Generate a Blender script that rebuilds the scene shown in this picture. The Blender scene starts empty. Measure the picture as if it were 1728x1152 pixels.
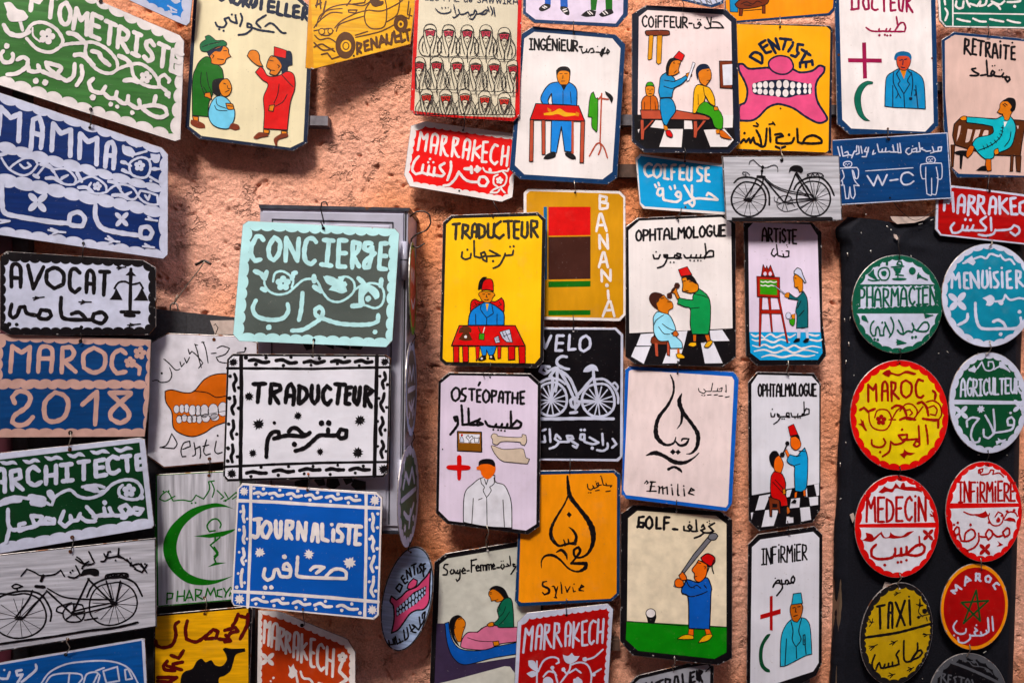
import bpy, math, random
import numpy as np
from mathutils import Vector, Matrix
from mathutils.geometry import tessellate_polygon
random.seed(7)
SC_ = bpy.context.scene
COL = SC_.collection
# ---------------------------------------------------------------- camera
PX, FPX, CZ = 0.0012, 1152.0, 1.70        # metres per photo pixel at the wall, focal length in pixels, eye height
DIST = PX*FPX
cam = bpy.data.cameras.new('camera'); camo = bpy.data.objects.new('camera', cam); COL.objects.link(camo)
camo.location = (0, -DIST, CZ); camo.rotation_euler = (math.radians(90), 0, 0)
cam.sensor_width = 36; cam.lens = 24; cam.clip_start = .02; cam.clip_end = 200
SC_.camera = camo
# ------------------------------------------------------- world, sun, view
SUN_EL, SUN_AZ = 52, 197                  # degrees: height of the soft sun, and its compass bearing (180 = straight in front of the wall)
w = bpy.data.worlds.new('World'); SC_.world = w; w.use_nodes = True
nt = w.node_tree; bgn = nt.nodes['Background']
sky = nt.nodes.new('ShaderNodeTexSky'); sky.sky_type = 'NISHITA'; sky.sun_disc = False
sky.sun_elevation = math.radians(SUN_EL); sky.sun_rotation = math.radians(SUN_AZ)
sky.air_density = 1.0; sky.dust_density = 3.0; sky.ozone_density = 1.0
nt.links.new(sky.outputs[0], bgn.inputs[0]); bgn.inputs[1].default_value = .10
sun = bpy.data.lights.new('sun', 'SUN'); suno = bpy.data.objects.new('sun', sun); COL.objects.link(suno)
sun.energy = 1.5; sun.angle = math.radians(14); sun.color = (1, .93, .84)
az = math.radians(SUN_AZ); el = math.radians(SUN_EL)
sd = Vector((math.sin(az)*math.cos(el), math.cos(az)*math.cos(el), math.sin(el)))
suno.rotation_euler = sd.to_track_quat('Z', 'Y').to_euler()
suno.location = (0, -3, 6)
vs = SC_.view_settings
SC_.display_settings.display_device = 'sRGB'
vs.view_transform = 'Standard'; vs.look = 'None'; vs.gamma = 1; vs.use_curve_mapping = False; vs.exposure = 1.65
# --------------------------------------------------------------- colours
HEX = dict(W='ece6e6', W2='ccd0e4', W3='dad8e2', W4='e6e6f0', BK='100e12', BK2='0c0b10', BKG='1c1a1c', GB='37332c', NV='06306a', NV2='12203a',
 NV3='123a63', NV4='171d2e', BL='0a4478', BL2='155ca4', BL3='0f60b8', BL4='2487d6', BL5='2b90c4', BL6='1d6a98', BL6B='1766c0', GR='4c7c48', DG='103a22', DG2='0a4f34',
 GN='1d6a22', GN2='0b6a45', GN3='0a6a1c', GN4='4c9a1c', GN5='0c9a5c', GN6='2a8a14', GN7='0c4a26', TG='0b6a58', TG2='1c6a52', GD='0a5c48', TN='c6a49c', RU='5a3422', OR='d0702c', OR2='c24e10', OR3='f07a1e',
 OR4='c87018', W5='ffffff', MT='c4ecf0', SG='5a625f', LB='b0c2e4', LB2='86ccea', LB3='a6def4', PK='e0648c', PK3='dc84a4', RD='e60e14', RD2='d41420', RD3='d80c34', RD4='b00c16', RD5='d8322c', RDB='da1014', RF='c04456', RF2='b83440', RF3='c83c1c',
 CR='e4dabc', CR2='dcd4c0', CR3='d40c34', CRM='ecdfc8', YE='f0b810', YE2='f6b412', YE3='fcca06', DY='e0a010', OY='f4a00c', OC='d09a18', LY='e8d23c', MU='c0a010',
 BR='5c3a22', BR2='7a3a28', BR3='b85a48', BR4='58301c', BR5='8a5a10', BRD='42241e', SK1='d88448', SK2='dc8c24', SK3='cc5844', LI='e2d6ea', PW='ecdcdc', PI='dcc0b8', GW='c8c8d2', GW2='c6c6ce',
 GY='7c7c84', GY2='a8aab4', GY3='5c5e64', DR='5a1410', DR2='9c1010', MG='94284c', SB='1da4dc', CY='2abac8', CY2='54b4d4', TL='0c6a72', TQ='0f88a4', BN='d8c8b8', DV='40344e', RB='a8321c', LG='d6d6ce')
def lin(h):
    c = [int(h[i:i+2], 16)/255 for i in (0, 2, 4)]
    c = [(x/12.92 if x <= .04045 else ((x+.055)/1.055)**2.4) for x in c]; m = .25*c[0]+.6*c[1]+.15*c[2]
    k = .78 + .12*min(1, m*1.3); return [max(.002, (m+(x-m)*1.24)*k) for x in c] + [1]
def node(t, ty, **kw):
    n = t.nodes.new(ty)
    for k, v in kw.items(): setattr(n, k, v)
    return n
MATS = {}
def paint(key, st=0):
    k = (key, st)
    if k in MATS: return MATS[k]
    m = bpy.data.materials.new('paint'); m.use_nodes = True; t = m.node_tree; L_ = t.links.new
    p = t.nodes['Principled BSDF']; c = lin(HEX[key]); lum = .3*c[0]+.6*c[1]+.1*c[2]
    tc = node(t, 'ShaderNodeTexCoord'); oi = node(t, 'ShaderNodeObjectInfo')
    add = node(t, 'ShaderNodeVectorMath', operation='ADD'); sc = node(t, 'ShaderNodeVectorMath', operation='SCALE'); sc.inputs[3].default_value = 37
    L_(oi.outputs['Location'], sc.inputs[0]); L_(tc.outputs['Object'], add.inputs[0]); L_(sc.outputs[0], add.inputs[1])
    mp = node(t, 'ShaderNodeMapping'); L_(add.outputs[0], mp.inputs[0])
    mp.inputs['Scale'].default_value = {0: (60, 60, 60), 1: (14, 14, 150), 2: (9, 9, 190), 3: (120, 14, 7), 4: (30, 30, 60), 5: (90, 20, 30)}[st]
    n1 = node(t, 'ShaderNodeTexNoise'); n1.inputs['Detail'].default_value = 5; n1.inputs['Scale'].default_value = 1; L_(mp.outputs[0], n1.inputs[0])
    n2 = node(t, 'ShaderNodeTexNoise'); n2.inputs['Scale'].default_value = 11; n2.inputs['Detail'].default_value = 4; L_(add.outputs[0], n2.inputs[0])
    amp = {0: .14, 1: .27, 2: .38, 3: .045, 4: .06, 5: .08}[st]
    if key == 'GW' and st == 3: amp = .45
    r1 = node(t, 'ShaderNodeMapRange'); r1.inputs[1].default_value = .3; r1.inputs[2].default_value = .7; r1.inputs[3].default_value = 1-amp; r1.inputs[4].default_value = 1+amp*.45; L_(n1.outputs[0], r1.inputs[0])
    r2 = node(t, 'ShaderNodeMapRange'); r2.inputs[1].default_value = .3; r2.inputs[2].default_value = .72; r2.inputs[3].default_value = .86; r2.inputs[4].default_value = 1.06; L_(n2.outputs[0], r2.inputs[0])
    mu = node(t, 'ShaderNodeMath', operation='MULTIPLY'); L_(r1.outputs[0], mu.inputs[0]); L_(r2.outputs[0], mu.inputs[1])
    mc = node(t, 'ShaderNodeVectorMath', operation='SCALE'); mc.inputs[0].default_value = c[:3]; L_(mu.outputs[0], mc.inputs[3])
    # grime and specks of worn paint
    n3 = node(t, 'ShaderNodeTexNoise'); n3.inputs['Scale'].default_value = 240; n3.inputs['Detail'].default_value = 3; L_(add.outputs[0], n3.inputs[0])
    r3 = node(t, 'ShaderNodeMapRange'); r3.inputs[1].default_value = .69; r3.inputs[2].default_value = .74; L_(n3.outputs[0], r3.inputs[0])
    r3m = node(t, 'ShaderNodeMath', operation='MULTIPLY'); L_(r3.outputs[0], r3m.inputs[0]); r3m.inputs[1].default_value = .3
    mx = node(t, 'ShaderNodeMix', data_type='RGBA'); L_(r3m.outputs[0], mx.inputs[0]); L_(mc.outputs[0], mx.inputs[6])
    mx.inputs[7].default_value = (.30, .27, .25, 1) if lum < .12 else (.19, .12, .08, 1)
    n4 = node(t, 'ShaderNodeTexNoise'); n4.inputs['Scale'].default_value = 26; n4.inputs['Detail'].default_value = 7; n4.inputs['Roughness'].default_value = .65; L_(add.outputs[0], n4.inputs[0])
    r4 = node(t, 'ShaderNodeMapRange'); r4.inputs[1].default_value = .56; r4.inputs[2].default_value = .78; r4.inputs[4].default_value = .14; L_(n4.outputs[0], r4.inputs[0])
    mx2 = node(t, 'ShaderNodeMix', data_type='RGBA'); L_(r4.outputs[0], mx2.inputs[0]); L_(mx.outputs[2], mx2.inputs[6])
    mx2.inputs[7].default_value = (.26, .19, .14, 1) if lum > .12 else (.05, .045, .045, 1)
    L_(mx2.outputs[2], p.inputs['Base Color'])
    rr = node(t, 'ShaderNodeMapRange'); rr.inputs[3].default_value = .25; rr.inputs[4].default_value = .5; L_(n2.outputs[0], rr.inputs[0]); L_(rr.outputs[0], p.inputs['Roughness'])
    p.inputs['Specular IOR Level'].default_value = .22
    # sheet-metal waves and brush relief
    n5 = node(t, 'ShaderNodeTexNoise'); n5.inputs['Scale'].default_value = 9; n5.inputs['Detail'].default_value = 1; L_(add.outputs[0], n5.inputs[0])
    b1 = node(t, 'ShaderNodeBump'); b1.inputs['Strength'].default_value = .35; b1.inputs['Distance'].default_value = .006; L_(n5.outputs[0], b1.inputs['Height'])
    b2 = node(t, 'ShaderNodeBump'); b2.inputs['Strength'].default_value = .55 if st == 4 else .35; b2.inputs['Distance'].default_value = .0009; L_(n1.outputs[0], b2.inputs['Height']); L_(b1.outputs[0], b2.inputs['Normal'])
    b3 = node(t, 'ShaderNodeBump'); b3.inputs['Strength'].default_value = .5; b3.inputs['Distance'].default_value = .0007; L_(n4.outputs[0], b3.inputs['Height']); L_(b2.outputs[0], b3.inputs['Normal'])
    L_(b3.outputs[0], p.inputs['Normal'])
    MATS[k] = m; return m
def simple(name, rgb, rough=.5, metal=0, nscale=40, var=.25, bump=.3, bd=.001, rust=0):
    m = bpy.data.materials.new(name); m.use_nodes = True; t = m.node_tree; L_ = t.links.new; p = t.nodes['Principled BSDF']
    tc = node(t, 'ShaderNodeTexCoord'); n = node(t, 'ShaderNodeTexNoise'); n.inputs['Scale'].default_value = nscale; n.inputs['Detail'].default_value = 6; L_(tc.outputs['Object'], n.inputs[0])
    r = node(t, 'ShaderNodeMapRange'); r.inputs[1].default_value = .3; r.inputs[2].default_value = .7; r.inputs[3].default_value = 1-var; r.inputs[4].default_value = 1+var; L_(n.outputs[0], r.inputs[0])
    v = node(t, 'ShaderNodeVectorMath', operation='SCALE'); v.inputs[0].default_value = rgb; L_(r.outputs[0], v.inputs[3]); out = v.outputs[0]
    if rust:
        n2 = node(t, 'ShaderNodeTexNoise'); n2.inputs['Scale'].default_value = 38; n2.inputs['Detail'].default_value = 8; L_(tc.outputs['Object'], n2.inputs[0])
        r2 = node(t, 'ShaderNodeMapRange'); r2.inputs[1].default_value = rust; r2.inputs[2].default_value = rust+.03; L_(n2.outputs[0], r2.inputs[0])
        mx = node(t, 'ShaderNodeMix', data_type='RGBA'); L_(r2.outputs[0], mx.inputs[0]); L_(out, mx.inputs[6]); mx.inputs[7].default_value = (.16, .06, .025, 1); out = mx.outputs[2]
    L_(out, p.inputs['Base Color']); p.inputs['Roughness'].default_value = rough; p.inputs['Metallic'].default_value = metal
    b = node(t, 'ShaderNodeBump'); b.inputs['Strength'].default_value = bump; b.inputs['Distance'].default_value = bd; L_(n.outputs[0], b.inputs['Height']); L_(b.outputs[0], p.inputs['Normal'])
    return m
M_EDGE = simple('bare_sheet_edge', (.30, .27, .26), .45, .6, 120, .5, rust=.56)
M_CHIP = simple('bare_metal_chip', (.42, .40, .40), .45, .3, 300, .4)
M_WIRE = simple('dark_wire', (.035, .03, .028), .4, .8, 200, .5)
M_WIRE2 = simple('galvanised_wire', (.30, .26, .21), .4, .8, 200, .5)
# ------------------------------------------------------------- geometry
def obj(name, vs_, fs, mats, parent=None, fm=None, smooth=False):
    me = bpy.data.meshes.new(name); me.from_pydata(vs_, [], fs)
    for m in mats: me.materials.append(m)
    if fm is not None: me.polygons.foreach_set('material_index', fm)
    if smooth: me.polygons.foreach_set('use_smooth', [True]*len(fs))
    me.update(); o = bpy.data.objects.new(name, me); COL.objects.link(o)
    if parent: o.parent = parent
    return o
def tag(o, label=None, cat=None, group=None, kind=None):
    for k, v in (('label', label), ('category', cat), ('group', group), ('kind', kind)):
        if v: o[k] = v
    return o
def wall_y(x):                            # the plastered wall turns towards the street on the left
    a = -.60 - x
    return 0.0 if a <= 0 else -a*math.tan(math.radians(14))*min(1, a/.1)
def ray(u, v): return Vector(((u-864)/FPX, 1, -(v-576)/FPX))
def hit_y(u, v, y):
    r = ray(u, v); t = (y+DIST); return Vector((r.x*t, y, CZ + r.z*t))
VX, VY, VS = 0, 0, 1
def V(x, y, s):
    global VX, VY, VS; VX, VY, VS = x, y, s
def nums(s): return [float(q) for q in s.split()]
def ppts(s):
    a = nums(s) if isinstance(s, str) else s
    return [(VX+a[i]/VS, VY+a[i+1]/VS) for i in range(0, len(a)-1, 2)]
def ell(cx, cy, rx, ry, rot=0, n=40, a0=0, a1=360):
    r = math.radians(rot); o = []
    full = abs(a1-a0) >= 360
    for i in range(n if full else n+1):
        a = math.radians(a0+(a1-a0)*i/n); x, y = rx*math.cos(a), ry*math.sin(a)
        o += [cx+x*math.cos(r)-y*math.sin(r), cy+x*math.sin(r)+y*math.cos(r)]
    return o
SIGNS = []
class S_: pass
cur = None
def basis(yaw, pitch):
    ps = math.radians(-yaw); th = math.radians(pitch)
    X = Vector((math.cos(ps), math.sin(ps), 0)); N0 = Vector((-math.sin(ps), math.cos(ps), 0))   # N0 points into the wall
    Y = (N0*math.cos(th) + Vector((0, 0, -1))*math.sin(th)).normalized(); Z = X.cross(Y).normalized()
    return X, Y, Z
def SIGN(name, label, cat, outline, base, d=.02, yaw=0, pitch=0, streak=0, fmat=None, ycast=None):
    global cur
    flush()
    s = S_(); s.streak = streak; s.parts = {}; s.layer = 0.0001; s.part = 'painted_field'
    if outline.startswith('EL'): s.out = ppts(ell(*nums(outline[2:]), n=56)); s.round = 1
    else: s.out = ppts(outline); s.round = 0
    if -14 <= yaw <= -10 and s.out[0][0] < 30: yaw = -13
    cu = sum(p[0] for p in s.out)/len(s.out); cv = sum(p[1] for p in s.out)/len(s.out)
    d = d if d > .1 else (.046 if s.round and d > .04 and yaw != 20 else .012+.55*d)
    X, Y, Z = basis(yaw, pitch)
    base_y = wall_y(hit_y(cu, cv, 0).x)
    for k in range(60):
        A = hit_y(cu, cv, base_y-d) if k else hit_y(cu, cv, base_y-d)
        s.A, s.N = A, Y
        s.X, s.Z = X, Z
        w_ = [unproj(s, *p) for p in s.out]
        if all(q.y <= wall_y(q.x)-.012 for q in w_) or ycast: break
        d += .003
    top = min(w_, key=lambda q: -q.z).z
    s.O = s.A + s.Z*((top-s.A.z)/max(.2, s.Z.z))
    e = bpy.data.objects.new(name, None); COL.objects.link(e); e.empty_display_size = .05
    R = Matrix((X, Y, Z)).transposed().to_4x4(); e.matrix_world = Matrix.Translation(s.O) @ R
    s.e = e; tag(e, label, cat, 'painted sheet metal signs hung over the wall' if not s.round else 'round and oval painted signs')
    # plate: front face, rolled rim, back
    L = [loc(s, *p) for p in s.out]; n = len(L)
    ar = sum(L[i][0]*L[(i+1) % n][1]-L[(i+1) % n][0]*L[i][1] for i in range(n))
    if ar < 0: L = L[::-1]; s.out = s.out[::-1]
    c = Vector((sum(p[0] for p in L)/n, sum(p[1] for p in L)/n))
    def ins(k): return [(c + (Vector(p)-c)*(1-k/max((Vector(p)-c).length, .01))) for p in L]
    i1 = ins(.0009); vs_ = [(p[0], .0, p[1]) for p in i1] + [(p[0], .0005, p[1]) for p in L] + [(p[0], .0016, p[1]) for p in L]
    fs = [tuple(range(n))] + [(i, n+i, n+(i+1) % n, (i+1) % n) for i in range(n)] + [(n+i, 2*n+i, 2*n+(i+1) % n, n+(i+1) % n) for i in range(n)] + [tuple(range(3*n-1, 2*n-1, -1))]
    fm = [0]+[1]*(2*n)+[1]
    obj('plate', vs_, fs, [paint(base, streak if streak in (4,) else 0), M_EDGE], e, fm)
    cur = s; SIGNS.append(s); s.base = base; s.yd = d
    # chips along the rim
    ch = P_('paint_chips')
    per = 26 if HEX[base] < '40' or base in ('BK', 'BKG', 'NV3', 'NV4', 'NV2') else 12
    if base in ('MT',): per = 5
    for _ in range(per):
        i = random.randrange(n); t = random.random(); a = Vector(i1[i]); b = Vector(i1[(i+1) % n])
        if (b-a).length*random.random() < .002: continue
        q = a.lerp(b, t); q = q + (c-q).normalized()*random.uniform(-.0002, .0016 if random.random() < .8 else .005)
        r = random.uniform(.0003, .0014); m = random.choice((5, 6, 7)); tg = (b-a).normalized()
        pts = []
        for j in range(m):
            an = 2*math.pi*j/m; rr = r*random.uniform(.5, 1.2); v = tg*(math.cos(an)*rr*1.9) + Vector((-tg.y, tg.x))*(math.sin(an)*rr*.8); pts.append((q.x+v.x, q.y+v.y))
        k0 = len(ch[0]); ch[0].extend([(x, -.00008, y) for x, y in pts]); ch[1].append(tuple(range(k0, k0+m))); ch[2].append('CHIP')
def unproj(s, u, v):
    r = ray(u, v); C = Vector((0, -DIST, CZ)); t = (s.A-C).dot(s.N)/r.dot(s.N); return C + r*t
def loc(s, u, v):
    q = unproj(s, u, v) - s.O; return (q.dot(s.X), q.dot(s.Z))
def P_(name):
    return cur.parts.setdefault(name, ([], [], []))
def P(name): cur.part = name
def flush():
    global cur
    if cur is None: return
    for nm, (v, f, m) in cur.parts.items():
        if not f: continue
        keys = sorted(set(m)); ix = {k: i for i, k in enumerate(keys)}
        mats = [M_CHIP if k == 'CHIP' else paint(k, cur.streak if nm in ('painted_field', 'middle_band', 'lower_field') or (nm == 'frame_lines' and 0) else 0) for k in keys]
        obj(nm, v, f, mats, cur.e, [ix[k] for k in m])
    cur = None
def lay(step=.000012):
    cur.layer += step; return cur.layer
def poly2(col, uv, z=None):
    v, f, m = P_(cur.part); z = lay() if z is None else z
    L = []
    for p in uv:
        q = loc(cur, *p)
        if not L or abs(q[0]-L[-1][0])+abs(q[1]-L[-1][1]) > 1e-6: L.append(q)
    if len(L) < 3: return
    k = len(v); v.extend([(x, -z, y) for x, y in L])
    for t in tessellate_polygon([[Vector((x, y, 0)) for x, y in L]]):
        a, b, c = t
        ar = (L[b][0]-L[a][0])*(L[c][1]-L[a][1])-(L[c][0]-L[a][0])*(L[b][1]-L[a][1])
        f.append((k+a, k+b, k+c) if ar > 0 else (k+a, k+c, k+b)); m.append(col)
def corners(pts, closed, lim=62):
    n = len(pts); c = []
    for i in range(n):
        if not closed and i in (0, n-1): c.append(True); continue
        a, b, d = pts[i-1], pts[i], pts[(i+1) % n]
        v1 = (b[0]-a[0], b[1]-a[1]); v2 = (d[0]-b[0], d[1]-b[1])
        l = math.hypot(*v1)*math.hypot(*v2)
        c.append(l < 1e-9 or math.degrees(math.acos(max(-1, min(1, (v1[0]*v2[0]+v1[1]*v2[1])/l)))) > lim)
    return c
def catmull(pts, closed, sp, lim=62):
    n = len(pts); cr = corners(pts, closed, lim); out = []
    for i in range(n if closed else n-1):
        p1, p2 = pts[i], pts[(i+1) % n]
        p0 = p1 if cr[i] else pts[i-1]; j = (i+1) % n; p3 = p2 if cr[j] else pts[(i+2) % n]
        k = max(1, min(14, int(math.hypot(p2[0]-p1[0], p2[1]-p1[1])/sp)))
        dd = len(p1)
        for s in range(k):
            t = s/k
            q = [.5*((2*p1[a])+(-p0[a]+p2[a])*t+(2*p0[a]-5*p1[a]+4*p2[a]-p3[a])*t*t+(-p0[a]+3*p1[a]-3*p2[a]+p3[a])*t**3) for a in range(dd)]
            out.append((q, cr[i] and s == 0 and (closed or i > 0)))
    if not closed: out.append((list(pts[-1]), True))
    return out
def ribbon(col, path, w0, z, taper=0, closed=False):
    """path: list of [u,v(,w)] photo px; w0 width in photo px"""
    v, f, m = P_(cur.part)
    n = len(path)
    if n < 2: return
    ph = random.random()*9; tot = n; rise = .000007
    Ls, Rs = [], []
    for i, q in enumerate(path):
        a = path[max(0, i-1)]; b = path[min(n-1, i+1)]
        if closed and i in (0, n-1): a = path[n-2]; b = path[1]
        dx, dy = b[0]-a[0], b[1]-a[1]; l = math.hypot(dx, dy) or 1; nx, ny = -dy/l, dx/l
        w = (q[2] if len(q) > 2 else w0)/2
        w *= 1 + .07*math.sin(ph+i*.9) + random.uniform(-.05, .05)
        t = i/(n-1)
        if taper: w *= 1 - taper*(1-min(1, min(t, 1-t)*4+.15))
        Ls.append((q[0]+nx*w, q[1]+ny*w)); Rs.append((q[0]-nx*w, q[1]-ny*w))
    k = len(v)
    for i in range(n):
        zz = z + rise*i/n
        a = loc(cur, *Ls[i]); b = loc(cur, *Rs[i]); v.append((a[0], -zz, a[1])); v.append((b[0], -zz, b[1]))
    for i in range(n-1): f.append((k+2*i, k+2*i+1, k+2*i+3, k+2*i+2)); m.append(col)
    if not closed:                        # round ends
        for (c0, Lp, Rp, sg, zz, ia, ib) in ((path[0], Ls[0], Rs[0], -1, z, k, k+1), (path[-1], Ls[-1], Rs[-1], 1, z+rise*(n-1)/n, k+2*n-2, k+2*n-1)):
            hx, hy = (Lp[0]-Rp[0])/2, (Lp[1]-Rp[1])/2; cx, cy = (Lp[0]+Rp[0])/2, (Lp[1]+Rp[1])/2
            ks = [ia]
            for j in range(1, 6):
                an = math.pi*j/6; r_ = random.uniform(.9, 1.06)
                x = cx + r_*(hx*math.cos(an) + sg*(hy)*math.sin(an)); y = cy + r_*(hy*math.cos(an) - sg*(hx)*math.sin(an))
                a = loc(cur, x, y); ks.append(len(v)); v.append((a[0], -zz, a[1]))
            ks.append(ib); f.append(tuple(ks)); m.append(col)
def stroke(col, w, pts, taper=0, lim=62, z=None, trip=False):
    z = lay(.000009) if z is None else z
    pts = [tuple(p) for p in pts]
    if len(pts) == 1: pts = [pts[0], (pts[0][0]+.3, pts[0][1])]
    closed = len(pts) > 3 and math.hypot(pts[0][0]-pts[-1][0], pts[0][1]-pts[-1][1]) < .01
    path = catmull(pts[:-1] if closed else pts, closed, max(.8, w*.22 if w < 12 else w*.15), lim)
    if closed: path.append(path[0])
    seg = []; k = 0
    anyc = any(c for q, c in path[1:-1])
    for i, (q, c) in enumerate(path):
        seg.append(q)
        if c and 0 < i < len(path)-1:
            ribbon(col, seg, w, z+k*.000002, taper); seg = [q]; k += 1
    ribbon(col, seg, w, z+k*.000002, taper, closed and not anyc)
    cur.layer = max(cur.layer, z+k*.000002+.000007)
def L(col, w, s, taper=.12, lim=62):
    if w <= 6: w *= 1.4
    for q in s.split('/'):
        if q.strip(): stroke(col, w/VS, ppts(q), taper, lim)
def LS(col, w, s, taper=0): L(col, w, s, taper, lim=0)
def LV(col, s):
    for q in s.split('/'):
        a = nums(q); stroke(col, 8/VS, [(VX+a[i]/VS, VY+a[i+1]/VS, a[i+2]*1.25/VS) for i in range(0, len(a)-2, 3)], 0, 75)
def f(col, s, o=None, ow=0):
    p = ppts(s); poly2(col, p)
    if o: stroke(o, ow*1.5/VS, p+[p[0]], 0, 0)
def F(col, s, o=None, ow=0):
    p = ppts(s)
    if p[0] == p[-1]: p = p[:-1]
    q = [tuple(a[:2]) for a, c in catmull(p, True, 1.6, 70)]
    poly2(col, q)
    if o: stroke(o, (ow*1.5 if ow < 8 else ow)/VS, p+[p[0]], .0, 70)
def EL(col, cx, cy, rx, ry, rot=0): poly2(col, ppts(ell(cx, cy, rx, ry, rot, 52)))
def O(col, s, o=None, ow=0):
    a = nums(s); z = lay()
    for i in range(0, len(a), 4):
        e_ = ell(*a[i:i+4], n=22); poly2(col, ppts(e_), z)
        if o: stroke(o, ow/VS, ppts(e_)+[ppts(e_)[0]], 0, 90, z+.000008)
    cur.layer = max(cur.layer, z+.00001)
def D(col, s):
    a = nums(s); z = lay()
    for i in range(0, len(a), 3):
        if a[i+2] <= 0: continue
        r = a[i+2]; n = 12; pts = []
        for j in range(n):
            an = 2*math.pi*j/n; rr = r*random.uniform(.88, 1.1); pts += [a[i]+rr*math.cos(an), a[i+1]+rr*math.sin(an)]
        poly2(col, ppts(pts), z)
def ST(col, s, n):
    a = nums(s); z = lay()
    for i in range(0, len(a), 3):
        pts = []
        for j in range(2*n):
            an = math.pi*j/n+random.uniform(-.1, .1); rr = a[i+2]*(random.uniform(.85, 1.1) if j % 2 else random.uniform(.52, .7)); pts += [a[i]+rr*math.cos(an), a[i+1]+rr*math.sin(an)]
        poly2(col, ppts(pts), z)
def FL(col, cx, cy, r):
    pts = []
    ph = random.random()
    for j in range(50):
        an = 2*math.pi*j/50; rr = r*(.62+.38*abs(math.cos(2.5*an+ph))**.6); pts += [cx+rr*math.cos(an), cy+rr*math.sin(an)]
    poly2(col, ppts(pts)); bg = 'NV2' if lin(HEX[col])[1] > .2 else 'LY'; D(bg, '%f %f %f' % (cx, cy, r*.12))
def F4(col, cx, cy, r):
    z = lay()
    for k in range(4):
        a = math.radians(45+90*k+random.uniform(-6, 6)); e_ = ell(cx+r*.55*math.cos(a), cy+r*.55*math.sin(a), r*.52, r*.28, math.degrees(a), 18); poly2(col, ppts(e_), z+k*.000002)
    cur.layer = z+.00001
def RAY(col, w, cx, cy, rx, ry, n, _):
    for k in range(n):
        a = 2*math.pi*(k+.3*random.random())/n; stroke(col, w/VS, ppts([cx, cy, cx+rx*math.cos(a), cy+ry*math.sin(a)]))
def scal(pts, pitch, depth, edges=None):
    """closed list of view coords -> polygon whose edges bulge inward in scallops"""
    n = len(pts)//2; P0 = [(pts[2*i], pts[2*i+1]) for i in range(n)]
    cx = sum(p[0] for p in P0)/n; cy = sum(p[1] for p in P0)/n
    ar = sum(P0[i][0]*P0[(i+1) % n][1]-P0[(i+1) % n][0]*P0[i][1] for i in range(n)); sg = 1 if ar > 0 else -1
    out = []
    for i in range(n):
        a, b = P0[i], P0[(i+1) % n]; l = math.hypot(b[0]-a[0], b[1]-a[1]); out += [a[0], a[1]]
        if edges and edges[i] == '0' or l < pitch*.6: continue
        k = max(1, round(l/pitch)); nx, ny = -(b[1]-a[1])/l*sg, (b[0]-a[0])/l*sg
        cuts = [0]+[(j+random.uniform(-.12, .12))/k for j in range(1, k)]+[1]
        for j in range(k):
            dd = depth*random.uniform(.85, 1.15)
            for t in (.04, .12, .25, .4, .55, .7, .82, .92, .98):
                s_ = cuts[j]+(cuts[j+1]-cuts[j])*t; h = dd*(math.sin(math.pi*t)**.62)
                out += [a[0]+(b[0]-a[0])*s_+nx*h, a[1]+(b[1]-a[1])*s_+ny*h]
            if j < k-1: out += [a[0]+(b[0]-a[0])*cuts[j+1], a[1]+(b[1]-a[1])*cuts[j+1]]
    return out
def SC(col, s, pitch, depth, edges=None): poly2(col, ppts(scal(nums(s), pitch, depth, edges)))
def SCE(col, cx, cy, rx, ry, n, depth, a0, a1, rot=0):
    full = a1-a0 >= 360; m = max(3, round(n*(a1-a0)/360)); e_ = ell(cx, cy, rx, ry, rot, m, a0, a1)
    k = len(e_)//2
    poly2(col, ppts(scal(e_, 2*math.pi*rx/n*.9, depth, '1'*k if full else '1'*(k-1)+'0')))
GL = {'A': (.6, '0 0 .1 .75 .3 1 .5 .75 .6 0 / .07 .38 .54 .38'), 'C': (.5, '.5 .85 .35 1 .12 .85 0 .5 .12 .12 .33 0 .5 .15'), 'D': (.52, '0 0 0 1 / 0 1 .35 .85 .5 .5 .35 .12 0 0'),
 'E': (.45, '.45 1 0 1 / 0 1 0 0 / 0 0 .45 0 / 0 .52 .36 .54'), 'F': (.45, '.45 1 0 1 / 0 1 0 0 / 0 .52 .36 .54'), 'G': (.55, '.5 .88 .33 1 .12 .85 0 .5 .12 .12 .33 0 .5 .15 .52 .42 / .52 .42 .3 .42'),
 'H': (.52, '0 0 0 1 / .52 0 .52 1 / 0 .5 .52 .5'), 'I': (.36, '.18 0 .18 1 / 0 1 .36 1 / 0 0 .36 0'), 'i': (.12, '.06 0 .06 .78 / .06 1.05 .07 1.06'), 'L': (.42, '0 1 0 0 / 0 0 .42 0'),
 'M': (.66, '0 0 .06 1 / .06 1 .33 .55 .6 1 / .6 1 .66 0'), 'N': (.52, '0 0 0 1 / 0 1 .52 0 / .52 0 .52 1'), 'O': (.52, '.26 1 .04 .75 0 .4 .1 .1 .26 0 .42 .1 .52 .4 .48 .75 .26 1'),
 'P': (.48, '0 0 0 1 / 0 1 .38 .92 .46 .72 .35 .5 0 .46'), 'R': (.5, '0 0 0 1 / 0 1 .38 .92 .44 .74 .34 .52 .04 .46 .5 0'), 'S': (.46, '.44 .86 .26 1 .06 .86 .1 .62 .36 .42 .44 .18 .24 0 .02 .12'),
 'T': (.5, '0 1 .5 1 / .25 1 .25 0'), 'U': (.5, '0 1 .02 .25 .24 0 .44 .22 .5 1 / .5 1 .5 0'), 'W': (.74, '0 1 .18 0 / .18 0 .37 .8 / .37 .8 .56 0 / .56 0 .74 1'), '-': (.3, '0 .42 .3 .42'),
 'É': (.45, '.45 1 0 1 / 0 1 0 0 / 0 0 .45 0 / 0 .52 .36 .54 / .14 1.16 .3 1.3'), 'd': (.4, '.4 1 .4 0 / .4 .45 .1 .5 0 .22 .15 0 .38 .15'), 'e': (.4, '0 .3 .4 .34 .3 .56 .08 .5 0 .24 .16 0 .38 .1'), ' ': (.26, '')}
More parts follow.
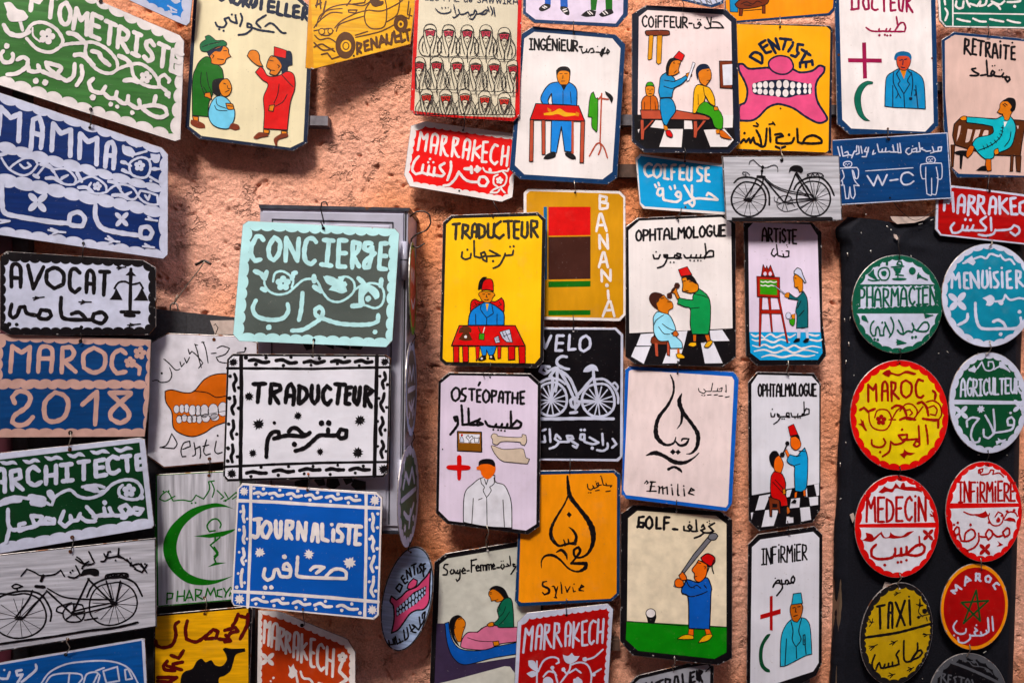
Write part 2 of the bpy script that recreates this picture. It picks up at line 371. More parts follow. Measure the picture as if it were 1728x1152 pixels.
def T(txt, x0, y0, x1, y1, h, w, col, h1=None, sl=0):
    h1 = h1 or h; gap = .2; tot = sum(GL[c][0] for c in txt)+gap*(len(txt)-1); x = 0
    for c in txt:
        gw, st = GL[c]; jx, jy, js = random.uniform(-.02, .02), random.uniform(-.03, .03), random.uniform(.96, 1.04)
        for q in st.split('/'):
            a = nums(q)
            if not a: continue
            pts = []
            for i in range(0, len(a), 2):
                t = (x+a[i]+jx)/tot; hh = (h+(h1-h)*t)*js; yy = a[i+1]+jy
                pts.append((VX+(x0+(x1-x0)*t+sl*hh*yy)/VS, VY+(y0+(y1-y0)*t-hh*yy)/VS))
            stroke(col, w/VS, pts, .05, 62)
        x += gw+gap
def HOOD(s, k, fc, ymax=1e9):
    a = nums(s)
    for i in range(0, len(a), 2):
        x, y = a[i], a[i+1]
        def q(t): return ' '.join('%g' % (min(1082, max(166, v*k+x)) if j % 2 == 0 else min(ymax+j*.01, v*k+y)) for j, v in enumerate(nums(t)))
        f(fc, q('-42 -10 42 -10 34 35 0 45 -34 35')); f('CR2', q('-22 30 22 30 12 70 0 90 -12 70'))
        F('CR2', q('-50 -12 -40 -45 0 -60 40 -45 50 -12 0 -30'))
        L('BK', 5.5, ' / '.join(q(t) for t in ('-58 20 -56 -25 -35 -60 0 -70 35 -60 56 -25 58 20', '-50 -12 0 -28 50 -12', '-45 -10 -30 60 0 150', '45 -10 30 60 0 150', '-58 20 -50 90 -25 190', '58 20 50 90 25 190',
          '-60 30 -95 90 -100 160 -70 210 -10 220 0 190', '60 30 95 90 100 160 70 210 10 220', '0 150 2 270', '-62 90 -72 140 -62 180', '62 90 72 140 62 180')))
        L('BK', 4, ' / '.join(q(t) for t in ('-30 2 -18 0 -8 4', '8 4 18 0 30 2', '-26 12 -14 14', '14 14 26 12', '0 8 -3 24 4 26', '-22 34 0 29 22 34', '-8 52 8 52')))
# ================================================================ setting
def vnoise(x, y, seed):
    rng = np.random.RandomState(seed); G = rng.rand(256, 256).astype(np.float32)
    xi = np.floor(x).astype(int); yi = np.floor(y).astype(int); fx = x-xi; fy = y-yi
    fx = fx*fx*(3-2*fx); fy = fy*fy*(3-2*fy); a = G[yi % 256, xi % 256]; b = G[yi % 256, (xi+1) % 256]; c = G[(yi+1) % 256, xi % 256]; d = G[(yi+1) % 256, (xi+1) % 256]
    return a+(b-a)*fx+(c-a)*fy+(a-b-c+d)*fx*fy
def grid(name, X, Y, Z, mat, parent=None, smooth=True):
    h, w_ = X.shape; me = bpy.data.meshes.new(name); co = np.stack([X, Y, Z], -1).reshape(-1, 3).astype(np.float32)
    i = np.arange(h*w_).reshape(h, w_); q = np.stack([i[:-1, :-1], i[1:, :-1], i[1:, 1:], i[:-1, 1:]], -1).reshape(-1, 4)
    me.vertices.add(len(co)); me.vertices.foreach_set('co', co.ravel()); me.loops.add(q.size); me.polygons.add(len(q))
    me.loops.foreach_set('vertex_index', q.ravel().astype(np.int32)); me.polygons.foreach_set('loop_start', np.arange(0, q.size, 4, dtype=np.int32))
    me.polygons.foreach_set('loop_total', np.full(len(q), 4, dtype=np.int32)); me.polygons.foreach_set('use_smooth', np.full(len(q), smooth)); me.materials.append(mat); me.update(); me.validate()
    o = bpy.data.objects.new(name, me); COL.objects.link(o)
    if parent: o.parent = parent
    return o
def plaster():
    m = bpy.data.materials.new('pink_plaster'); m.use_nodes = True; t = m.node_tree; L_ = t.links.new; p = t.nodes['Principled BSDF']
    tc = node(t, 'ShaderNodeTexCoord'); 
    def nz(scale, det=4, rough=.5, dist=0):
        n = node(t, 'ShaderNodeTexNoise'); n.inputs['Scale'].default_value = scale; n.inputs['Detail'].default_value = det; n.inputs['Roughness'].default_value = rough; n.inputs['Distortion'].default_value = dist; L_(tc.outputs['Object'], n.inputs[0]); return n
    big, mid, fine = nz(2.2, 3), nz(22, 5, .6), nz(300, 3)
    cr = node(t, 'ShaderNodeValToRGB'); L_(big.outputs[0], cr.inputs[0]); e = cr.color_ramp.elements
    e[0].position = .36; e[0].color = (.80, .29, .12, 1); e[1].position = .62; e[1].color = (.85, .44, .325, 1)
    cr2 = node(t, 'ShaderNodeValToRGB'); L_(mid.outputs[0], cr2.inputs[0]); e = cr2.color_ramp.elements
    e[0].position = .3; e[0].color = (.90, .86, .84, 1); e[1].position = .66; e[1].color = (1.1, 1.08, 1.06, 1)
    mx = node(t, 'ShaderNodeMix', data_type='RGBA', blend_type='MULTIPLY'); mx.inputs[0].default_value = 1; L_(cr.outputs[0], mx.inputs[6]); L_(cr2.outputs[0], mx.inputs[7])
    r = node(t, 'ShaderNodeMapRange'); r.inputs[1].default_value = .35; r.inputs[2].default_value = .65; r.inputs[3].default_value = .84; r.inputs[4].default_value = 1.14; L_(fine.outputs[0], r.inputs[0])
    v = node(t, 'ShaderNodeVectorMath', operation='SCALE'); L_(mx.outputs[2], v.inputs[0]); L_(r.outputs[0], v.inputs[3]); L_(v.outputs[0], p.inputs['Base Color'])
    p.inputs['Roughness'].default_value = .8; p.inputs['Specular IOR Level'].default_value = .25
    b = node(t, 'ShaderNodeBump'); b.inputs['Strength'].default_value = .8; b.inputs['Distance'].default_value = .0018; L_(fine.outputs[0], b.inputs['Height'])
    mm = nz(120, 6, .72); b2 = node(t, 'ShaderNodeBump'); b2.inputs['Strength'].default_value = 1; b2.inputs['Distance'].default_value = .0055; L_(mm.outputs[0], b2.inputs['Height']); L_(b.outputs[0], b2.inputs['Normal'])
    def ma(op, a, bb=None):
        n = node(t, 'ShaderNodeMath', operation=op); n.use_clamp = op == 'MULTIPLY'
        for i_, q in enumerate((a, bb)):
            if q is None: continue
            if isinstance(q, (int, float)): n.inputs[i_].default_value = q
            else: L_(q, n.inputs[i_])
        return n.outputs[0]
    ck = nz(44, 3, .65, .1); msk = nz(24, 2)
    line = ma('MULTIPLY', ma('ABSOLUTE', ma('SUBTRACT', ck.outputs[0], .5)), 16)
    gap = ma('MULTIPLY', ma('SUBTRACT', 1, line), ma('MULTIPLY', ma('SUBTRACT', msk.outputs[0], .56), 12))
    b3 = node(t, 'ShaderNodeBump'); b3.invert = True; b3.inputs['Strength'].default_value = 1; b3.inputs['Distance'].default_value = .006; L_(gap, b3.inputs['Height']); L_(b2.outputs[0], b3.inputs['Normal'])
    ft = nz(170, 2, .5); pt = ma('MULTIPLY', ma('SUBTRACT', ft.outputs[0], .685), 14)
    b4 = node(t, 'ShaderNodeBump'); b4.invert = True; b4.inputs['Strength'].default_value = 1; b4.inputs['Distance'].default_value = .003; L_(pt, b4.inputs['Height']); L_(b3.outputs[0], b4.inputs['Normal'])
    L_(b4.outputs[0], p.inputs['Normal'])
    return m
PL = plaster()
wy = np.vectorize(wall_y)
step = .0027
xs = np.arange(-1.45, 1.30, step); zs = np.arange(CZ+.90, CZ-.95, -step); X, Z = np.meshgrid(xs, zs)
U, W_ = X*100, Z*100
wx = U+2.2*vnoise(U*.25, W_*.25, 3); wz = W_+2.2*vnoise(U*.25+9, W_*.25, 4)
h = .012*vnoise(wx*.045, wz*.045, 1)+.005*vnoise(wx*.13, wz*.13, 2)
rid = lambda n: 1-np.abs(2*n-1)
h += .0013*rid(vnoise(wx*.38, wz*.55, 5))**2+.0014*rid(vnoise(wx*.8+3, wz*.95, 6))**2+.0011*vnoise(wx*1.7, wz*1.7, 7)+.0013*vnoise(wx*3.3, wz*3.3, 8)
pit = vnoise(wx*1.25+40, wz*1.25, 9)*vnoise(wx*.5, wz*.5+20, 12); h += np.clip(pit-.56, 0, 1)*.03
crk = rid(vnoise(wx*.22+70, wz*.22, 10)); h += np.clip(crk-.965, 0, 1)*.05*(vnoise(U*.08, W_*.08, 11) > .5)
grid('wall', X, wy(X)+h, Z, PL)['kind'] = 'structure'
def slab(name, x0, x1, y0, y1, z0, z1, mat, parent=None):
    v = [(x, y, z) for z in (z0, z1) for y in (y0, y1) for x in (x0, x1)]
    return obj(name, v, [(0, 2, 3, 1), (4, 5, 7, 6), (0, 1, 5, 4), (2, 6, 7, 3), (0, 4, 6, 2), (1, 3, 7, 5)], [mat], parent)
yl = wall_y(-1.45)
o = obj('wall_surround', [(-1.448, yl+.02, -.3), (-1.448, yl+.02, 4.5), (-4, yl-.64, 4.5), (-4, yl-.64, -.3),
   (1.298, .02, -.3), (1.298, .02, 4.5), (5, .02, 4.5), (5, .02, -.3), (-1.45, yl+.02, CZ-.94), (-1.45, yl+.02, -.3), (-.60, .021, -.3), (-.60, .021, CZ-.94), (1.3, .021, -.3), (1.3, .021, CZ-.94),
   (-1.45, yl+.02, CZ+.89), (-1.45, yl+.02, 4.5), (-.60, .021, 4.5), (-.60, .021, CZ+.89), (1.3, .021, 4.5), (1.3, .021, CZ+.89)],
   [(0, 1, 2, 3), (4, 7, 6, 5), (8, 9, 10, 11), (11, 10, 12, 13), (14, 17, 16, 15), (17, 19, 18, 16)], [PL]); o['kind'] = 'structure'
G = simple('street_paving', (.13, .11, .10), .8, 0, 6, .25, .6, .01)
o = obj('street', [(-30, -30, 0), (30, -30, 0), (30, 3, 0), (-30, 3, 0)], [(0, 1, 2, 3)], [G]); o['kind'] = 'structure'

OPP = simple('shade_block_plaster', (.24, .15, .11), .9, 0, 3, .2)
ob = slab('unseen_shade_block', -14, -.45, -7, -4, -.02, 6.15, OPP); ob['kind'] = 'structure'  # unseen block added to cut low sky light and darken the wall's bottom
ob = slab('unseen_shade_block', -.449, 14, -7, -4, -.02, 6.6, OPP); ob['kind'] = 'structure'  # second added block, raised higher to shade the right side

def qbox(name, px, yf, yb, mat, parent=None, bev=0):
    """box whose front face passes through four photo pixels at depth yf (TL TR BR BL), extruded back to yb"""
    a = nums(px); F_ = [hit_y(a[i], a[i+1], yf) for i in range(0, 8, 2)]
    if bev:
        c = sum(F_, Vector())/4; I = [q+(c-q).normalized()*bev for q in F_]
        v = [tuple(q) for q in I]+[(q.x, yf+bev*.7, q.z) for q in F_]+[(q.x, yb, q.z) for q in F_]
        fs = [(3, 2, 1, 0)]+[(i, (i+1) % 4, 4+(i+1) % 4, 4+i) for i in range(4)]+[(4+i, 4+(i+1) % 4, 8+(i+1) % 4, 8+i) for i in range(4)]+[(8, 9, 10, 11)]
    else:
        v = [tuple(q) for q in F_]+[(q.x, yb, q.z) for q in F_]; fs = [(3, 2, 1, 0)]+[(i, (i+1) % 4, 4+(i+1) % 4, 4+i) for i in range(4)]+[(4, 5, 6, 7)]
    if parent: 
        iv = parent.matrix_world.inverted(); v = [tuple(iv @ Vector(q)) for q in v]
    return obj(name, v, fs, [mat], parent)
def empty(name, locn, label, cat, group=None):
    e = bpy.data.objects.new(name, None); COL.objects.link(e); e.location = locn; e.matrix_world = Matrix.Translation(locn); e.empty_display_size = .05; tag(e, label, cat, group); return e
def tube(name, pts, r, mat, parent=None, sides=7):
    pts = [Vector(p) for p in pts]
    q = [tuple(a) for a, c in catmull([tuple(p) for p in pts], False, .003, 100)] if len(pts) > 2 else [tuple(p) for p in pts]
    q = [Vector(p) for p in q]; v, fs = [], []; n = len(q)
    for i, p in enumerate(q):
        t = (q[min(n-1, i+1)]-q[max(0, i-1)]).normalized(); a = t.cross(Vector((0, 1, .01))).normalized(); b = t.cross(a)
        for k in range(sides):
            an = 2*math.pi*k/sides; d = p+(a*math.cos(an)+b*math.sin(an))*r; v.append(tuple(d))
    for i in range(n-1):
        for k in range(sides): fs.append((i*sides+k, i*sides+(k+1) % sides, (i+1)*sides+(k+1) % sides, (i+1)*sides+k))
    fs += [tuple(range(sides))[::-1], tuple(range((n-1)*sides, n*sides))]
    if parent: iv = parent.matrix_world.inverted(); v = [tuple(iv @ Vector(x)) for x in v]
    return obj(name, v, fs, [mat], parent, smooth=True)
def pxy(s, y): a = nums(s); return [hit_y(a[i], a[i+1], y) for i in range(0, len(a), 2)]
# ---- the grey metal cabinet fixed to the wall ---------------------------
CAB = simple('cabinet_grey_paint', (.40, .40, .50), .35, .1, 30, .10, .12, .001, rust=.70)
CABE = simple('cabinet_dark_edge', (.05, .055, .075), .4, .5, 60, .4, .3, .001, rust=.66)
VENT = simple('cabinet_inside_dark', (.01, .01, .012), .8)
yc = -.10
cb = empty('metal_cabinet', hit_y(562, 898, 0), 'light grey metal cabinet on the wall behind the CONCIERGE sign', 'cabinet')
qbox('body', '439 350 689 355 681 896 431 889', yc, .02, CAB, cb, .0015)
qbox('top_lid', '436 345 692 351 690 356 438 351.5', yc-.004, .018, CABE, cb)
qbox('bottom_lip', '430 890 683 897 683 901 430 894', yc-.003, .018, CABE, cb)
dr = qbox('door', '443 356 681 360.5 674 888 436 881', yc-.004, yc+.001, CAB, cb, .0015)
for s in ('460 369 663 374.5 663 376.5 460 371', '458.5 369 460.5 369 458 878 456 878', '662 375 664 375 657 884 655 884'): qbox('groove', s, yc-.0052, yc-.003, CABE, cb)
qbox('inner_panel', '466 376 657 381 651 876 460 870', yc-.006, yc-.003, CAB, cb, .0015)
qbox('side_gap', '683.5 357 685.5 357 678.5 892 676.5 892', yc-.0025, yc-.001, VENT, cb)
for y_ in (408, 775):
    xo = 679 if y_ < 500 else 674
    h_ = tube('hinge', pxy('%g %g %g %g' % (xo+3, y_, xo+2.4, y_+64), yc-.008), .0065, CAB, cb, 14)
    tube('hinge_joint', pxy('%g %g %g %g' % (xo+2.8, y_+30, xo+2.8, y_+32), yc-.008), .0068, CABE, cb, 14)
for s in ('509 577 515 569 531 566 536 569 530 588 517 591', '545 567 549 569 563 583 563 589 542 580', '568 569 584 568 590 571 589 590 566 584', '594 568 612 570 616 580 609 590 592 588',
          '497 812 520 806 520 822 497 826', '534 804 546 806 549 818 538 820 530 810', '552 806 560 801 570 807 574 818 562 826 550 820', '578 806 592 804 596 812 584 818', '597 808 617 812 617 826 600 826 592 818'):
    a = nums(s); n = len(a)//2; F_ = pxy(s, yc-.0072); iv = cb.matrix_world.inverted()
    v = [tuple(iv @ q) for q in F_]+[tuple(iv @ Vector((q.x, yc-.004, q.z))) for q in F_]
    obj('vent_hole', v, [tuple(range(n))[::-1]]+[(i, (i+1) % n, n+(i+1) % n, n+i) for i in range(n)], [VENT], cb)
# ---- black cloth board on the right --------------------------------------
CL = simple('black_cloth', (.006, .0065, .011), .8, 0, 300, .35, .5, .0012); CL.node_tree.nodes['Principled BSDF'].inputs['Specular IOR Level'].default_value = .15
PALE = simple('bare_board', (.46, .36, .32), .8, 0, 60, .2)
bd = empty('cloth_board', hit_y(1560, 1290, 0), 'tall board wrapped in black cloth carrying the hanging round signs', 'board')
lv = [(345, 1440), (360, 1437), (372, 1424), (385, 1410), (400, 1411), (415, 1418), (486, 1420), (527, 1418), (600, 1419), (660, 1421), (700, 1418), (785, 1412), (830, 1413), (885, 1408), (968, 1406), (1017, 1410), (1090, 1403), (1152, 1400), (1300, 1392)]
rv = [(345, 1735), (590, 1723), (770, 1720), (940, 1716), (1060, 1712), (1152, 1709), (1300, 1700)]
tv = np.linspace(0, 1, 220); su = np.concatenate([np.linspace(0, .09, 14)[:-1], np.linspace(.09, .95, 100), np.linspace(.95, 1, 10)[1:]])
TT, SS = np.meshgrid(tv, su, indexing='ij')
vv = 366+TT*934; lft = np.interp(vv, [a for a, b in lv], [b for a, b in lv])+1.6*(vnoise(vv*.12, vv*0, 31)-.5); rgt = np.interp(vv, [a for a, b in rv], [b for a, b in rv])
topu = 366 + 7*np.clip(1-np.abs(SS-.38)/.2, 0, 1)*0
uu = lft+(rgt-lft)*SS
vv2 = vv + (1-TT)**6*(10*np.exp(-((SS-.32)/.12)**2)+3*np.sin(SS*9))
yy = -.028*np.clip(SS/.075, 0, 1)**.6*np.clip((1-SS)/.03, 0, 1)**.5
yy += -.004*vnoise(uu*.02, vv*.012, 33)-.0016*vnoise(uu*.06, vv*.03, 34)-.003*np.exp(-((np.abs((uu-1517)*.5+(vv-398)*.35))/7)**2)*np.exp(-((vv-395)/22)**2)-.003*np.exp(-((uu-1517)*-.3+(vv-402)*.9)**2/60)*np.exp(-((uu-1545)/30)**2)
tt = yy+DIST; grid('cloth_cover', (uu-864)/FPX*tt-bd.location.x, yy-bd.location.y, CZ-(vv2-576)/FPX*tt-bd.location.z, CL, bd)
qbox('backing', '1446 376 1712 376 1694 1290 1404 1290', -.020, .015, simple('board_wood', (.12, .08, .05)), bd)
def patch(name, s, y, mat, parent, dz=.001):
    a = nums(s); n = len(a)//2; F_ = pxy(s, y); iv = parent.matrix_world.inverted() if parent else Matrix()
    v = [tuple(iv @ q) for q in F_]+[tuple(iv @ Vector((q.x, y+dz, q.z))) for q in F_]
    return obj(name, v, [tuple(range(n))[::-1]]+[(i, (i+1) % n, n+(i+1) % n, n+i) for i in range(n)], [mat], parent)
patch('torn_patch', '1502 365 1535 366 1569 365 1560 371 1543 376 1514 378 1506 372', -.0375, PALE, bd)
patch('torn_patch', '1508 395 1513 396 1516 402 1514 405 1509 401', -.0405, PALE, bd)
patch('torn_patch', '1434 868 1440 865 1443 873 1439 882', -.038, PALE, bd); patch('torn_patch', '1490 991 1494 981 1503 983 1502 991 1491 998', -.036, PALE, bd)
ST_ = simple('staple_metal', (.6, .58, .52), .35, .8)
for s in ('1461 361 1462 363', '1453 392 1454 395', '1469 422 1470 427', '1430 426 1431 433', '1425 537 1426 543', '1435 534 1434 541', '1432 577 1433 584', '1428 607 1427 614', '1418 780 1418 787', '1417 842 1420 840', '1550 379 1557 377', '1496 381 1499 384', '1503 387 1505 389', '1570 372 1575 370',
          '1423 1118 1424 1122', '1650 595 1652 596', '1583 596 1585 596', '1598 593 1601 595', '1699 767 1700 768', '1650 767 1653 767', '1659 1101 1664 1098', '1427 745 1428 748', '1441 632 1441 634', '1433 1152 1434 1150', '1537 431 1538 433', '1556 1144 1557 1145'):
    a = nums(s); tube('staple', pxy(s, -.0385 if a[0] > 1440 else -.026), .0008, ST_, bd, 5)
# ---- black boards and door frame behind the left column ------------------
BB = simple('black_board_paint', (.022, .022, .028), .55, 0, 200, .4)
def wslab(name, px, d, th, mat, label=None, cat=None, parent=None):
    a = nums(px); v = []
    for i in range(0, len(a), 2):
        y = wall_y(hit_y(a[i], a[i+1], 0).x)
        for _ in range(4): y = wall_y(hit_y(a[i], a[i+1], y-d).x)
        v.append(hit_y(a[i], a[i+1], y-d))
    n = len(v); vv_ = [tuple(q) for q in v]+[(q.x, q.y+th, q.z) for q in v]
    o = obj(name, vv_, [tuple(range(n))[::-1]]+[(i, (i+1) % n, n+(i+1) % n, n+i) for i in range(n)]+[tuple(range(n, 2*n))], [mat], parent)
    if label: tag(o, label, cat)
    return o
wslab('backing_board', '-240 522 50 505 150 512 263 521 314 527 312 1290 -240 1290', .004, .012, BB, 'flat black board behind the AVOCAT, MAROC 2018 and bicycle signs', 'board')
wslab('backing_board', '314.5 527 394 535 432 545 430 1290 313 1290', .004, .012, BB, 'narrow black board behind the orange denture sign and the green crescent sign', 'board')
wslab('torn_paper', '346 541 394 540 399 564 357 564', .007, .0012, PALE, 'scrap of pale board showing above the orange denture sign', 'scrap')
wslab('door_frame', '-260 -160 20 -160 18 1290 -260 1290', .010, .03, simple('maroon_paint', (.06, .008, .018), .5, 0, 30, .4), 'dark maroon door frame at the far left edge behind the green and blue signs', 'frame')
wslab('door_edging', '21 -160 48 -160 46 1290 19 1290', .006, .02, BB, 'black edging strip beside the maroon frame at the left edge', 'strip')
# ---- flat bars that the signs are fixed to -------------------------------
BAR = simple('grey_bar', (.13, .12, .14), .5, .4, 90, .3); BAR2 = simple('brown_wood_bar', (.085, .045, .032), .8, 0, 60, .4)
def bar(px, y, mat, label): tag(qbox('flat_bar', px, y, .02, mat), label, 'bar', 'flat bars behind the signs')
bar('400 193 553.5 196 553 212 400 209', -.012, BAR, 'grey flat bar end sticking out behind the STORYTELLER sign')
bar('960 193 1160 194 1160 212 960 211', -.006, BAR, 'grey flat bar bridging the INGENIEUR and COIFFEUR signs')
bar('1380 177 1470 177 1470 194 1380 193', -.006, BAR, 'grey flat bar between the DENTISTE and DOCTEUR signs')
bar('1550 138 1640 139 1640 153 1550 152', -.006, BAR, 'grey flat bar between the DOCTEUR and RETRAITE signs')
bar('1040 277 1180 278 1180 300 1040 299', -.006, BAR2, 'brown wooden bar left of the COIFEUSE sign')
bar('1000 1078 1046 1079 1046 1097 1000 1096', -.006, BAR2, 'short dark bar left of the GOLF sign')
bar('1340 1130 1366 1130 1368 1200 1342 1200', -.002, BAR, 'bluish bar showing under the INFIRMIER sign')
# ---- left column -------------------------------------------------------
V(0,0,4.431)
SIGN('trade_sign','green sign lettered OPTOMETRISTE in white with a scalloped white border','sign','-350 -460 700 -12 1345 265 1378 310 1350 1045 1310 1058 0 640 -350 530','W',d=.03,yaw=-16,streak=1)
SC('GR','-330 -440 720 20 1325 312 1335 560 1300 1000 1260 1000 0 582 -330 470',120,28)
P('lettering');T('PTOMETRISTE',232,75,1345,560,165,34,'W',h1=150,sl=.1)
P('painted_scrolls')
L('W',26,'150 155 170 230 / 200 235 250 180 330 172 420 220 470 300 455 345 / 455 350 380 392 280 370 200 290 / 455 345 520 330 600 325 700 320 800 370 870 450 880 520 / 880 520 830 550 760 540 690 490 640 400 650 320 / 880 520 960 490 1050 480 1130 530 1180 600 1190 655 / 1190 655 1120 650 1050 620 1000 570 985 500 / 1195 650 1190 590 1230 560 1270 600 1260 620 / 1200 650 1250 690 1265 730')
L('W',36,'30 190 70 250 150 270 220 240 / 510 250 570 265 640 330 / 560 415 620 415 700 490 / 890 420 950 450 985 500 / 930 605 985 600 1030 615 / 690 385 740 400 760 440 820 490')
L('W',14,'300 315 250 270 245 210')
F('W','30 25 80 20 130 70 180 85 213 130 190 155 130 165 75 160 50 110 55 95')
FL('W',352,275,62);FL('W',1090,580,48)
D('W','1255 705 24')
P('arabic_lettering')
L('W',32,'25 385 5 420 30 465 80 465 100 430 95 405 / 130 450 175 430 210 450 200 500 130 550 55 560 / 215 500 215 530 260 540 300 530 285 490 / 300 530 360 555 450 590 / 345 470 450 500 460 520 410 575 / 345 470 360 510 420 560 500 610 550 570 560 480 / 610 495 615 570 575 640 / 700 590 665 620 690 680 760 700 790 650 / 780 700 820 735 865 735 875 690 / 865 735 920 775 955 770 960 720 / 955 770 1020 810 1050 800 1040 750 / 1050 800 1130 860 1200 880 1250 860 1230 810 1150 790 1070 800 / 1150 790 1165 720')
D('W','52 347 22 270 608 24 340 620 24 695 730 24 830 782 18 878 800 16 990 845 18')
P('nail_hole');D('BK','680 820 14 755 14 16')

V(0,150,3.84)
SIGN('trade_sign','dark blue sign lettered MAMMA over a band of white vine scrolls','sign','-300 -70 0 25 1050 382 1090 425 1088 1075 1060 1102 0 948 -300 905','W2',d=.028,yaw=-16,streak=1)
SC('NV','-290 -20 0 72 1035 408 1055 450 1045 640 0 352 -290 270',105,18)
P('middle_band');SC('NV','-290 310 0 398 1045 662 1042 780 0 555 -290 490',105,16)
P('lower_field');SC('NV','-290 560 0 612 1042 822 1050 1060 0 905 -290 860',105,18)
P('lettering')
L('W2',32,'-10 300 5 120 70 190 130 160 120 340 / 200 395 215 200 255 185 275 260 265 385 / 212 285 262 300 / 335 400 345 225 395 290 460 265 455 435 / 515 450 520 290 570 345 630 320 625 490 / 682 505 695 370 725 345 742 390 735 515 / 690 430 735 435')
P('painted_scrolls')
L('W2',15,'10 450 60 520 140 560 200 545 245 490 220 455 160 450 90 490 60 520 / 130 490 160 515 200 500 180 480 / 240 560 290 500 350 520 430 520 490 580 480 620 430 620 390 600 350 540 / 390 590 440 560 400 575 / 480 620 530 590 600 570 680 620 690 670 640 680 590 670 575 640 590 610 / 690 670 740 630 800 620 860 640 895 690 870 715 830 710 780 660 / 800 690 850 670 820 690 / 890 700 910 660 960 670 1020 690 1025 750 980 750 930 730 900 700 / 940 690 960 720 970 690')
L('W2',24,'0 430 40 420 / 265 490 320 500 350 540 / 300 580 350 580 400 610 / 510 640 560 640 600 670 / 705 600 750 610 780 650 / 730 690 780 690 830 712 / 220 560 250 575 / 500 545 530 600')
FL('W2',630,632,30)
L('W2',16,'870 460 840 490 850 550 900 575 950 570 975 520 965 465 920 445 870 460 / 860 440 800 370 / 860 430 950 405 / 970 460 1030 430 / 980 520 1035 520 / 970 570 1030 605 / 850 500 790 470 / 850 550 790 530')
F('W2','790 370 850 380 880 420 850 440 800 420');F('W2','975 420 1010 425 1040 430 1030 475 1000 480 980 450')
FL('W2',905,500,36)
L('W2',24,'790 475 815 480 / 795 525 820 540 / 990 520 1015 520')
D('W2','885 375 9 978 598 10')
F4('W2',245,735,75);F4('W2',790,845,55)
P('arabic_lettering')
L('W2',32,'15 615 15 740 30 800 100 825 350 865 450 870 / 620 755 620 830 660 900 760 930 900 950')
L('W2',30,'450 870 455 815 510 800 550 840 535 890 470 885 450 870 / 910 945 915 900 960 895 990 930 970 970 920 965 910 945')
L('W2',14,'315 915 365 925 425 930 / 330 905 380 925 / 345 940 380 925 / 685 970 730 985 775 992 / 700 955 740 985 / 705 1000 740 985 / 945 845 1020 855 / 960 830 990 850 / 925 1020 1000 1028 / 940 1005 975 1025 / 0 870 65 857 / 0 850 65 857')
P('nail_hole');D('BK','583 252 10 541 1000 10')

V(0,420,3.6)
SIGN('trade_sign','black bordered white sign lettered AVOCAT beside painted scales of justice','sign','0 42 40 15 870 68 948 115 948 470 905 522 60 522 0 490','BK',d=.03,yaw=-12)
SC('W2','55 65 870 98 912 135 915 460 880 488 55 488 22 450 22 100',62,14)
P('lettering')
L('BK',26,'70 230 72 110 100 90 125 120 125 232 / 72 175 125 178 / 170 100 203 240 265 110 / 335 115 285 135 285 200 330 240 385 215 385 150 335 115 / 485 145 460 120 430 135 425 230 455 265 485 240 / 525 265 530 150 550 130 570 160 570 268 / 528 210 570 214 / 608 138 665 140 / 637 140 630 280')
P('arabic_lettering')
L('BK',25,'72 335 60 395 80 420 105 400 120 355 150 350 165 390 230 405 / 235 405 250 370 300 375 312 405 285 425 240 420 230 400 / 372 295 370 380 400 425 560 430 / 435 395 480 385 520 420 / 560 430 570 395 620 385 650 415 620 450 575 440 560 425')
D('BK','57 457 14 102 459 12 495 475 11')
P('painted_scales')
L('BK',22,'795 130 790 380 / 735 382 845 385 / 760 402 815 405')
f('BK','795 128 830 165 762 160');D('BK','796 122 9')
L('BK',12,'695 240 720 205 760 198 800 215 850 205 870 240')
F('BK','705 235 735 290 745 310 665 308 690 275');F('BK','862 235 890 290 903 315 810 312 835 285')
P('painted_scrolls')
L('BK',8,'200 298 270 292 / 205 310 240 296 / 215 290 240 296 / 480 322 555 322 / 490 335 520 322 / 500 312 520 322 / 710 115 765 110 / 718 125 740 113 / 715 105 740 113 / 775 462 855 455 / 785 470 815 460 / 790 452 815 460')

V(0,420,3.6)
SIGN('trade_sign','blue and tan sign lettered MAROC 2018 under the AVOCAT sign','sign','0 515 870 548 918 552 912 700 908 900 880 1140 0 1145 -60 1130 -60 530','TN',d=.022,yaw=-12,streak=1)
SC('BL','30 548 880 580 905 600 895 830 885 810 0 800 8 600',78,14)
P('lower_field');SC('BL','-20 838 885 838 880 1100 0 1100 -20 1100',78,13)
P('lettering')
L('TN',27,'63 745 75 590 130 630 182 595 172 745 / 232 745 243 610 285 590 318 620 310 745 / 240 665 315 665 / 375 750 380 600 / 380 600 430 595 450 630 430 665 385 680 460 745 / 570 600 510 640 510 720 570 750 630 720 635 640 570 600 / 765 635 735 610 690 640 680 710 710 755 765 745')
L('TN',29,'90 935 75 900 110 865 160 870 185 905 160 960 90 1010 75 1050 110 1070 160 1060 200 1020 / 335 870 275 930 275 1020 320 1048 390 1020 415 940 390 890 335 870 / 500 945 590 865 578 1065 / 665 872 795 872 / 665 872 775 980 780 1030 730 1055 675 1030 680 980 795 880')
P('painted_scrolls');FL('TN',850,632,40);FL('TN',790,688,36);L('TN',24,'800 690 850 720 845 760')
L('TN',10,'-10 505 0 502')
P('nail_hole');D('BK','490 560 12 428 1115 14')

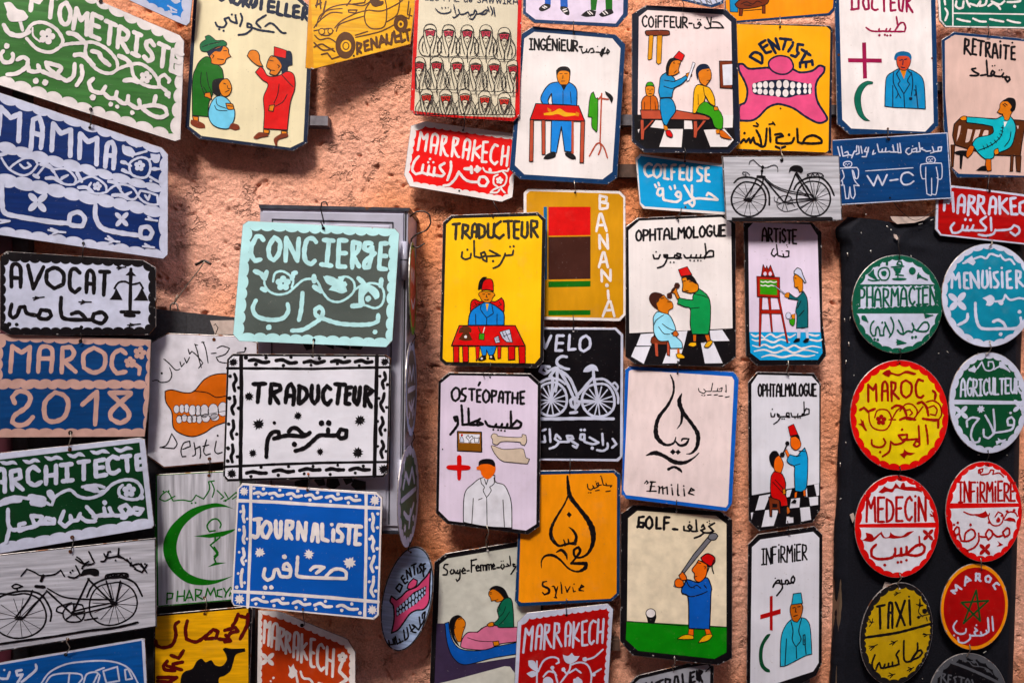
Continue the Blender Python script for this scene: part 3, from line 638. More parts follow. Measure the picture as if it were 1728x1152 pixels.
V(0,730,2.729)
SIGN('trade_sign','dark green sign lettered ARCHITECTE in white with vine scroll','sign','-60 103 0 92 645 22 668 30 710 425 700 438 0 555 -60 565','W2',d=.026,yaw=-12)
SC('DG','-40 128 642 44 682 398 0 512 -40 520',75,9,edges='00110')
P('lettering')
L('W2',21,'-5 175 5 165 20 180 22 270 / 0 225 22 228 / 57 262 50 178 / 50 178 90 170 95 205 57 220 105 260 / 180 175 155 155 130 175 130 225 160 240 190 225 / 212 155 212 235 / 258 150 258 230 / 212 198 258 192 / 280 148 330 143 / 308 148 310 222 / 290 222 335 217 / 362 135 410 130 / 386 135 386 212 / 480 122 440 130 442 200 490 192 / 440 162 475 158 / 545 118 520 108 497 130 502 175 525 185 548 172 / 560 110 600 105 / 583 110 588 175 / 655 100 628 105 632 168 655 165 / 630 135 652 132')
P('painted_scrolls')
L('W2',15,'240 330 260 290 320 262 360 290 410 300 470 280 520 235 580 215 630 225 655 265 640 300 600 305 555 290 548 260 565 240 / 380 248 440 240 480 250 / 430 240 455 270 480 265 / 0 318 60 295 120 300 190 310 230 330')
L('W2',32,'0 325 40 310 90 305 / 140 295 200 305 / 150 320 200 325 / 230 275 245 300 / 400 250 440 260');FL('W2',595,265,32);D('W2','652 295 14')
L('W2',17,'0 132 30 140 60 135 80 145 / 105 125 135 135 160 125 185 133 / 205 108 235 120 262 112 290 122 / 310 97 340 108 365 97 392 108 / 415 82 445 92 475 83 505 93 / 525 68 555 82 585 70 612 74',taper=1)
P('arabic_lettering')
L('W2',19,'655 350 620 345 610 365 640 375 658 350 / 612 368 575 375 545 380 / 575 375 550 345 580 330 600 350 580 385 560 390 / 545 380 520 375 505 345 / 515 378 470 380 / 480 345 485 375 430 385 / 400 340 440 385 440 395 / 440 405 400 405 370 385 / 370 370 360 400 330 405 325 380 / 330 405 300 430 275 410 295 360 / 250 400 215 390 200 415 250 415 250 395 / 205 415 160 420 145 380 195 385 170 425 100 440 / 115 415 90 420 90 450 130 435 / 95 440 60 445 40 420 38 350 / 45 440 30 500')
D('W2','483 320 12 548 295 3')
P('nail_hole');D('RU','322 75 10 333 480 10')

SIGN('trade_sign','whitewashed sign with black bicycle riding up to a curved Arabic title','sign','-60 566 0 560 718 483 722 893 0 1005 -60 1012','BK',d=.034,yaw=-12,streak=2)
f('GW','-60 571 0 566 712 489 716 888 0 1000 -60 1006')
P('painted_bicycle')
L('BK',9,'-20 760 0 740 60 745 120 740 180 765 212 830 200 890 150 930 80 945 20 930 -20 900')
L('BK',10,'-30 790 0 755 80 730 150 730 200 755 235 820 232 865')
L('BK',8,'520 690 450 710 415 770 420 840 470 880 540 880 610 840 632 780 610 720 560 690 520 690')
L('BK',10,'400 755 430 700 500 668 560 665 620 690 655 750')
RAY('BK',3,92,850,118,90,13,'');RAY('BK',3,528,785,100,95,14,'')
L('BK',9,'150 725 130 770 75 845 / 215 730 160 790 110 850 / 215 725 335 835 / 335 830 410 670 / 405 670 520 785')
L('BK',5,'220 715 300 755 420 765 520 765 / 340 820 420 800 520 780 / 350 835 420 820 520 795 / 390 860 450 850 / 330 780 270 800 260 820 290 830 / 300 800 330 785 380 790 390 830 370 865 310 865 290 830 310 795 / 340 830 390 820 / 340 830 300 860 / 340 830 340 790 / 340 830 375 860')
L('BK',15,'165 705 205 708 / 200 655 190 680 / 335 825 340 835')
L('BK',5,'98 658 125 625 160 640 190 655 250 650 280 630 298 660 / 55 705 75 695 105 705 70 715 55 705 / 80 715 80 725')
L('BK',18,'75 850 100 852 / 515 780 535 785')
F('BK','370 660 385 630 430 622 455 632 455 655 435 658 410 650')
L('BK',6,'485 665 500 650 580 645 590 660 485 668 / 495 660 510 650 520 662 535 648 545 660 560 648 570 660 585 650 / 490 680 520 780 / 555 680 535 780')
L('BK',11,'0 970 100 955 250 935 400 910 530 895 635 870')
P('arabic_lettering')
L('BK',8,'678 605 655 640 620 625 / 665 625 640 600 / 625 622 600 600 585 580 / 605 595 600 610 640 600 / 570 575 545 570 545 555 / 548 530 545 565 520 570 / 520 570 490 575 480 555 / 500 545 485 585 465 590 / 435 595 410 545 / 430 600 395 605 370 580 355 570 / 395 605 380 615 / 350 610 370 650 345 665 315 660')
L('BK',8,'545 560 590 590 / 650 600 675 640 / 350 580 385 600 410 590')
D('BK','668 602 5 533 585 5 508 545 5 325 640 5 335 632 5 380 622 5 600 575 4')
P('nail_hole');D('RU','325 545 9 313 948 8')

SIGN('trade_sign','mid blue sign with white outline of a small car, cut by the frame bottom','sign','-60 1065 0 1057 655 945 668 948 680 1200 -60 1230','W2',d=.03,yaw=-12,streak=1)
f('BL2','-60 1075 0 1067 652 955 668 1230 -60 1230')
P('painted_car')
L('W2',8,'190 1152 230 1100 300 1065 380 1052 480 1048 550 1060 600 1090 635 1150 / 210 1152 240 1115 310 1105 370 1110 380 1130 355 1160 / 385 1150 400 1110 440 1100 460 1115 450 1152 / 475 1095 540 1075 550 1140 490 1150 475 1095 / 575 1090 590 1085 610 1130 580 1135 575 1090 / 440 1095 480 1080 / 320 1110 315 1150 / 430 1152 450 1110')
P('arabic_lettering')
L('W2',12,'165 1065 165 1090 120 1130 100 1145 / 100 1090 75 1095 80 1115 105 1110 80 1150 / 45 1100 35 1130 10 1130 -5 1125')
D('W2','20 1090 5')
P('nail_hole');D('BK','303 1020 9')
# ---- signs round the metal cabinet -------------------------------------
V(240,540,4)
SIGN('trade_sign','rough white sign with an orange denture and black script, half behind the TRADUCTEUR sign','sign','55 150 170 88 620 105 780 150 780 880 560 960 145 998 28 915','RU',d=.02,yaw=-4)
f('W3','62 155 172 95 620 112 772 155 772 872 560 952 148 988 36 910')
P('arabic_lettering')
L('BK',8,'410 145 430 200 445 290 / 400 150 420 150 / 310 195 320 230 335 210 370 240 410 290 380 325 / 355 160 372 210 385 270 400 320 / 355 165 375 170 / 320 250 300 290 285 255 / 285 290 265 315 255 280 / 255 330 225 335 180 290 145 262 / 70 410 100 405 130 420 180 410 200 370 185 320 / 150 265 160 270 / 505 190 540 175 590 190 560 230 500 250 520 280 570 290 / 465 225 500 222 / 640 220 690 215 700 190',taper=.3)
D('BK','132 358 8 697 190 8')
P('painted_denture')
F('OR','155 480 200 470 290 490 350 478 420 400 500 365 600 365 660 400 660 680 600 690 560 690 480 720 420 760 340 785 260 765 210 720 200 620 160 550',o='BK',ow=5)
L('BK',5,'350 478 440 490 500 520 570 510')
O('W3','232 600 20 28 268 598 18 30 300 595 18 30 340 608 26 36 378 610 20 38 420 612 30 44 480 615 36 52 545 600 34 48 600 600 30 48 250 670 20 26 285 660 20 26 322 668 20 26 350 665 20 26 385 668 20 28 430 660 28 28 490 655 30 24','BK',4)
L('BK',3,'235 640 330 645 450 632 570 610')
P('lettering')
L('BK',8,'200 765 235 830 215 865 120 858 165 840 200 765 / 275 870 325 850 320 815 280 830 262 880 270 920 295 918 / 350 825 360 900 340 915 / 355 870 390 850 395 900 390 930 / 435 805 415 880 430 910 460 900 / 410 850 450 840 / 500 815 490 880 510 900 540 890')
D('BK','510 778 7')
P('nail_hole');D('RU','485 130 12 455 935 12')

V(250,780,3.094)
SIGN('trade_sign','grey white board with green crescent and snake cup lettered PHARMCYA','sign','40 62 480 38 500 715 50 755 25 740','GN',d=.018,yaw=-4,streak=3)
f('GW','46 68 475 46 494 708 54 746')
P('painted_crescent')
F('GN','455 245 380 215 320 215 220 245 130 320 85 400 82 480 120 560 200 625 290 640 370 625 445 590 350 612 260 600 190 560 155 490 150 420 180 340 240 280 320 240 400 232')
P('painted_cup')
f('GN','237 384 300 375 460 345 440 362 390 385 320 393');f('GN','310 545 350 520 410 522')
L('GN',9,'350 355 320 360 308 330 330 300 360 295 380 320 375 340 / 350 385 350 410 / 375 390 350 410 325 430 350 460 365 480 345 500 355 525 / 345 440 365 470 345 490')
P('arabic_lettering')
L('GN',7,'345 95 315 100 320 140 290 190 250 170 225 200 180 195 130 200 110 160 95 150 70 170 60 190 90 200 130 180 140 175 / 330 100 345 140 335 180 / 360 145 395 180 380 190 / 400 155 420 190 395 200 / 420 190 460 155 470 170 440 190')
D('GN','80 150 5 108 148 5 228 212 5 248 210 5 405 200 5')
P('lettering')
L('GN',8,'98 735 100 680 / 100 680 130 682 125 708 98 712 / 155 670 150 722 / 190 665 188 722 / 152 698 188 695 / 195 720 215 665 235 718 / 203 705 230 702 / 248 718 248 660 / 248 660 280 665 270 688 248 692 285 712 / 300 700 310 655 325 690 345 652 355 700 / 385 660 362 665 362 695 385 700 / 395 655 408 680 430 650 / 408 680 402 700 / 425 695 440 650')
P('nail_hole');D('RU','318 67 9 295 705 9')

SIGN('trade_sign','yellow sign with dark red Arabic title above a black camel','sign','30 805 45 792 530 748 545 765 530 1160 530 1250 28 1250','BK',d=.024,yaw=-4,streak=1)
f('YE','38 812 48 802 522 760 524 1250 36 1250')
P('arabic_lettering')
L('DR',20,'160 830 140 850 145 900 125 950 80 965 45 955 40 930 / 205 825 195 870 200 920 250 935 300 905 340 870 365 880 355 915 300 920 / 370 920 410 925 430 890 470 880 455 860 400 875 / 405 900 430 930 400 935 / 470 790 455 830 440 850 / 520 790 515 850 480 920 / 480 800 520 810 / 120 1005 160 1020 185 980 / 180 1040 130 1050 140 1085 90 1080 80 1060 100 1035 / 100 1060 175 1080 / 50 1120 150 1120 100 1150 / 50 1140 120 1145')
P('painted_camel')
F('BK','170 1250 170 1130 190 1090 230 1075 255 1035 280 1022 300 1040 330 1030 350 1055 385 1060 410 1030 405 1000 390 975 400 965 440 970 505 968 508 985 460 1000 445 1040 430 1085 400 1110 370 1125 370 1180 360 1250 330 1250 325 1180 230 1170 210 1250')
P('nail_hole');D('RU','295 790 8')

V(380,330,4.267)
SIGN('trade_sign','grey sign lettered CONCIERGE with thick pale mint scalloped border hung on a hook','sign','125 210 165 182 1225 238 1255 272 1205 1045 1160 1092 100 1048 55 1000','MT',d=.130,yaw=1,pitch=1,streak=4)
SC('SG','180 235 1195 280 1170 1040 118 1000',85,17)
P('lettering')
L('MT',34,'275 320 255 295 225 295 190 370 190 430 215 470 255 460 / 355 300 315 370 320 440 350 465 385 420 395 340 355 300 / 435 470 440 305 520 470 530 310 / 655 335 630 310 590 320 570 400 580 470 620 495 645 470 / 710 320 780 325 / 748 322 730 500 / 690 495 765 505 / 875 325 820 320 812 510 865 512 / 825 415 870 415 / 915 520 920 335 / 920 335 970 345 955 400 918 430 965 510 / 1055 345 1010 340 1000 380 1030 400 1060 370 1055 420 1035 515 1005 520 1005 480 1060 430 1080 415 / 1165 345 1122 345 1108 525 1160 530 / 1118 435 1160 435')
P('painted_scrolls')
L('MT',17,'285 590 285 640 320 690 380 712 450 700 500 660 560 610 620 600 665 620 700 690 750 750 820 765 890 730 930 680 925 620 880 585 820 590 / 930 680 990 640 / 345 620 360 560 410 545 460 570 490 610 480 660 / 1000 640 1060 630 1120 650 1145 710 1130 780 1080 810 1010 790 960 790')
L('MT',36,'215 545 260 565 285 600 / 285 590 300 550 / 265 670 290 680 / 490 560 510 555 / 480 600 490 570 / 640 580 640 620 / 640 655 690 690 / 1125 605 1120 650 / 730 590 790 610 / 960 595 1000 640 990 700 980 740 / 915 795 980 790')
F('MT','705 580 760 590 810 600 870 580 850 620 870 660 880 690 840 705 790 690 745 680 770 650 730 630');F('MT','970 640 1040 640 1100 680 1110 730 1080 750 1060 720 1030 690 1000 730 1010 790 960 780 960 700')
FL('MT',418,632,56);D('MT','855 640 24 1030 742 22');D('SG','858 640 0')
P('arabic_lettering')
L('MT',32,'222 755 200 810 220 860 270 885 350 895 420 880 455 830 450 780 / 558 700 548 820 532 895 / 480 972 560 965 640 920 690 880 705 830 680 800 650 820 655 860 720 890 820 920 950 930 1050 925 1100 905 1103 860')
D('MT','315 948 21 1080 982 18')
P('nail_hole');D('BK','708 235 12 640 1040 12')

V(360,580,4.8)
SIGN('trade_sign','white sign with thick black frame lines and stars lettered TRADUCTEUR','sign','110 125 155 78 1395 88 1440 120 1415 1045 1380 1078 110 1115 78 1070','BK',d=.124,yaw=1,pitch=1,streak=4)
f('W4','128 130 160 100 1385 105 1425 125 1402 1035 1370 1062 120 1092 95 1065')
P('frame_lines')
LS('BK',22,'112 198 500 200 800 203 1100 195 1425 190 / 92 995 500 975 900 962 1410 955');LS('BK',32,'225 95 228 400 222 800 220 1095 / 1325 100 1318 500 1305 1065')
P('painted_scrolls')
L('BK',32,'290 135 340 130 400 150 450 145 / 510 135 560 130 620 155 675 150 / 735 150 790 140 840 155 900 140 / 955 145 1010 135 1050 150 1105 140 / 1150 145 1200 135 1240 150 1285 145 / 270 1045 320 1035 380 1045 430 1045 / 485 1030 540 1020 600 1035 650 1030 / 700 1025 760 1010 810 1020 865 1018 / 915 1020 960 1010 1000 1018 1055 1018 / 1105 1020 1160 1005 1210 1018 1265 1018')
L('BK',28,'172 245 185 290 165 330 175 380 / 170 425 175 480 150 520 165 570 / 160 620 165 680 145 720 158 770 / 155 815 160 870 145 910 155 955 / 1385 230 1395 280 1370 310 1380 360 / 1385 400 1375 450 1355 490 1380 545 / 1365 595 1375 640 1350 690 1362 735 / 1365 785 1380 830 1358 870 1370 920')
D('BK','265 110 18 428 112 15 630 107 15 803 100 12 860 118 15 1065 107 12 1252 118 12 345 165 17 568 175 15 792 172 13 1005 160 14 1182 175 12 137 262 15 205 355 14 132 440 17 205 520 16 125 648 15 190 730 15 120 845 17 195 912 15 118 948 17 1350 262 13 1410 330 14 1342 440 13 1403 513 13 1330 627 14 1392 697 14 1332 828 12 1398 868 12 387 998 14 610 992 14 808 990 13 1008 982 12 1215 988 14 305 1072 14 527 1062 15 737 1050 13 947 1056 13 1150 1044 13')
ST('BK','162 148 38 1390 145 38 150 1050 42 1378 1015 42 288 425 42 368 650 50 685 582 36 1188 620 48 320 885 35 865 872 32 1170 880 48',11)
P('lettering')
L('BK',36,'325 325 425 322 / 372 330 360 470 / 460 480 470 325 / 475 325 540 335 545 370 480 400 530 480 / 585 475 600 360 630 325 655 380 648 490 / 600 420 645 420 / 700 340 690 480 / 695 340 750 370 755 430 700 485 / 800 335 795 440 820 480 848 440 850 340 / 950 365 920 340 890 390 895 460 925 490 955 455 / 985 325 1070 330 / 1025 330 1005 480 / 1120 350 1080 355 1070 480 1105 485 / 1070 410 1105 405 / 1150 350 1140 450 1165 490 1180 440 1190 350 / 1225 500 1235 345 / 1235 345 1290 380 1235 425 1280 510')
P('arabic_lettering')
L('BK',34,'430 915 440 780 480 715 530 710 535 755 490 765 / 490 765 600 740 730 745 785 715 / 610 710 640 680 680 685 730 730 770 730 / 665 865 740 840 800 790 860 740 930 740 930 690 / 930 740 1000 735 1030 690 1080 700 1075 755 1030 765 1005 735')
D('BK','495 637 15 658 812 22 877 640 24 935 640 24')
P('nail_hole');D('OR','770 1052 11')

V(380,800,4.608)
SIGN('trade_sign','bright blue sign with white grid border and dots lettered JOURNALISTE','sign','92 105 130 68 1180 140 1225 180 1197 1095 1160 1130 65 1022 45 990','W',d=.127,yaw=1,pitch=1,streak=4)
f('BL3','108 112 140 85 1175 158 1208 188 1180 1085 1150 1112 72 1012 60 990')
P('frame_lines')
LS('W',26,'100 203 400 215 700 235 1210 262 / 55 908 400 925 800 955 1190 990');LS('W',24,'200 85 196 500 175 1030 / 1096 150 1095 600 1085 1110')
P('painted_scrolls')
L('W',24,'225 148 265 140 290 155 320 145 / 345 150 385 145 410 165 450 160 / 480 155 520 148 550 172 595 165 / 625 165 670 158 700 185 750 175 / 785 178 830 168 860 192 905 185 / 935 185 970 180 1000 200 1048 198 / 210 975 250 965 290 985 330 990 / 360 985 410 975 440 1000 490 1000 / 525 1000 570 985 610 1010 660 1005 / 695 1015 740 1000 780 1025 830 1025 / 870 1025 910 1015 970 1045 1030 1045 / 140 245 145 300 140 330 150 370 / 145 405 150 460 140 500 150 535 / 140 575 148 630 130 660 145 700 / 135 735 125 790 125 830 130 870 / 1145 305 1155 350 1145 400 1155 440 / 1140 480 1155 520 1145 560 1155 595 / 1160 635 1150 670 1135 710 1150 755 / 1155 795 1150 850 1135 900 1155 945')
D('W','225 108 12 298 112 13 425 122 12 565 128 14 718 140 14 878 152 14 1020 168 14 258 172 11 365 182 12 513 187 12 660 198 13 820 208 12 958 220 13 122 288 12 172 345 11 112 430 13 170 500 11 110 603 11 162 670 11 102 768 11 152 840 12 90 875 15 1188 305 13 1125 350 12 1185 412 13 1125 500 13 1182 575 14 1122 650 12 1180 722 14 1120 832 12 1172 905 14 298 952 14 448 962 14 622 970 13 780 985 13 985 1005 13 240 1005 13 380 1018 13 553 1033 13 705 1045 13 907 1055 14 1048 1075 15')
ST('W','148 130 38 1165 200 45 112 968 44 1145 1052 42 270 605 42 652 620 42 968 685 50',10)
P('lettering')
L('W',32,'225 350 280 345 / 260 350 258 460 235 490 215 475 / 320 365 285 420 295 480 325 490 355 430 345 380 320 365 / 395 360 395 450 410 490 430 470 435 365 / 475 495 480 362 / 480 362 525 370 520 410 485 430 520 500 / 565 500 570 370 620 510 630 375 / 675 515 695 385 715 390 722 520 / 685 460 720 460 / 755 385 755 500 800 515 / 842 430 840 515 / 915 395 885 390 875 430 910 470 905 515 870 515 / 935 395 1000 400 / 968 400 960 535 / 1060 405 1020 400 1012 540 1050 540 / 1018 465 1050 465')
D('W','830 388 15')
P('arabic_lettering')
L('W',27,'310 730 300 790 330 820 370 800 385 740 410 735 430 790 480 795 505 790 510 730 485 690 460 700 455 735 500 740 / 565 640 560 720 555 770 / 555 770 600 795 940 808 940 760 900 735 840 740 780 795 / 665 740 700 715 770 720 710 765')
D('W','462 638 20 312 878 18 360 876 18')
P('nail_hole');D('RU','640 122 11 605 1045 11')

V(420,900,4.572)
SIGN('trade_sign','burnt orange sign lettered MARRAKECH with white flowers at the bottom edge','sign','70 590 240 600 765 815 822 912 822 1280 60 1280','W',d=.02,yaw=14)
SC('OR2','92 605 270 655 740 855 785 925 780 1270 90 1270',55,12,edges='11110100')
P('lettering')
L('W',22,'115 840 125 670 140 720 165 680 150 860 / 175 870 185 720 205 690 222 720 212 890 / 182 800 215 808 / 230 890 240 725 / 240 725 270 740 265 780 240 800 268 895 / 285 920 290 755 / 290 755 318 775 312 815 292 830 320 910 / 345 950 352 780 370 760 385 800 375 970 / 350 875 380 885 / 405 990 410 775 / 445 845 408 890 / 412 890 450 970 / 510 815 480 810 478 1000 505 1025 / 480 910 505 920 / 580 880 560 850 535 880 530 1000 560 1055 580 1030 / 605 870 600 1080 / 655 890 645 1100 / 602 965 650 985')
P('painted_scrolls')
F4('W',145,965,62)
F('W','305 1010 325 1030 345 1000 355 1035 375 1060 355 1100 330 1115 305 1090 315 1060')
L('W',18,'365 1080 380 1160 / 400 1060 420 1110 470 1120 500 1160')
FL('W',722,950,40);L('W',26,'725 980 700 1050 720 1080 760 1120 700 1160');L('W',24,'540 1150 580 1170')
D('W','190 1110 10 170 1135 8')
P('nail_hole');D('BK','410 705 14')

SIGN('oval_sign','pale blue oval sign with pink denture and slanting DENTISTE lettering','sign','EL 1220 502 190 412 12','BK',d=.05,yaw=20,streak=2)
EL('LB',1220,502,180,400,12)
P('painted_denture')
F('PK','1100 480 1140 510 1180 480 1220 440 1290 410 1330 370 1375 320 1402 270 1395 400 1390 520 1350 580 1290 590 1240 620 1190 690 1150 740 1100 765 1120 660 1115 560 1090 520',o='BK',ow=12)
F('PK','1222 420 1235 380 1270 345 1300 360 1290 400 1250 425',o='BK',ow=10)
f('BK','1135 575 1200 520 1270 450 1370 400 1362 470 1290 540 1210 590 1140 640')
O('LB','1148 580 8 13 1170 562 9 15 1193 546 9 16 1217 525 10 18 1242 505 10 20 1268 485 11 22 1295 468 10 20 1318 452 9 16 1338 435 8 13 1357 420 7 11 1148 615 8 14 1170 602 9 15 1193 590 9 15 1217 572 10 17 1242 553 10 18 1268 535 10 20 1293 515 10 20 1318 495 9 17 1338 475 8 15 1357 455 6 12')
P('lettering')
L('BK',15,'1135 420 1165 450 / 1135 418 1160 385 1185 400 1165 450 / 1190 320 1175 340 1205 385 1225 370 / 1188 360 1205 345 / 1225 350 1215 280 1255 330 1240 265 / 1255 245 1290 230 / 1272 240 1280 315 / 1300 265 1305 305 / 1330 230 1315 250 1335 280 1320 300 / 1330 245 1360 230 / 1348 240 1350 290 / 1365 265 1345 290 1350 330')
P('arabic_lettering')
L('BK',13,'1080 820 1085 855 1120 850 1110 810 / 1120 800 1130 850 / 1130 790 1145 850 1170 830 1160 810 / 1165 840 1190 825 / 1195 740 1205 820 1230 790 1220 720 / 1240 700 1260 750 1290 760 / 1260 700 1280 720 1250 750 / 1270 700 1310 740 1330 700 / 1315 640 1325 710 1350 670 1360 600 1340 620 1340 650')
P('nail_hole');D('BK','1250 142 9')

V(660,180,6)
SIGN('trade_sign','bright red sign lettered MARRAKECH with scalloped white border and chamfered corners','sign','200 195 345 148 1330 285 1330 700 1250 700 1230 920 1120 965 185 805 130 690','W',d=.016,yaw=0,streak=4)
SC('RD','245 240 345 195 1290 335 1290 660 1215 700 1190 890 1130 915 225 770 175 665',85,14)
P('lettering')
L('W',26,'270 440 300 260 330 330 370 280 345 450 / 400 465 415 310 445 275 475 320 450 475 / 415 390 460 395 / 500 490 520 300 / 520 300 560 310 550 360 515 390 550 480 575 500 / 615 505 635 315 / 635 315 680 330 665 380 625 405 670 500 690 510 / 725 520 745 370 770 330 800 370 775 535 / 740 435 790 440 / 820 545 850 345 / 905 400 835 450 / 840 450 895 520 / 980 360 935 360 920 560 965 562 / 930 460 970 465 / 1080 400 1050 385 1015 450 1010 540 1050 585 1075 560 / 1135 400 1115 590 / 1190 410 1170 600 / 1125 505 1180 500')
P('arabic_lettering')
L('W',27,'280 505 235 560 215 640 250 685 310 670 325 590 / 320 670 370 690 385 600 / 375 680 430 700 440 620 / 430 690 510 705 540 680 500 630 495 600 540 575 / 605 560 605 640 570 745 / 530 800 590 790 650 730 685 660 / 685 660 740 730 800 760 880 765 / 885 765 900 715 950 715 985 760 955 805 905 800 885 765')
D('W','395 532 13 377 565 12 428 565 12')
P('painted_scrolls')
L('W',18,'930 620 960 660 1050 670 1130 650 1180 655 1190 630 / 1130 660 1170 710 1150 790 1090 820 1040 780 1040 710 1080 690 / 1110 820 1130 850 1155 875 / 1090 820 1040 840 1005 870 1070 870 1100 840')
L('W',34,'745 630 800 630 / 810 610 815 670 / 870 610 890 640 870 660 / 850 640 900 630 / 1000 635 1005 650');FL('W',1098,748,38)
P('nail_hole');D('BK','728 242 10 690 853 10')

V(290,0,4)
SIGN('trade_sign','cream sign lettered STORYTELLER showing two standing figures and a seated child','sign','180 -80 820 -60 960 70 915 965 820 1020 185 940 90 860 150 -60','NV2',d=.01,yaw=-4,pitch=1,streak=3)
f('CR','195 -60 800 -40 930 80 888 955 800 998 200 918 118 855 172 -40')
P('lettering');L('NV2',24,'345 -60 360 -10 335 5 320 -5 / 385 -40 400 20 / 425 -20 415 20 445 35 470 5 450 -20 425 -20 / 490 -20 480 45 / 510 0 500 20 520 50 / 540 -10 530 30 555 45 565 10 / 570 -20 570 30 545 55 / 580 -20 615 -15 / 608 -15 600 65 / 690 15 655 10 650 80 690 85 / 655 45 690 50 / 720 15 710 95 745 105 / 775 30 765 105 800 112 / 860 45 825 42 820 115 860 120 / 825 80 855 82 / 880 130 890 55 / 890 55 915 60 910 90 885 100 925 145')
P('arabic_lettering')
L('NV2',15,'295 155 310 180 350 185 370 160 355 130 385 120 400 145 440 160 430 115 / 465 95 475 130 460 180 / 450 238 500 230 540 200 535 170 510 160 510 185 545 190 590 205 660 215 690 220 / 635 105 580 140 570 160 600 190 / 630 180 660 160 690 170 740 220 770 225')
D('NV2','320 200 8 350 210 8 405 100 8 430 105 8')
P('painted_old_man')
F('GN3','160 470 185 420 230 385 270 400 300 430 340 470 350 530 320 545 290 560 275 640 250 700 245 790 140 780 138 600 145 510',o='BK',ow=4)
F('SK1','245 370 290 330 345 312 380 330 385 360 400 385 370 400 355 430 320 440 270 430 265 400',o='BK',ow=4)
F('NV2','232 350 300 330 350 310 330 350 290 350 255 385');F('GN2','200 345 190 310 205 285 230 270 225 250 250 240 275 255 300 275 345 275 370 290 365 310 300 320 240 350',o='BK',ow=3)
L('BK',4,'205 320 260 300 330 285 / 200 490 195 560 220 640 / 235 490 250 580 280 640 / 275 370 285 380 275 395 / 350 345 370 345 / 310 400 350 405 / 215 590 240 630')
F('SK1','225 630 260 625 270 675 240 660 220 655',o='BK',ow=4);F('SK1','140 785 180 790 180 820 150 815',o='BK',ow=4);F('BR2','130 810 170 815 220 840 225 865 180 865 130 840')
P('painted_child')
F('BK','272 590 280 545 330 530 370 540 345 580 330 640 310 655 280 630')
F('SK2','320 570 345 540 375 535 395 560 405 600 390 640 360 655 335 640 320 600',o='BK',ow=4);L('BK',4,'350 565 365 570 / 375 580 380 600 395 600 / 360 625 390 610')
F('LB2','295 660 330 650 370 665 400 700 425 750 420 810 390 865 340 870 285 850 255 810 248 760 265 700',o='BK',ow=4)
F('SK2','365 700 410 705 420 740 380 740',o='BK',ow=4);L('BK',4,'300 670 310 710 370 735 / 290 715 310 745 375 750 / 375 715 410 720');F('BR2','385 865 405 835 450 845 460 870 430 880')
P('painted_woman')
F('RD3','600 450 620 470 645 510 680 520 730 510 780 485 825 510 830 600 800 700 780 880 620 870 625 760 620 660 650 575 610 540 565 490',o='BK',ow=4)
F('SK1','510 380 530 345 570 345 590 370 595 410 615 450 580 445 540 415',o='BK',ow=4)
F('SK1','665 385 700 385 740 410 745 450 725 490 700 512 660 500 665 475 640 450',o='BK',ow=4)
F('NV2','665 395 690 380 740 360 780 345 810 360 815 440 785 450 780 480 740 500 740 440 700 390');F('RD3','692 318 740 332 775 345 770 398 690 380',o='BK',ow=3)
L('BK',4,'660 410 685 415 / 665 475 695 480 / 725 570 715 640 690 700 / 780 640 750 690 700 720 / 745 510 790 560 820 590 / 715 440 728 450 720 460')
F('SK2','660 715 695 710 685 755 655 750',o='BK',ow=4);F('SK2','620 875 660 880 655 905 620 900',o='BK',ow=4);F('SK2','740 885 780 890 775 910 740 905',o='BK',ow=4)
F('BR2','550 930 590 895 640 905 655 920 600 930 570 940');F('BR2','690 940 740 905 785 905 780 925 720 945 712 985 700 985')

SIGN('trade_sign','yellow board with a brown line drawing of an old car lettered RENAULT','sign','930 -120 1660 -120 1612 300 955 468 900 460','DY',d=.04,yaw=-7,pitch=2,streak=1)
f('YE','935 -110 1650 -110 1604 296 958 462')
P('painted_car')
O('BR','1172 308 68 92 1545 160 48 60');O('YE','1175 312 36 40 1545 165 20 24');O('BR','1175 312 24 28 1545 165 10 12');O('YE','1175 312 16 20')
L('BR',9,'975 180 1000 110 1060 70 1150 60 / 960 190 990 150 1070 90 1150 90 / 1000 130 1060 60 1180 30 1290 40 1350 0 / 1100 190 1150 140 1250 90 1330 70 / 1110 215 1130 170 1200 140 1300 110 1310 160 1350 195 1420 190 1445 150 1450 60 1440 0 / 1300 120 1310 60 1350 0 / 1330 70 1420 75 1520 30 1570 -10 / 1540 0 1520 100 1450 150 / 1600 10 1590 100 1620 110 / 1610 60 1600 130 1560 110 / 1240 255 1350 230 1420 210 1500 170 / 1240 240 1320 215 / 960 210 1060 195 1090 210 1060 240 1010 240 / 965 240 1000 270 1060 260 1110 290 / 1190 70 1250 70 1240 90 1195 85 1190 70 / 1180 40 1210 0 / 1220 30 1300 20 1310 -10')
L('BR',11,'960 320 1010 300 1050 320 1100 350 / 1010 370 1050 360 1080 400 1140 380 / 960 290 1020 340 1090 330 / 970 40 1010 20 / 985 0 975 50 / 1000 -10 1005 60 / 1040 10 1020 100')
O('YE','1012 215 20 20 1070 212 16 18','BR',7);L('BR',26,'1345 10 1375 35 1420 20 / 1360 0 1400 15')
P('lettering');L('BR',17,'1252 365 1250 290 / 1250 290 1280 300 1270 325 1252 335 1278 358 / 1325 275 1298 285 1305 345 1335 335 / 1300 312 1325 305 / 1350 335 1345 265 1385 320 1380 255 / 1400 320 1415 245 1448 300 / 1405 290 1440 280 / 1450 235 1450 285 1480 300 1490 225 / 1500 215 1510 285 1535 280 / 1505 250 1540 240 / 1540 200 1550 285 1575 270 / 1560 215 1605 200 / 1585 210 1595 275')
P('nail_hole');D('BK','1228 378 7')

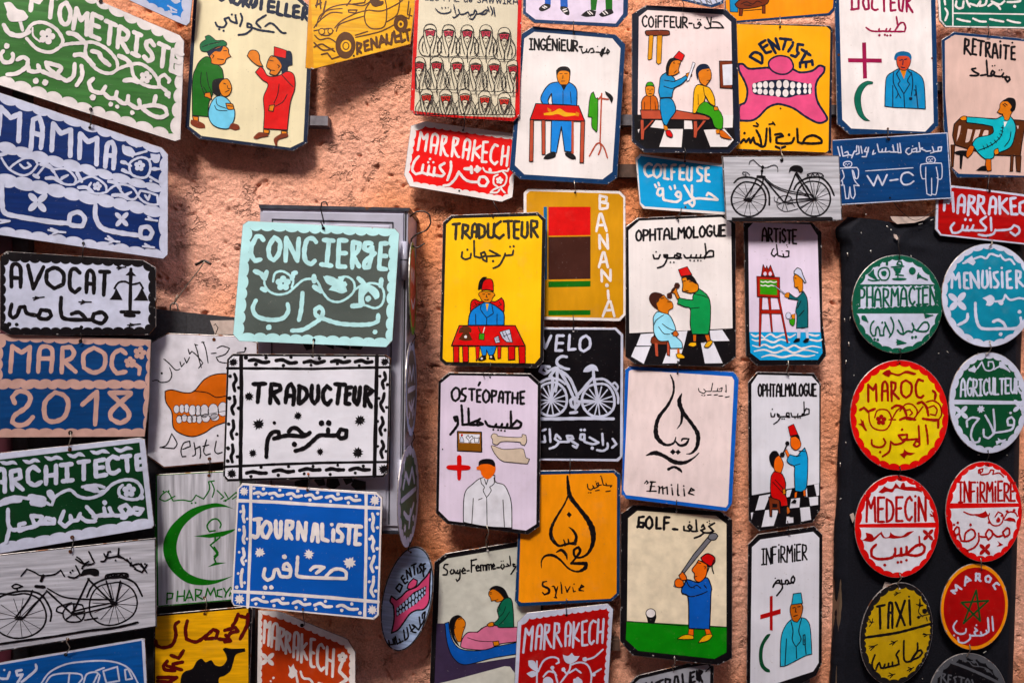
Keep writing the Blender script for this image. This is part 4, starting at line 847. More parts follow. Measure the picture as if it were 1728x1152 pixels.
V(0,0,4.431)
SIGN('trade_sign','corner of a pale sign with light blue field above the STORYTELLER sign','sign','850 -60 1400 -200 1450 -100 1420 170 1395 195 1330 170 1000 20','W2',d=.04,yaw=-10)
SC('BL4','990 -100 1360 -100 1375 80 1360 150 1290 120 1180 60 1050 -5',80,14)
P('painted_scrolls');F('W2','1265 -10 1340 -20 1350 15 1310 30');L('W2',12,'1255 45 1320 80 / 1275 55 1285 95 / 1260 85 1320 95')
# ---- upper right group -------------------------------------------------
V(670,0,5.333)
SIGN('trade_sign','red bordered cream sign with three rows of white hooded figures','sign','165 -80 1125 -80 1105 1040 1050 1095 160 1038 115 990','RD2',d=.055,yaw=0,streak=3)
f('CR2','200 -60 1090 -60 1060 1050 1030 1060 600 1045 155 1000')
P('lettering');T('LES FME de SAWWIRA',255,5,1085,40,52,9,'NV2')
P('arabic_lettering')
L('NV2',13,'345 80 380 115 430 125 480 110 485 85 / 510 45 520 90 525 120 / 550 85 565 125 520 160 500 155 / 565 130 600 130 640 110 / 640 110 650 140 690 130 / 690 130 700 90 720 115 700 150 680 175 650 170 / 720 130 760 120 800 90 815 100 790 130 750 130 / 815 65 830 110 / 840 60 860 110 850 140 / 870 70 882 150',taper=.5)
D('NV2','405 75 7 435 73 7 530 130 5 545 135 5 640 150 5 660 152 5 460 72 5')
P('painted_hooded_figures')
HOOD('298 290 465 295 632 300 800 300 965 325',1.0,'RF',560)
HOOD('200 590 358 590 542 595 708 605 875 610 1045 620',1.02,'RF2',850)
HOOD('268 880 440 885 612 880 790 900 965 915',1.0,'RF3',1042)
P('nail_hole');D('BK','600 1035 8')

V(850,0,3.6)
SIGN('trade_sign','lilac sign with blue edge showing only two pairs of buckled shoes at the top','sign','118 -60 758 -60 755 92 692 165 185 140 115 85','NV3',d=.06,yaw=0)
f('LI','135 -60 728 -60 725 85 680 145 192 120 135 75')
P('painted_legs')
f('BL3','250 -50 290 -50 285 30 250 25');f('BL3','340 -50 385 -50 390 45 345 40');f('GN3','525 -50 575 -50 560 65 530 62');f('GN3','615 -50 660 -50 660 60 620 60')
F('BK','215 50 250 25 285 30 280 50 240 70 218 66');F('BK','345 40 385 45 400 80 395 95 375 90 345 60');F('BK','468 95 500 70 530 62 562 70 555 100 500 105');F('BK','578 90 615 62 655 58 668 80 650 90 600 105')
L('W',5,'235 45 250 52 / 245 38 262 46 / 360 62 380 55 / 365 75 385 68 / 510 75 525 90 / 520 70 540 88 / 600 75 615 90 / 615 68 632 85')
SIGN('trade_sign','white sign with navy edge lettered INGENIEUR over a man at a red table','sign','110 205 180 160 680 210 740 270 690 1080 630 1122 100 1090 35 1030','NV3',d=.045,yaw=0,pitch=0,streak=3)
f('W','125 235 185 195 660 235 710 295 660 1045 600 1090 125 1060 68 1005')
P('lettering');T('INGÉNiEUR-',158,300,475,315,65,12,'BK')
P('arabic_lettering');L('BK',8.5,'470 300 480 325 500 315 505 300 / 500 315 515 320 525 300 540 295 550 318 530 322 / 560 318 590 320 600 300 / 595 320 615 290 595 345 585 330 640 320 / 625 320 630 300 642 315 630 330');D('BK','570 285 4')
P('painted_coat_stand')
L('BR3',9,'595 570 590 700 585 870 / 520 950 560 880 585 870 610 900 630 960 / 575 940 590 900 585 870 / 560 605 580 600 595 580 / 600 600 635 605')
F('GN4','545 560 560 600 572 610 568 790 555 795 535 770 535 715 512 710 520 620 530 575',o='BK',ow=3);F('BK','615 555 650 575 665 600 655 630 640 600 620 575')
P('painted_man')
f('BL4','290 730 415 730 412 925 370 920 350 770 320 930 285 925',o='BK',ow=4);
F('BK','240 965 260 940 300 922 315 930 312 955 270 968');F('BK','372 930 400 925 435 950 438 968 410 968 375 945')
F('BL4','270 520 330 500 400 505 440 540 445 600 440 680 405 690 410 640 295 635 290 570 270 610 280 655 260 660 225 600',o='BK',ow=4)
F('SK2','320 430 400 430 400 480 385 515 345 515 325 480',o='BK',ow=3);F('BK','322 470 320 430 345 408 385 408 405 430 403 465 395 440 360 432 335 440');f('BK','345 515 385 515 365 555')
L('BK',3,'340 450 355 450 / 370 450 385 450 / 360 460 358 480 / 350 495 372 495 / 360 555 360 640 / 405 560 410 630')
P('painted_table')
f('BR3','160 730 182 730 178 982 155 982',o='BK',ow=3);f('BR3','230 730 252 732 252 940 232 940',o='BK',ow=3);f('BR3','412 735 425 735 425 935 412 935');f('BR3','468 738 492 738 485 990 462 990',o='BK',ow=3)
f('CR3','195 632 455 645 492 738 160 728',o='BK',ow=4)
F('YE','242 690 300 680 340 662 380 685 430 690 450 700 420 705 370 710 330 695 290 702 245 702');F('SK2','265 655 290 670 285 685 270 678');F('SK2','438 680 460 690 455 710 435 705')
P('nail_hole');D('BK','425 205 7')

V(1050,0,4)
SIGN('trade_sign','black edged sign lettered COIFFEUR showing a barber with fez shaving a client','sign','65 95 165 35 695 62 772 130 798 960 725 1035 150 1030 65 955','NV4',d=.055,yaw=-1,pitch=2,streak=3)  # navy plate colour paints the reflection on a black border
f('PW','112 115 170 70 680 100 735 150 748 800 105 775')
f('BK','80 776 748 801 765 950 715 1010 160 1005 85 940')
f('W','190 860 225 812 275 815 280 870');f('W','418 812 470 818 475 872 418 872');f('W','640 775 748 778 745 862 645 865');f('W','290 872 410 872 400 995 250 992');f('W','550 878 690 870 752 945 710 992 595 992');f('W','105 875 118 872 110 900')
P('lettering');T('COiFFEUR-',135,182,470,190,72,12,'BK')
P('arabic_lettering');L('BK',10,'482 165 485 190 515 190 530 165 520 150 508 165 535 172 / 570 120 600 190 / 595 190 600 120 / 555 185 570 195 600 190 685 190 / 610 150 650 155 680 185');D('BK','510 135 5 527 135 5')
P('painted_razors');F('BR2','155 215 180 208 300 208 320 225 305 240 180 242 158 232',o='BK',ow=4);f('DY','180 242 210 240 200 400 180 408 172 400',o='BK',ow=3);f('DY','235 242 270 240 262 425 245 438 230 425',o='BK',ow=3)
P('painted_mirror');f('BR2','655 415 742 415 742 600 660 595',o='BK',ow=4);f('W4','675 440 742 435 742 575 682 578')
P('painted_bench');f('BR3','122 745 360 745 555 780 595 800 585 812 130 805',o='BK',ow=4);f('BR3','122 810 145 810 145 870 200 812 218 812 150 885 145 945 125 945',o='BK',ow=3);f('BR3','480 818 505 818 508 865 545 815 568 815 508 890 500 935 480 930',o='BK',ow=3)
P('painted_child');F('OR','130 745 130 690 150 655 185 645 225 655 242 700 242 745',o='BK',ow=4);F('SK2','155 590 185 580 218 590 215 630 200 650 170 650 158 625',o='BK',ow=3);F('GN4','158 582 170 560 200 558 215 582',o='BK',ow=3);L('BK',3,'168 605 180 605 / 195 605 208 605 / 188 610 186 622 / 178 635 198 635 / 150 690 150 740 / 190 650 190 740 / 220 690 225 740')
P('painted_barber')
F('BL5','255 670 330 670 360 745 320 810 300 850 275 830 255 740',o='BK',ow=4)
F('BL5','250 580 260 520 300 490 350 530 355 550 400 530 430 510 440 530 400 570 350 600 335 660 255 662 245 620',o='BK',ow=4);L('BK',4,'285 545 320 550 355 555 / 280 585 330 600 360 590')
F('SK1','335 410 360 405 395 415 380 470 385 490 350 510 310 515 315 450',o='BK',ow=3);F('BK','295 500 295 450 320 400 370 395 400 410 345 415 320 450 310 515 298 512')
f('CR3','345 392 382 348 420 375 402 415',o='BK',ow=3);F('SK2','430 500 460 490 470 510 450 525 432 518',o='BK',ow=3);f('W4','475 422 492 430 480 460 450 545 435 552 435 540 465 460',o='BK',ow=2)
F('SK2','275 850 300 855 308 880 285 880');F('RD2','292 885 320 880 340 915 330 930 300 915',o='BK',ow=3);L('BK',3,'375 435 395 435 / 350 495 365 480 / 350 420 345 430 355 430')
P('painted_client')
F('YE','485 610 510 575 555 585 590 600 620 660 625 720 590 700 560 650 550 690 520 715 495 765 475 765 478 690',o='BK',ow=4)
F('GN4','500 760 520 715 560 690 600 715 650 745 678 800 675 870 650 875 620 855 590 790',o='BK',ow=3)
F('SK1','512 480 545 460 590 470 600 525 580 560 560 585 530 565 515 530',o='BK',ow=3);F('NV2','500 520 497 470 525 438 570 438 592 465 560 470 535 475 515 495 510 540')
F('SK2','615 725 640 722 650 745 620 750',o='BK',ow=3);F('SK2','628 880 655 878 658 900 635 905');F('OR','655 885 680 885 735 935 730 942 665 925',o='BK',ow=2);L('BK',3,'510 640 512 710 / 545 590 555 650 / 570 480 585 478 / 570 548 590 545')
P('nail_hole');D('BK','410 70 7 425 1000 10 755 515 8')

SIGN('trade_sign','pale scrap of a white sign with blue edge above the COIFFEUR sign','sign','-100 -60 690 -60 685 25 605 52 380 0','NV3',d=.07)
f('W2','-80 -60 675 -60 670 10 600 35 400 -8');P('painted_waves');L('GY',6,'480 0 500 20 490 30 / 520 -5 540 25 520 35 / 560 -5 575 30 / 590 0 605 30 / 630 0 640 20 / 560 0 590 20')

V(1210,0,4)
SIGN('trade_sign','orange yellow sign with blue edge and small red table over the DENTISTE sign','sign','50 -60 815 -60 805 60 765 105 130 155 50 60','NV3',d=.03,streak=5)
f('OY','55 -60 790 -60 782 55 750 90 130 142 60 60')
P('painted_table');f('BL5','85 -20 145 -20 140 85 88 82',o='BK',ow=3);F('BR2','120 30 160 0 250 -15 350 -10 340 25 280 48 190 62 140 55',o='BK',ow=4);f('BR2','148 62 175 62 170 108 148 108',o='BK',ow=3);f('BR2','305 40 325 38 325 92 305 92',o='BK',ow=3);L('BK',4,'180 75 300 65 / 160 30 200 15 240 30 270 10 300 20 / 180 35 230 40')
SIGN('trade_sign','yellow sign lettered DENTISTE in an arc above big pink gums and teeth','sign','130 158 680 168 765 175 782 205 770 1010 775 1035 130 1015','NV4',d=.04,yaw=2,streak=3)
f('YE2','130 164 740 182 765 205 752 1015 735 1030 130 1005')
P('painted_denture')
F('PK','145 435 175 435 215 465 290 462 350 460 400 485 430 500 470 490 510 470 560 490 640 480 690 445 725 455 720 490 680 540 665 600 680 690 740 790 730 820 680 830 600 790 520 735 450 710 400 705 340 730 280 790 230 815 150 815 150 720 190 690 205 620 190 560 150 480',o='NV2',ow=15)
F('PK','350 450 355 410 400 382 450 380 495 400 515 455 480 495 430 503 380 485',o='NV2',ow=12)
F('NV2','236 585 250 565 320 545 400 540 450 536 520 548 590 562 640 570 640 630 600 642 540 645 490 660 440 660 400 652 320 645 250 635')
O('W','252 580 13 18 289 576 18 20 327 573 17 24 368 576 18 23 418 571 18 27 465 570 20 28 510 577 18 24 553 579 16 21 594 581 14 19 627 582 12 18 255 613 14 14 289 618 17 20 327 622 15 20 368 626 17 22 413 629 18 26 462 630 20 26 508 624 17 20 552 621 14 19 594 617 12 16 626 617 10 20')
P('lettering')
L('NV2',20,'222 385 300 430 / 222 380 255 355 300 375 305 425 / 325 275 285 300 330 360 365 350 / 310 325 340 305 / 345 270 395 360 / 345 270 420 335 / 420 335 395 260 / 425 262 500 270 / 465 268 445 335 / 510 305 480 350 / 580 305 545 300 540 345 550 360 530 385 500 375 / 570 335 630 375 / 605 350 570 410 / 560 425 640 415 / 560 425 560 455 / 600 420 600 455 / 640 410 645 440')
D('NV2','512 290 11')
P('arabic_lettering')
L('BK',17,'160 965 180 940 195 960 215 935 225 965 245 930 255 965 275 975 300 990 325 975 335 870 / 265 880 290 930 300 990 / 355 865 360 960 / 390 910 430 905 445 920 400 930 400 965 440 970 / 395 990 425 1000 460 990 / 440 970 500 965 520 930 / 540 870 545 960 575 970 / 575 970 600 930 650 915 700 940 705 965 640 970 575 965');L('BK',11,'245 850 275 855 / 265 830 280 845 / 350 840 380 835 / 375 825 390 845');D('BK','485 910 10 185 900 9')
P('nail_hole');D('BK','425 185 8 428 733 6')

V(1390,0,4)
SIGN('trade_sign','tall white sign with blue edge lettered DOCTEUR with red cross and green crescent','sign','72 -60 755 -60 775 850 720 900 175 910 90 840','NV3',d=.04,yaw=0,pitch=2,streak=5)
f('W','102 -60 722 -60 742 830 685 890 185 868 125 808')
P('lettering')
L('MG',16,'190 -10 190 65 / 185 68 235 60 235 -10 / 280 -20 265 20 280 68 305 60 300 -10 / 330 -20 325 50 345 70 365 65 / 405 -30 408 78 / 450 -20 452 75 485 70 / 455 20 480 20 / 505 -20 510 60 530 78 540 -20 / 560 80 558 -20 / 558 20 585 0 / 560 20 600 85')
P('arabic_lettering');L('MG',13,'285 188 320 210 370 215 375 195 / 370 215 400 212 415 215 425 195 / 415 215 440 212 450 195 / 445 215 480 215 545 215 552 185 540 155 515 160 480 210 / 490 115 500 180',taper=.3);D('MG','375 240 9 412 238 8 428 242 8 450 241 8')
P('painted_cross');f('MG','258 290 285 288 292 530 265 532');f('MG','163 395 390 398 392 425 165 422')
P('painted_crescent');F('TG','330 555 290 550 240 580 210 640 208 700 230 770 270 812 310 818 275 785 255 730 250 660 265 610 295 575 328 568',o='BK',ow=2)
P('painted_doctor')
F('BL5','412 720 415 600 425 520 470 485 510 465 560 465 620 490 665 530 680 600 686 738 540 730 480 728',o='BK',ow=4)
f('SK2','512 470 560 470 540 535');F('SK3','490 385 540 370 590 395 580 440 555 475 520 472 495 440',o='BK',ow=3);F('BL6','475 390 490 360 530 348 575 358 592 385 588 415 570 385 530 380 500 385 488 410 478 405')
L('NV2',5,'512 470 490 500 515 550 500 570 540 635 580 570 565 545 590 500 565 475 / 470 490 470 560 500 630 485 665 / 500 630 520 665 / 590 490 600 560 590 650 / 510 410 530 405 / 545 405 560 400 / 535 410 532 440 / 520 455 545 460 / 465 580 465 725 / 620 580 635 730 / 540 640 545 725 / 608 610 620 610 620 645 610 645');D('NV2','585 668 12')
P('nail_hole');D('RU','100 372 9 432 870 8 730 395 7')

V(1560,0,3.716)
SIGN('trade_sign','dark green Arabic sign with white line border at the top right corner','sign','80 -60 700 -60 700 182 130 172 92 130','W',d=.03)
f('TG','96 -60 690 -60 690 172 135 163 105 125')
P('frame_lines');LS('W',9,'178 -60 178 165 / 180 85 690 92')
P('painted_scrolls');L('W',13,'125 0 130 30 / 130 55 145 85 130 130 / 205 120 240 130 285 138 / 305 118 345 135 385 138 / 410 122 450 130 495 138 / 520 128 560 140 600 145')
P('arabic_lettering');L('W',14,'200 10 195 40 215 55 240 50 245 10 / 260 -10 270 20 285 45 / 285 25 330 40 350 10 345 40 380 30 390 0 / 400 40 430 20 460 40 475 60 / 420 10 470 30 500 10 / 520 15 560 15 600 10 600 -10');D('W','565 42 10')
SIGN('trade_sign','pinkish sign lettered RETRAITE showing a man in turquoise robe lounging on a bench','sign','108 250 185 200 600 240 720 260 720 1112 205 1115 165 1050 120 800','NV3',d=.03,yaw=0,streak=5)
f('PI','128 258 190 220 700 268 700 1105 215 1090 165 1045 130 600')
P('lettering')
L('BK',15,'250 340 255 245 / 255 245 278 255 275 285 255 295 290 345 / 325 250 305 245 300 340 325 345 / 305 292 320 292 / 335 255 375 262 / 355 260 350 350 / 385 355 385 270 / 385 270 408 270 405 300 390 310 412 360 / 425 365 435 280 445 278 460 365 / 430 335 455 335 / 478 285 475 365 / 495 285 530 290 / 512 290 508 370 / 565 295 545 298 545 372 568 375 / 548 335 565 335');D('BK','475 262 8 550 270 7')
P('arabic_lettering');L('BK',13,'320 430 295 435 310 450 340 465 330 475 285 475 / 350 475 385 470 / 388 380 395 470 / 395 478 425 475 440 455 425 445 415 465 440 475 / 440 478 480 480 495 460 / 490 485 530 485 535 500 520 515 505 495 515 480');D('BK','425 415 5 440 413 5 468 442 5 483 440 5')
P('painted_bench')
f('BR4','185 780 230 735 600 755 635 760 610 900 600 980 450 975 300 945 190 910 175 850',o='BK',ow=4)
F('PI','215 790 228 790 220 840 200 890 208 830');F('PI','270 810 300 815 280 885 255 895');F('PI','320 815 350 815 330 870 300 890');F('PI','375 820 400 820 395 850 360 860');
f('BR4','165 910 190 910 180 1045 168 1050',o='BK',ow=3);f('BK','220 970 242 970 232 1062 220 1058');f('BR4','540 975 558 975 552 1075 535 1075',o='BK',ow=3);f('BR4','570 980 605 980 600 1080 575 1075',o='BK',ow=3);f('PI','575 790 590 790 585 812')
P('painted_man')
F('CY','262 735 350 740 440 748 490 730 540 735 570 790 565 850 540 920 475 955 435 960 430 990 385 1000 345 970 320 940 300 905 330 865 400 850 430 830 425 795 350 780 262 770',o='BK',ow=4)
F('SK1','475 650 510 625 550 640 560 680 540 720 525 755 500 755 490 725 455 705 470 680',o='BK',ow=3);F('BK','490 640 520 615 560 620 572 650 565 690 545 705 535 690 545 670 520 640');f('W','495 765 518 765 500 800')
F('SK2','218 745 240 730 262 732 262 755 235 758',o='BK',ow=3);F('SK2','435 945 460 930 465 965 440 975',o='BK',ow=3);F('OR','285 915 310 920 300 960 270 992 260 980 265 945',o='BK',ow=3);F('OR','385 998 415 998 418 1070 395 1075 380 1045',o='BK',ow=3)
F('BK','185 955 220 945 262 945 262 985 240 975 200 970');F('BK','322 1070 355 1045 385 1040 390 1072')
L('BK',4,'490 790 480 850 440 895 390 925 335 945 / 540 830 530 880 500 920 / 500 650 518 662 / 490 655 505 670 / 470 715 490 718')
L('BK',3,'478 800 495 805 / 475 820 492 828 / 468 840 485 850 / 455 860 470 875 / 435 880 450 895 / 412 895 425 912 / 388 905 398 925 / 365 915 375 938')

V(1040,230,6)
SIGN('trade_sign','small sky blue sign lettered COIFEUSE tucked behind the grey bicycle sign','sign','192 220 240 178 1140 290 1140 800 270 735 235 690','W',d=.025,yaw=2,streak=4)
f('SB','215 240 250 200 1140 318 1140 770 290 710 245 670')
P('lettering')
L('W',25,'360 290 330 275 290 310 290 370 320 410 360 395 / 410 285 380 330 380 390 410 420 445 390 455 330 440 295 410 285 / 470 290 505 295 / 490 300 490 425 / 480 425 530 435 / 605 290 560 295 560 440 / 560 365 590 362 / 690 295 645 300 640 435 690 440 / 645 370 685 370 / 720 310 715 420 735 450 760 440 765 320 / 870 325 840 310 820 330 830 370 870 400 860 450 820 455 / 935 320 905 325 905 450 945 460 / 908 390 935 390')
P('arabic_lettering')
L('W',25,'470 530 430 530 415 580 440 605 470 580 470 530 475 620 480 645 600 665 650 640 650 580 620 560 600 590 625 615 655 610 / 690 500 760 620 / 765 500 765 620 / 690 680 760 650 780 620 790 680 770 710 740 680 / 780 635 850 630 1025 645 / 915 600 930 575 960 590 1025 640');L('W',22,'390 490 405 520 / 425 470 435 500 / 540 510 555 540 / 590 500 595 530')
P('nail_hole');D('RU','695 255 12 700 718 11')

V(1210,250,8)
SIGN('trade_sign','grey streaked sign with black bicycle facing left below the DENTISTE sign','sign','65 108 1650 98 1695 975 1540 985 120 985','BK',d=.075,yaw=0,streak=2)
f('GW2','85 122 1640 112 1678 965 130 972')
P('painted_bicycle')
L('BK',26,'425 460 330 475 240 560 195 680 220 800 300 890 420 925 530 900 620 820 655 720 640 600 560 500 425 460')
L('BK',24,'1300 450 1190 470 1100 560 1075 690 1110 800 1200 890 1310 920 1420 890 1500 800 1530 690 1500 570 1420 480 1300 450')
L('BK',28,'230 470 300 410 420 395 540 425 640 500 700 620 705 770 / 1040 560 1080 490 1180 420 1300 395 1420 410 1520 510 1580 640')
RAY('BK',8,425,690,250,215,14,'');RAY('BK',8,1315,690,215,215,15,'')
L('BK',22,'540 400 480 520 380 670 / 620 390 600 500 450 710 / 640 420 900 730 / 1060 340 910 730 / 1070 330 1310 680 / 1060 350 1250 680')
L('BK',12,'645 400 750 490 900 560 1080 600 1260 630 / 660 440 780 530 950 600 1200 640 / 900 730 1100 690 1300 680 / 920 740 1100 730 1300 700 / 1240 400 1310 690 / 1380 420 1320 690')
L('BK',9,'905 640 820 680 810 780 870 840 950 855 1090 820 / 905 640 990 660 1020 720 / 905 730 820 760 / 905 740 880 830 / 920 750 950 850 / 770 660 770 700 800 730 860 740 / 1000 680 970 720 / 940 760 1010 750 1045 790 / 1090 560 1280 690 / 1120 800 1310 700')
L('BK',36,'545 385 640 390 / 370 695 455 712');L('BK',20,'615 240 605 310 600 370');D('BK','612 260 22 605 312 20')
L('BK',10,'430 225 445 180 490 160 530 200 590 250 660 265 740 235 790 235 815 270 818 325 / 440 365 400 330 350 325 340 345 365 365 395 365 / 385 345 385 385')
F('BK','965 340 980 270 1030 238 1090 235 1145 260 1160 310 1130 340 1090 320 1050 315 1000 305')
L('BK',12,'1215 400 1215 355 1300 335 1400 345 1435 375 1425 405 / 1220 355 1250 400 1290 345 1320 395 1350 345 1390 400 1430 370')
f('BKG','195 938 1540 930 1562 950 1550 970 540 995 200 992')
P('nail_hole');D('BK','870 165 24')

V(1390,210,5.112)
SIGN('trade_sign','wide royal blue sign lettered W-C with outline man and woman','sign','75 135 1070 68 1108 640 700 665 90 700','W2',d=.062,yaw=0,streak=1)
f('BL','75 142 1060 78 1096 630 90 690')
P('painted_woman_symbol')
L('W2',9,'205 320 175 330 170 350 195 370 230 365 242 345 235 325 205 320 / 110 380 285 372 300 400 295 460 275 470 255 400 / 275 470 265 455 / 245 395 265 480 305 530 260 525 270 600 255 640 235 620 225 540 215 640 190 640 175 525 130 525 / 160 395 175 450 150 490 / 165 520 160 490',taper=0)
P('painted_man_symbol')
L('W2',9,'920 278 890 290 885 320 905 335 945 335 962 310 950 285 920 278 / 880 370 880 480 890 600 915 610 930 600 930 465 / 930 600 950 605 970 595 985 470 970 370 / 880 470 850 470 838 430 835 360 860 342 990 335 1018 350 1018 460 990 475 975 460')
L('W2',5,'185 345 195 342 / 212 342 222 340 / 205 348 205 355 / 900 305 912 300 / 928 300 940 300 / 920 305 920 318 / 905 322 935 322')
P('lettering')
L('W2',15,'375 445 430 530 465 440 505 525 545 435 / 570 485 640 475 / 770 440 730 415 680 430 665 480 690 518 740 515 775 490');L('W2',6,'360 403 770 375')
P('arabic_lettering')
L('W2',11,'120 195 140 275 / 150 190 165 275 215 265 205 235 180 245 / 215 262 245 270 265 230 240 290 / 285 185 280 235 265 235 / 300 190 305 250 280 260 / 320 190 330 250 / 365 200 350 235 380 240 385 200 365 280 330 280 / 430 225 420 260 445 250 / 460 170 475 240 500 240 505 215 / 500 240 530 238 535 205 / 535 240 570 235 / 595 180 605 240 570 240 / 635 170 640 240 610 240 / 655 165 665 245 640 245 / 735 205 715 215 705 240 730 262 755 245 760 215 / 765 240 800 235 800 205 770 215 / 820 160 830 235 800 240 / 850 205 830 210 880 230 / 920 230 880 235 / 935 195 950 240 920 250 / 950 238 1010 230 1015 195 985 200 985 228')
D('W2','205 285 5 590 195 5 765 190 5')
P('nail_hole');D('BK','560 128 13 570 633 9')

SIGN('trade_sign','dark red sign lettered MARRAKEC cut off at the right frame edge','sign','968 640 1108 525 1290 545 1900 625 1900 1055 1005 960 960 905','W2',d=.05,yaw=0,streak=1)
f('RD4','995 640 1112 545 1290 562 1890 645 1890 1040 1015 945 985 900 990 640')
P('lettering')
L('W2',24,'1038 740 1045 640 1075 680 1110 590 1120 750 / 1155 765 1165 640 1190 610 1215 640 1210 760 / 1165 695 1210 695 / 1245 770 1255 615 / 1255 615 1300 630 1290 670 1255 690 1310 765 / 1325 775 1335 615 / 1335 615 1380 630 1375 675 1340 690 1390 770 / 1425 775 1440 650 1460 625 1485 660 1480 770 / 1435 710 1480 710 / 1515 625 1520 770 / 1580 640 1520 700 / 1525 700 1590 770 / 1655 635 1610 640 1620 775 1670 775 / 1620 705 1655 705 / 1740 660 1690 680 1690 760 1740 785')
P('arabic_lettering')
L('W2',20,'1125 850 1095 890 1110 935 1150 935 1190 910 1200 870 / 1195 910 1230 915 1240 880 / 1235 915 1270 910 1290 870 / 1275 912 1320 915 1390 915 1400 890 1360 850 1350 830 1400 795 / 1440 805 1445 915 / 1335 950 1400 960 1460 945 1480 910 / 1480 915 1600 905 1640 870 1680 890 1685 930 1650 960 1610 930')
D('W2','1243 780 13 1220 820 13 1265 825 13')
P('nail_hole');D('BK','1430 575 12 1415 975 9')

# ---- middle group ------------------------------------------------------
V(735,350,4)
SIGN('trade_sign','bright yellow sign with black edge lettered TRADUCTEUR, clerk in fez at red desk','sign','50 100 105 52 690 32 745 78 728 1040 685 1082 65 1065 28 1030','BKG',d=.062,yaw=0,pitch=1,streak=3)
f('YE3','72 115 115 75 690 58 720 90 705 1010 670 1052 75 1042 48 1020')
P('lettering')
L('GB',20,'115 115 165 110 / 140 115 135 215 / 180 210 185 115 / 185 115 220 125 215 155 190 165 235 210 / 245 200 250 130 265 110 280 130 275 200 / 250 165 275 165 / 290 115 295 205 / 295 115 330 130 330 185 295 208 / 355 110 355 190 375 205 392 190 395 112 / 440 95 400 130 395 180 430 210 460 185 / 460 95 515 92 / 490 95 495 205 / 565 95 530 95 530 205 560 210 / 535 150 560 150 / 585 100 580 190 605 205 620 180 620 100 / 645 200 645 95 / 645 90 685 95 685 130 655 145 690 200')
P('arabic_lettering')
L('GB',14,'180 300 175 335 200 350 235 340 240 310 / 260 225 262 330 300 340 / 300 340 340 325 330 300 305 310 320 350 345 365 345 335 / 345 330 435 325 / 365 290 385 300 425 320 / 390 410 430 390 460 340 470 310 / 470 325 520 320 525 290');D('GB','215 285 8 388 362 9 503 265 7 527 262 8')
P('painted_chair');F('RD2','235 700 240 640 265 620 300 635 350 630 400 635 445 610 462 640 462 700 400 720 300 720',o='BK',ow=5);L('BK',4,'265 640 275 660 255 670 / 430 640 445 655 425 665 / 275 655 300 650')
P('painted_clerk')
F('BL4','220 795 228 730 250 690 310 650 345 640 390 655 440 690 462 720 462 795',o='BK',ow=5);f('YE','338 650 358 650 348 700')
F('SK2','290 590 305 570 380 570 402 590 385 610 375 635 345 642 315 630 300 605',o='BK',ow=3);F('RD5','310 560 318 510 340 485 375 485 388 510 390 565 350 555',o='BK',ow=4);F('BK','285 555 295 500 320 470 350 470 320 500 305 550')
L('BK',4,'310 655 305 690 345 745 390 715 380 655 / 345 745 345 795 / 270 720 272 790 / 415 720 415 790 / 318 585 332 585 / 355 585 370 585 / 345 590 342 605 350 606 / 330 622 345 626 360 620')
P('painted_desk')
f('RD2','120 935 158 935 158 1045 122 1045',o='BK',ow=4);f('RD2','182 935 222 935 222 1042 186 1042',o='BK',ow=4);f('RD2','270 935 298 935 292 1010 275 1035',o='BK',ow=3);f('RD2','418 935 442 935 440 1015 420 1020',o='BK',ow=3);f('RD2','490 935 535 935 535 1025 492 1028',o='BK',ow=4);f('RD2','560 935 605 935 605 1052 565 1052',o='BK',ow=4)
F('BL4','300 935 410 935 400 970 385 995 360 995 345 960 340 995 318 1000 308 970',o='BK',ow=3);F('BK','285 1030 310 1000 340 1000 342 1022 310 1035');F('BK','358 1020 365 995 395 995 405 1030 385 1025');D('W','312 1018 8 375 1008 7')
f('RD5','160 797 538 797 605 935 108 932',o='BK',ow=5)
F('BR4','155 850 165 815 200 798 240 815 240 845 225 840 250 895 200 900 155 890 185 845');D('W','203 872 10');f('GN4','295 850 330 850 328 895 292 890',o='BK',ow=3);f('W','318 845 330 805 335 810 322 850');L('BR4',9,'290 810 305 850');f('W2','395 880 425 865 435 910 405 915',o='BK',ow=3);f('W2','432 840 500 820 520 910 480 908 450 880',o='BK',ow=3);L('BK',3,'450 840 470 880 / 470 835 500 900 / 455 870 510 850 / 405 885 428 880 / 408 898 430 893')
P('nail_hole');D('BK','388 68 6')

V(875,310,4.608)
SIGN('trade_sign','ochre yellow sign with white edge and tall white letters down its right side','sign','38 70 75 38 790 58 832 100 835 1020 790 1070 60 1055 38 1000','W',d=.028,yaw=3,streak=5)
f('OC','62 82 88 58 780 78 815 112 815 1010 780 1045 60 1030')
P('red_panel');f('RD2','232 180 560 180 560 400 232 405')
P('brown_panel');f('BRD','232 415 560 410 560 740 232 745')
P('green_panel');f('GN3','232 760 560 755 560 800 232 806')
P('blue_panel');f('BL6','195 180 222 180 222 745 200 745')
P('lower_green_panel');f('GN3','232 985 560 982 560 1020 232 1024')
P('lettering')
L('W',20,'632 195 632 90 / 632 95 685 105 680 140 640 145 / 640 145 695 155 690 190 635 198 / 605 370 632 235 645 235 685 370 / 618 325 670 320 / 632 505 628 400 695 505 690 395 / 625 650 655 535 668 535 695 650 / 640 610 685 605 / 648 760 645 670 715 755 715 670 / 695 830 700 895 / 655 1030 700 915 715 915 745 1030 / 675 985 730 980');D('W','688 790 15')
P('nail_hole');D('BK','440 70 9')

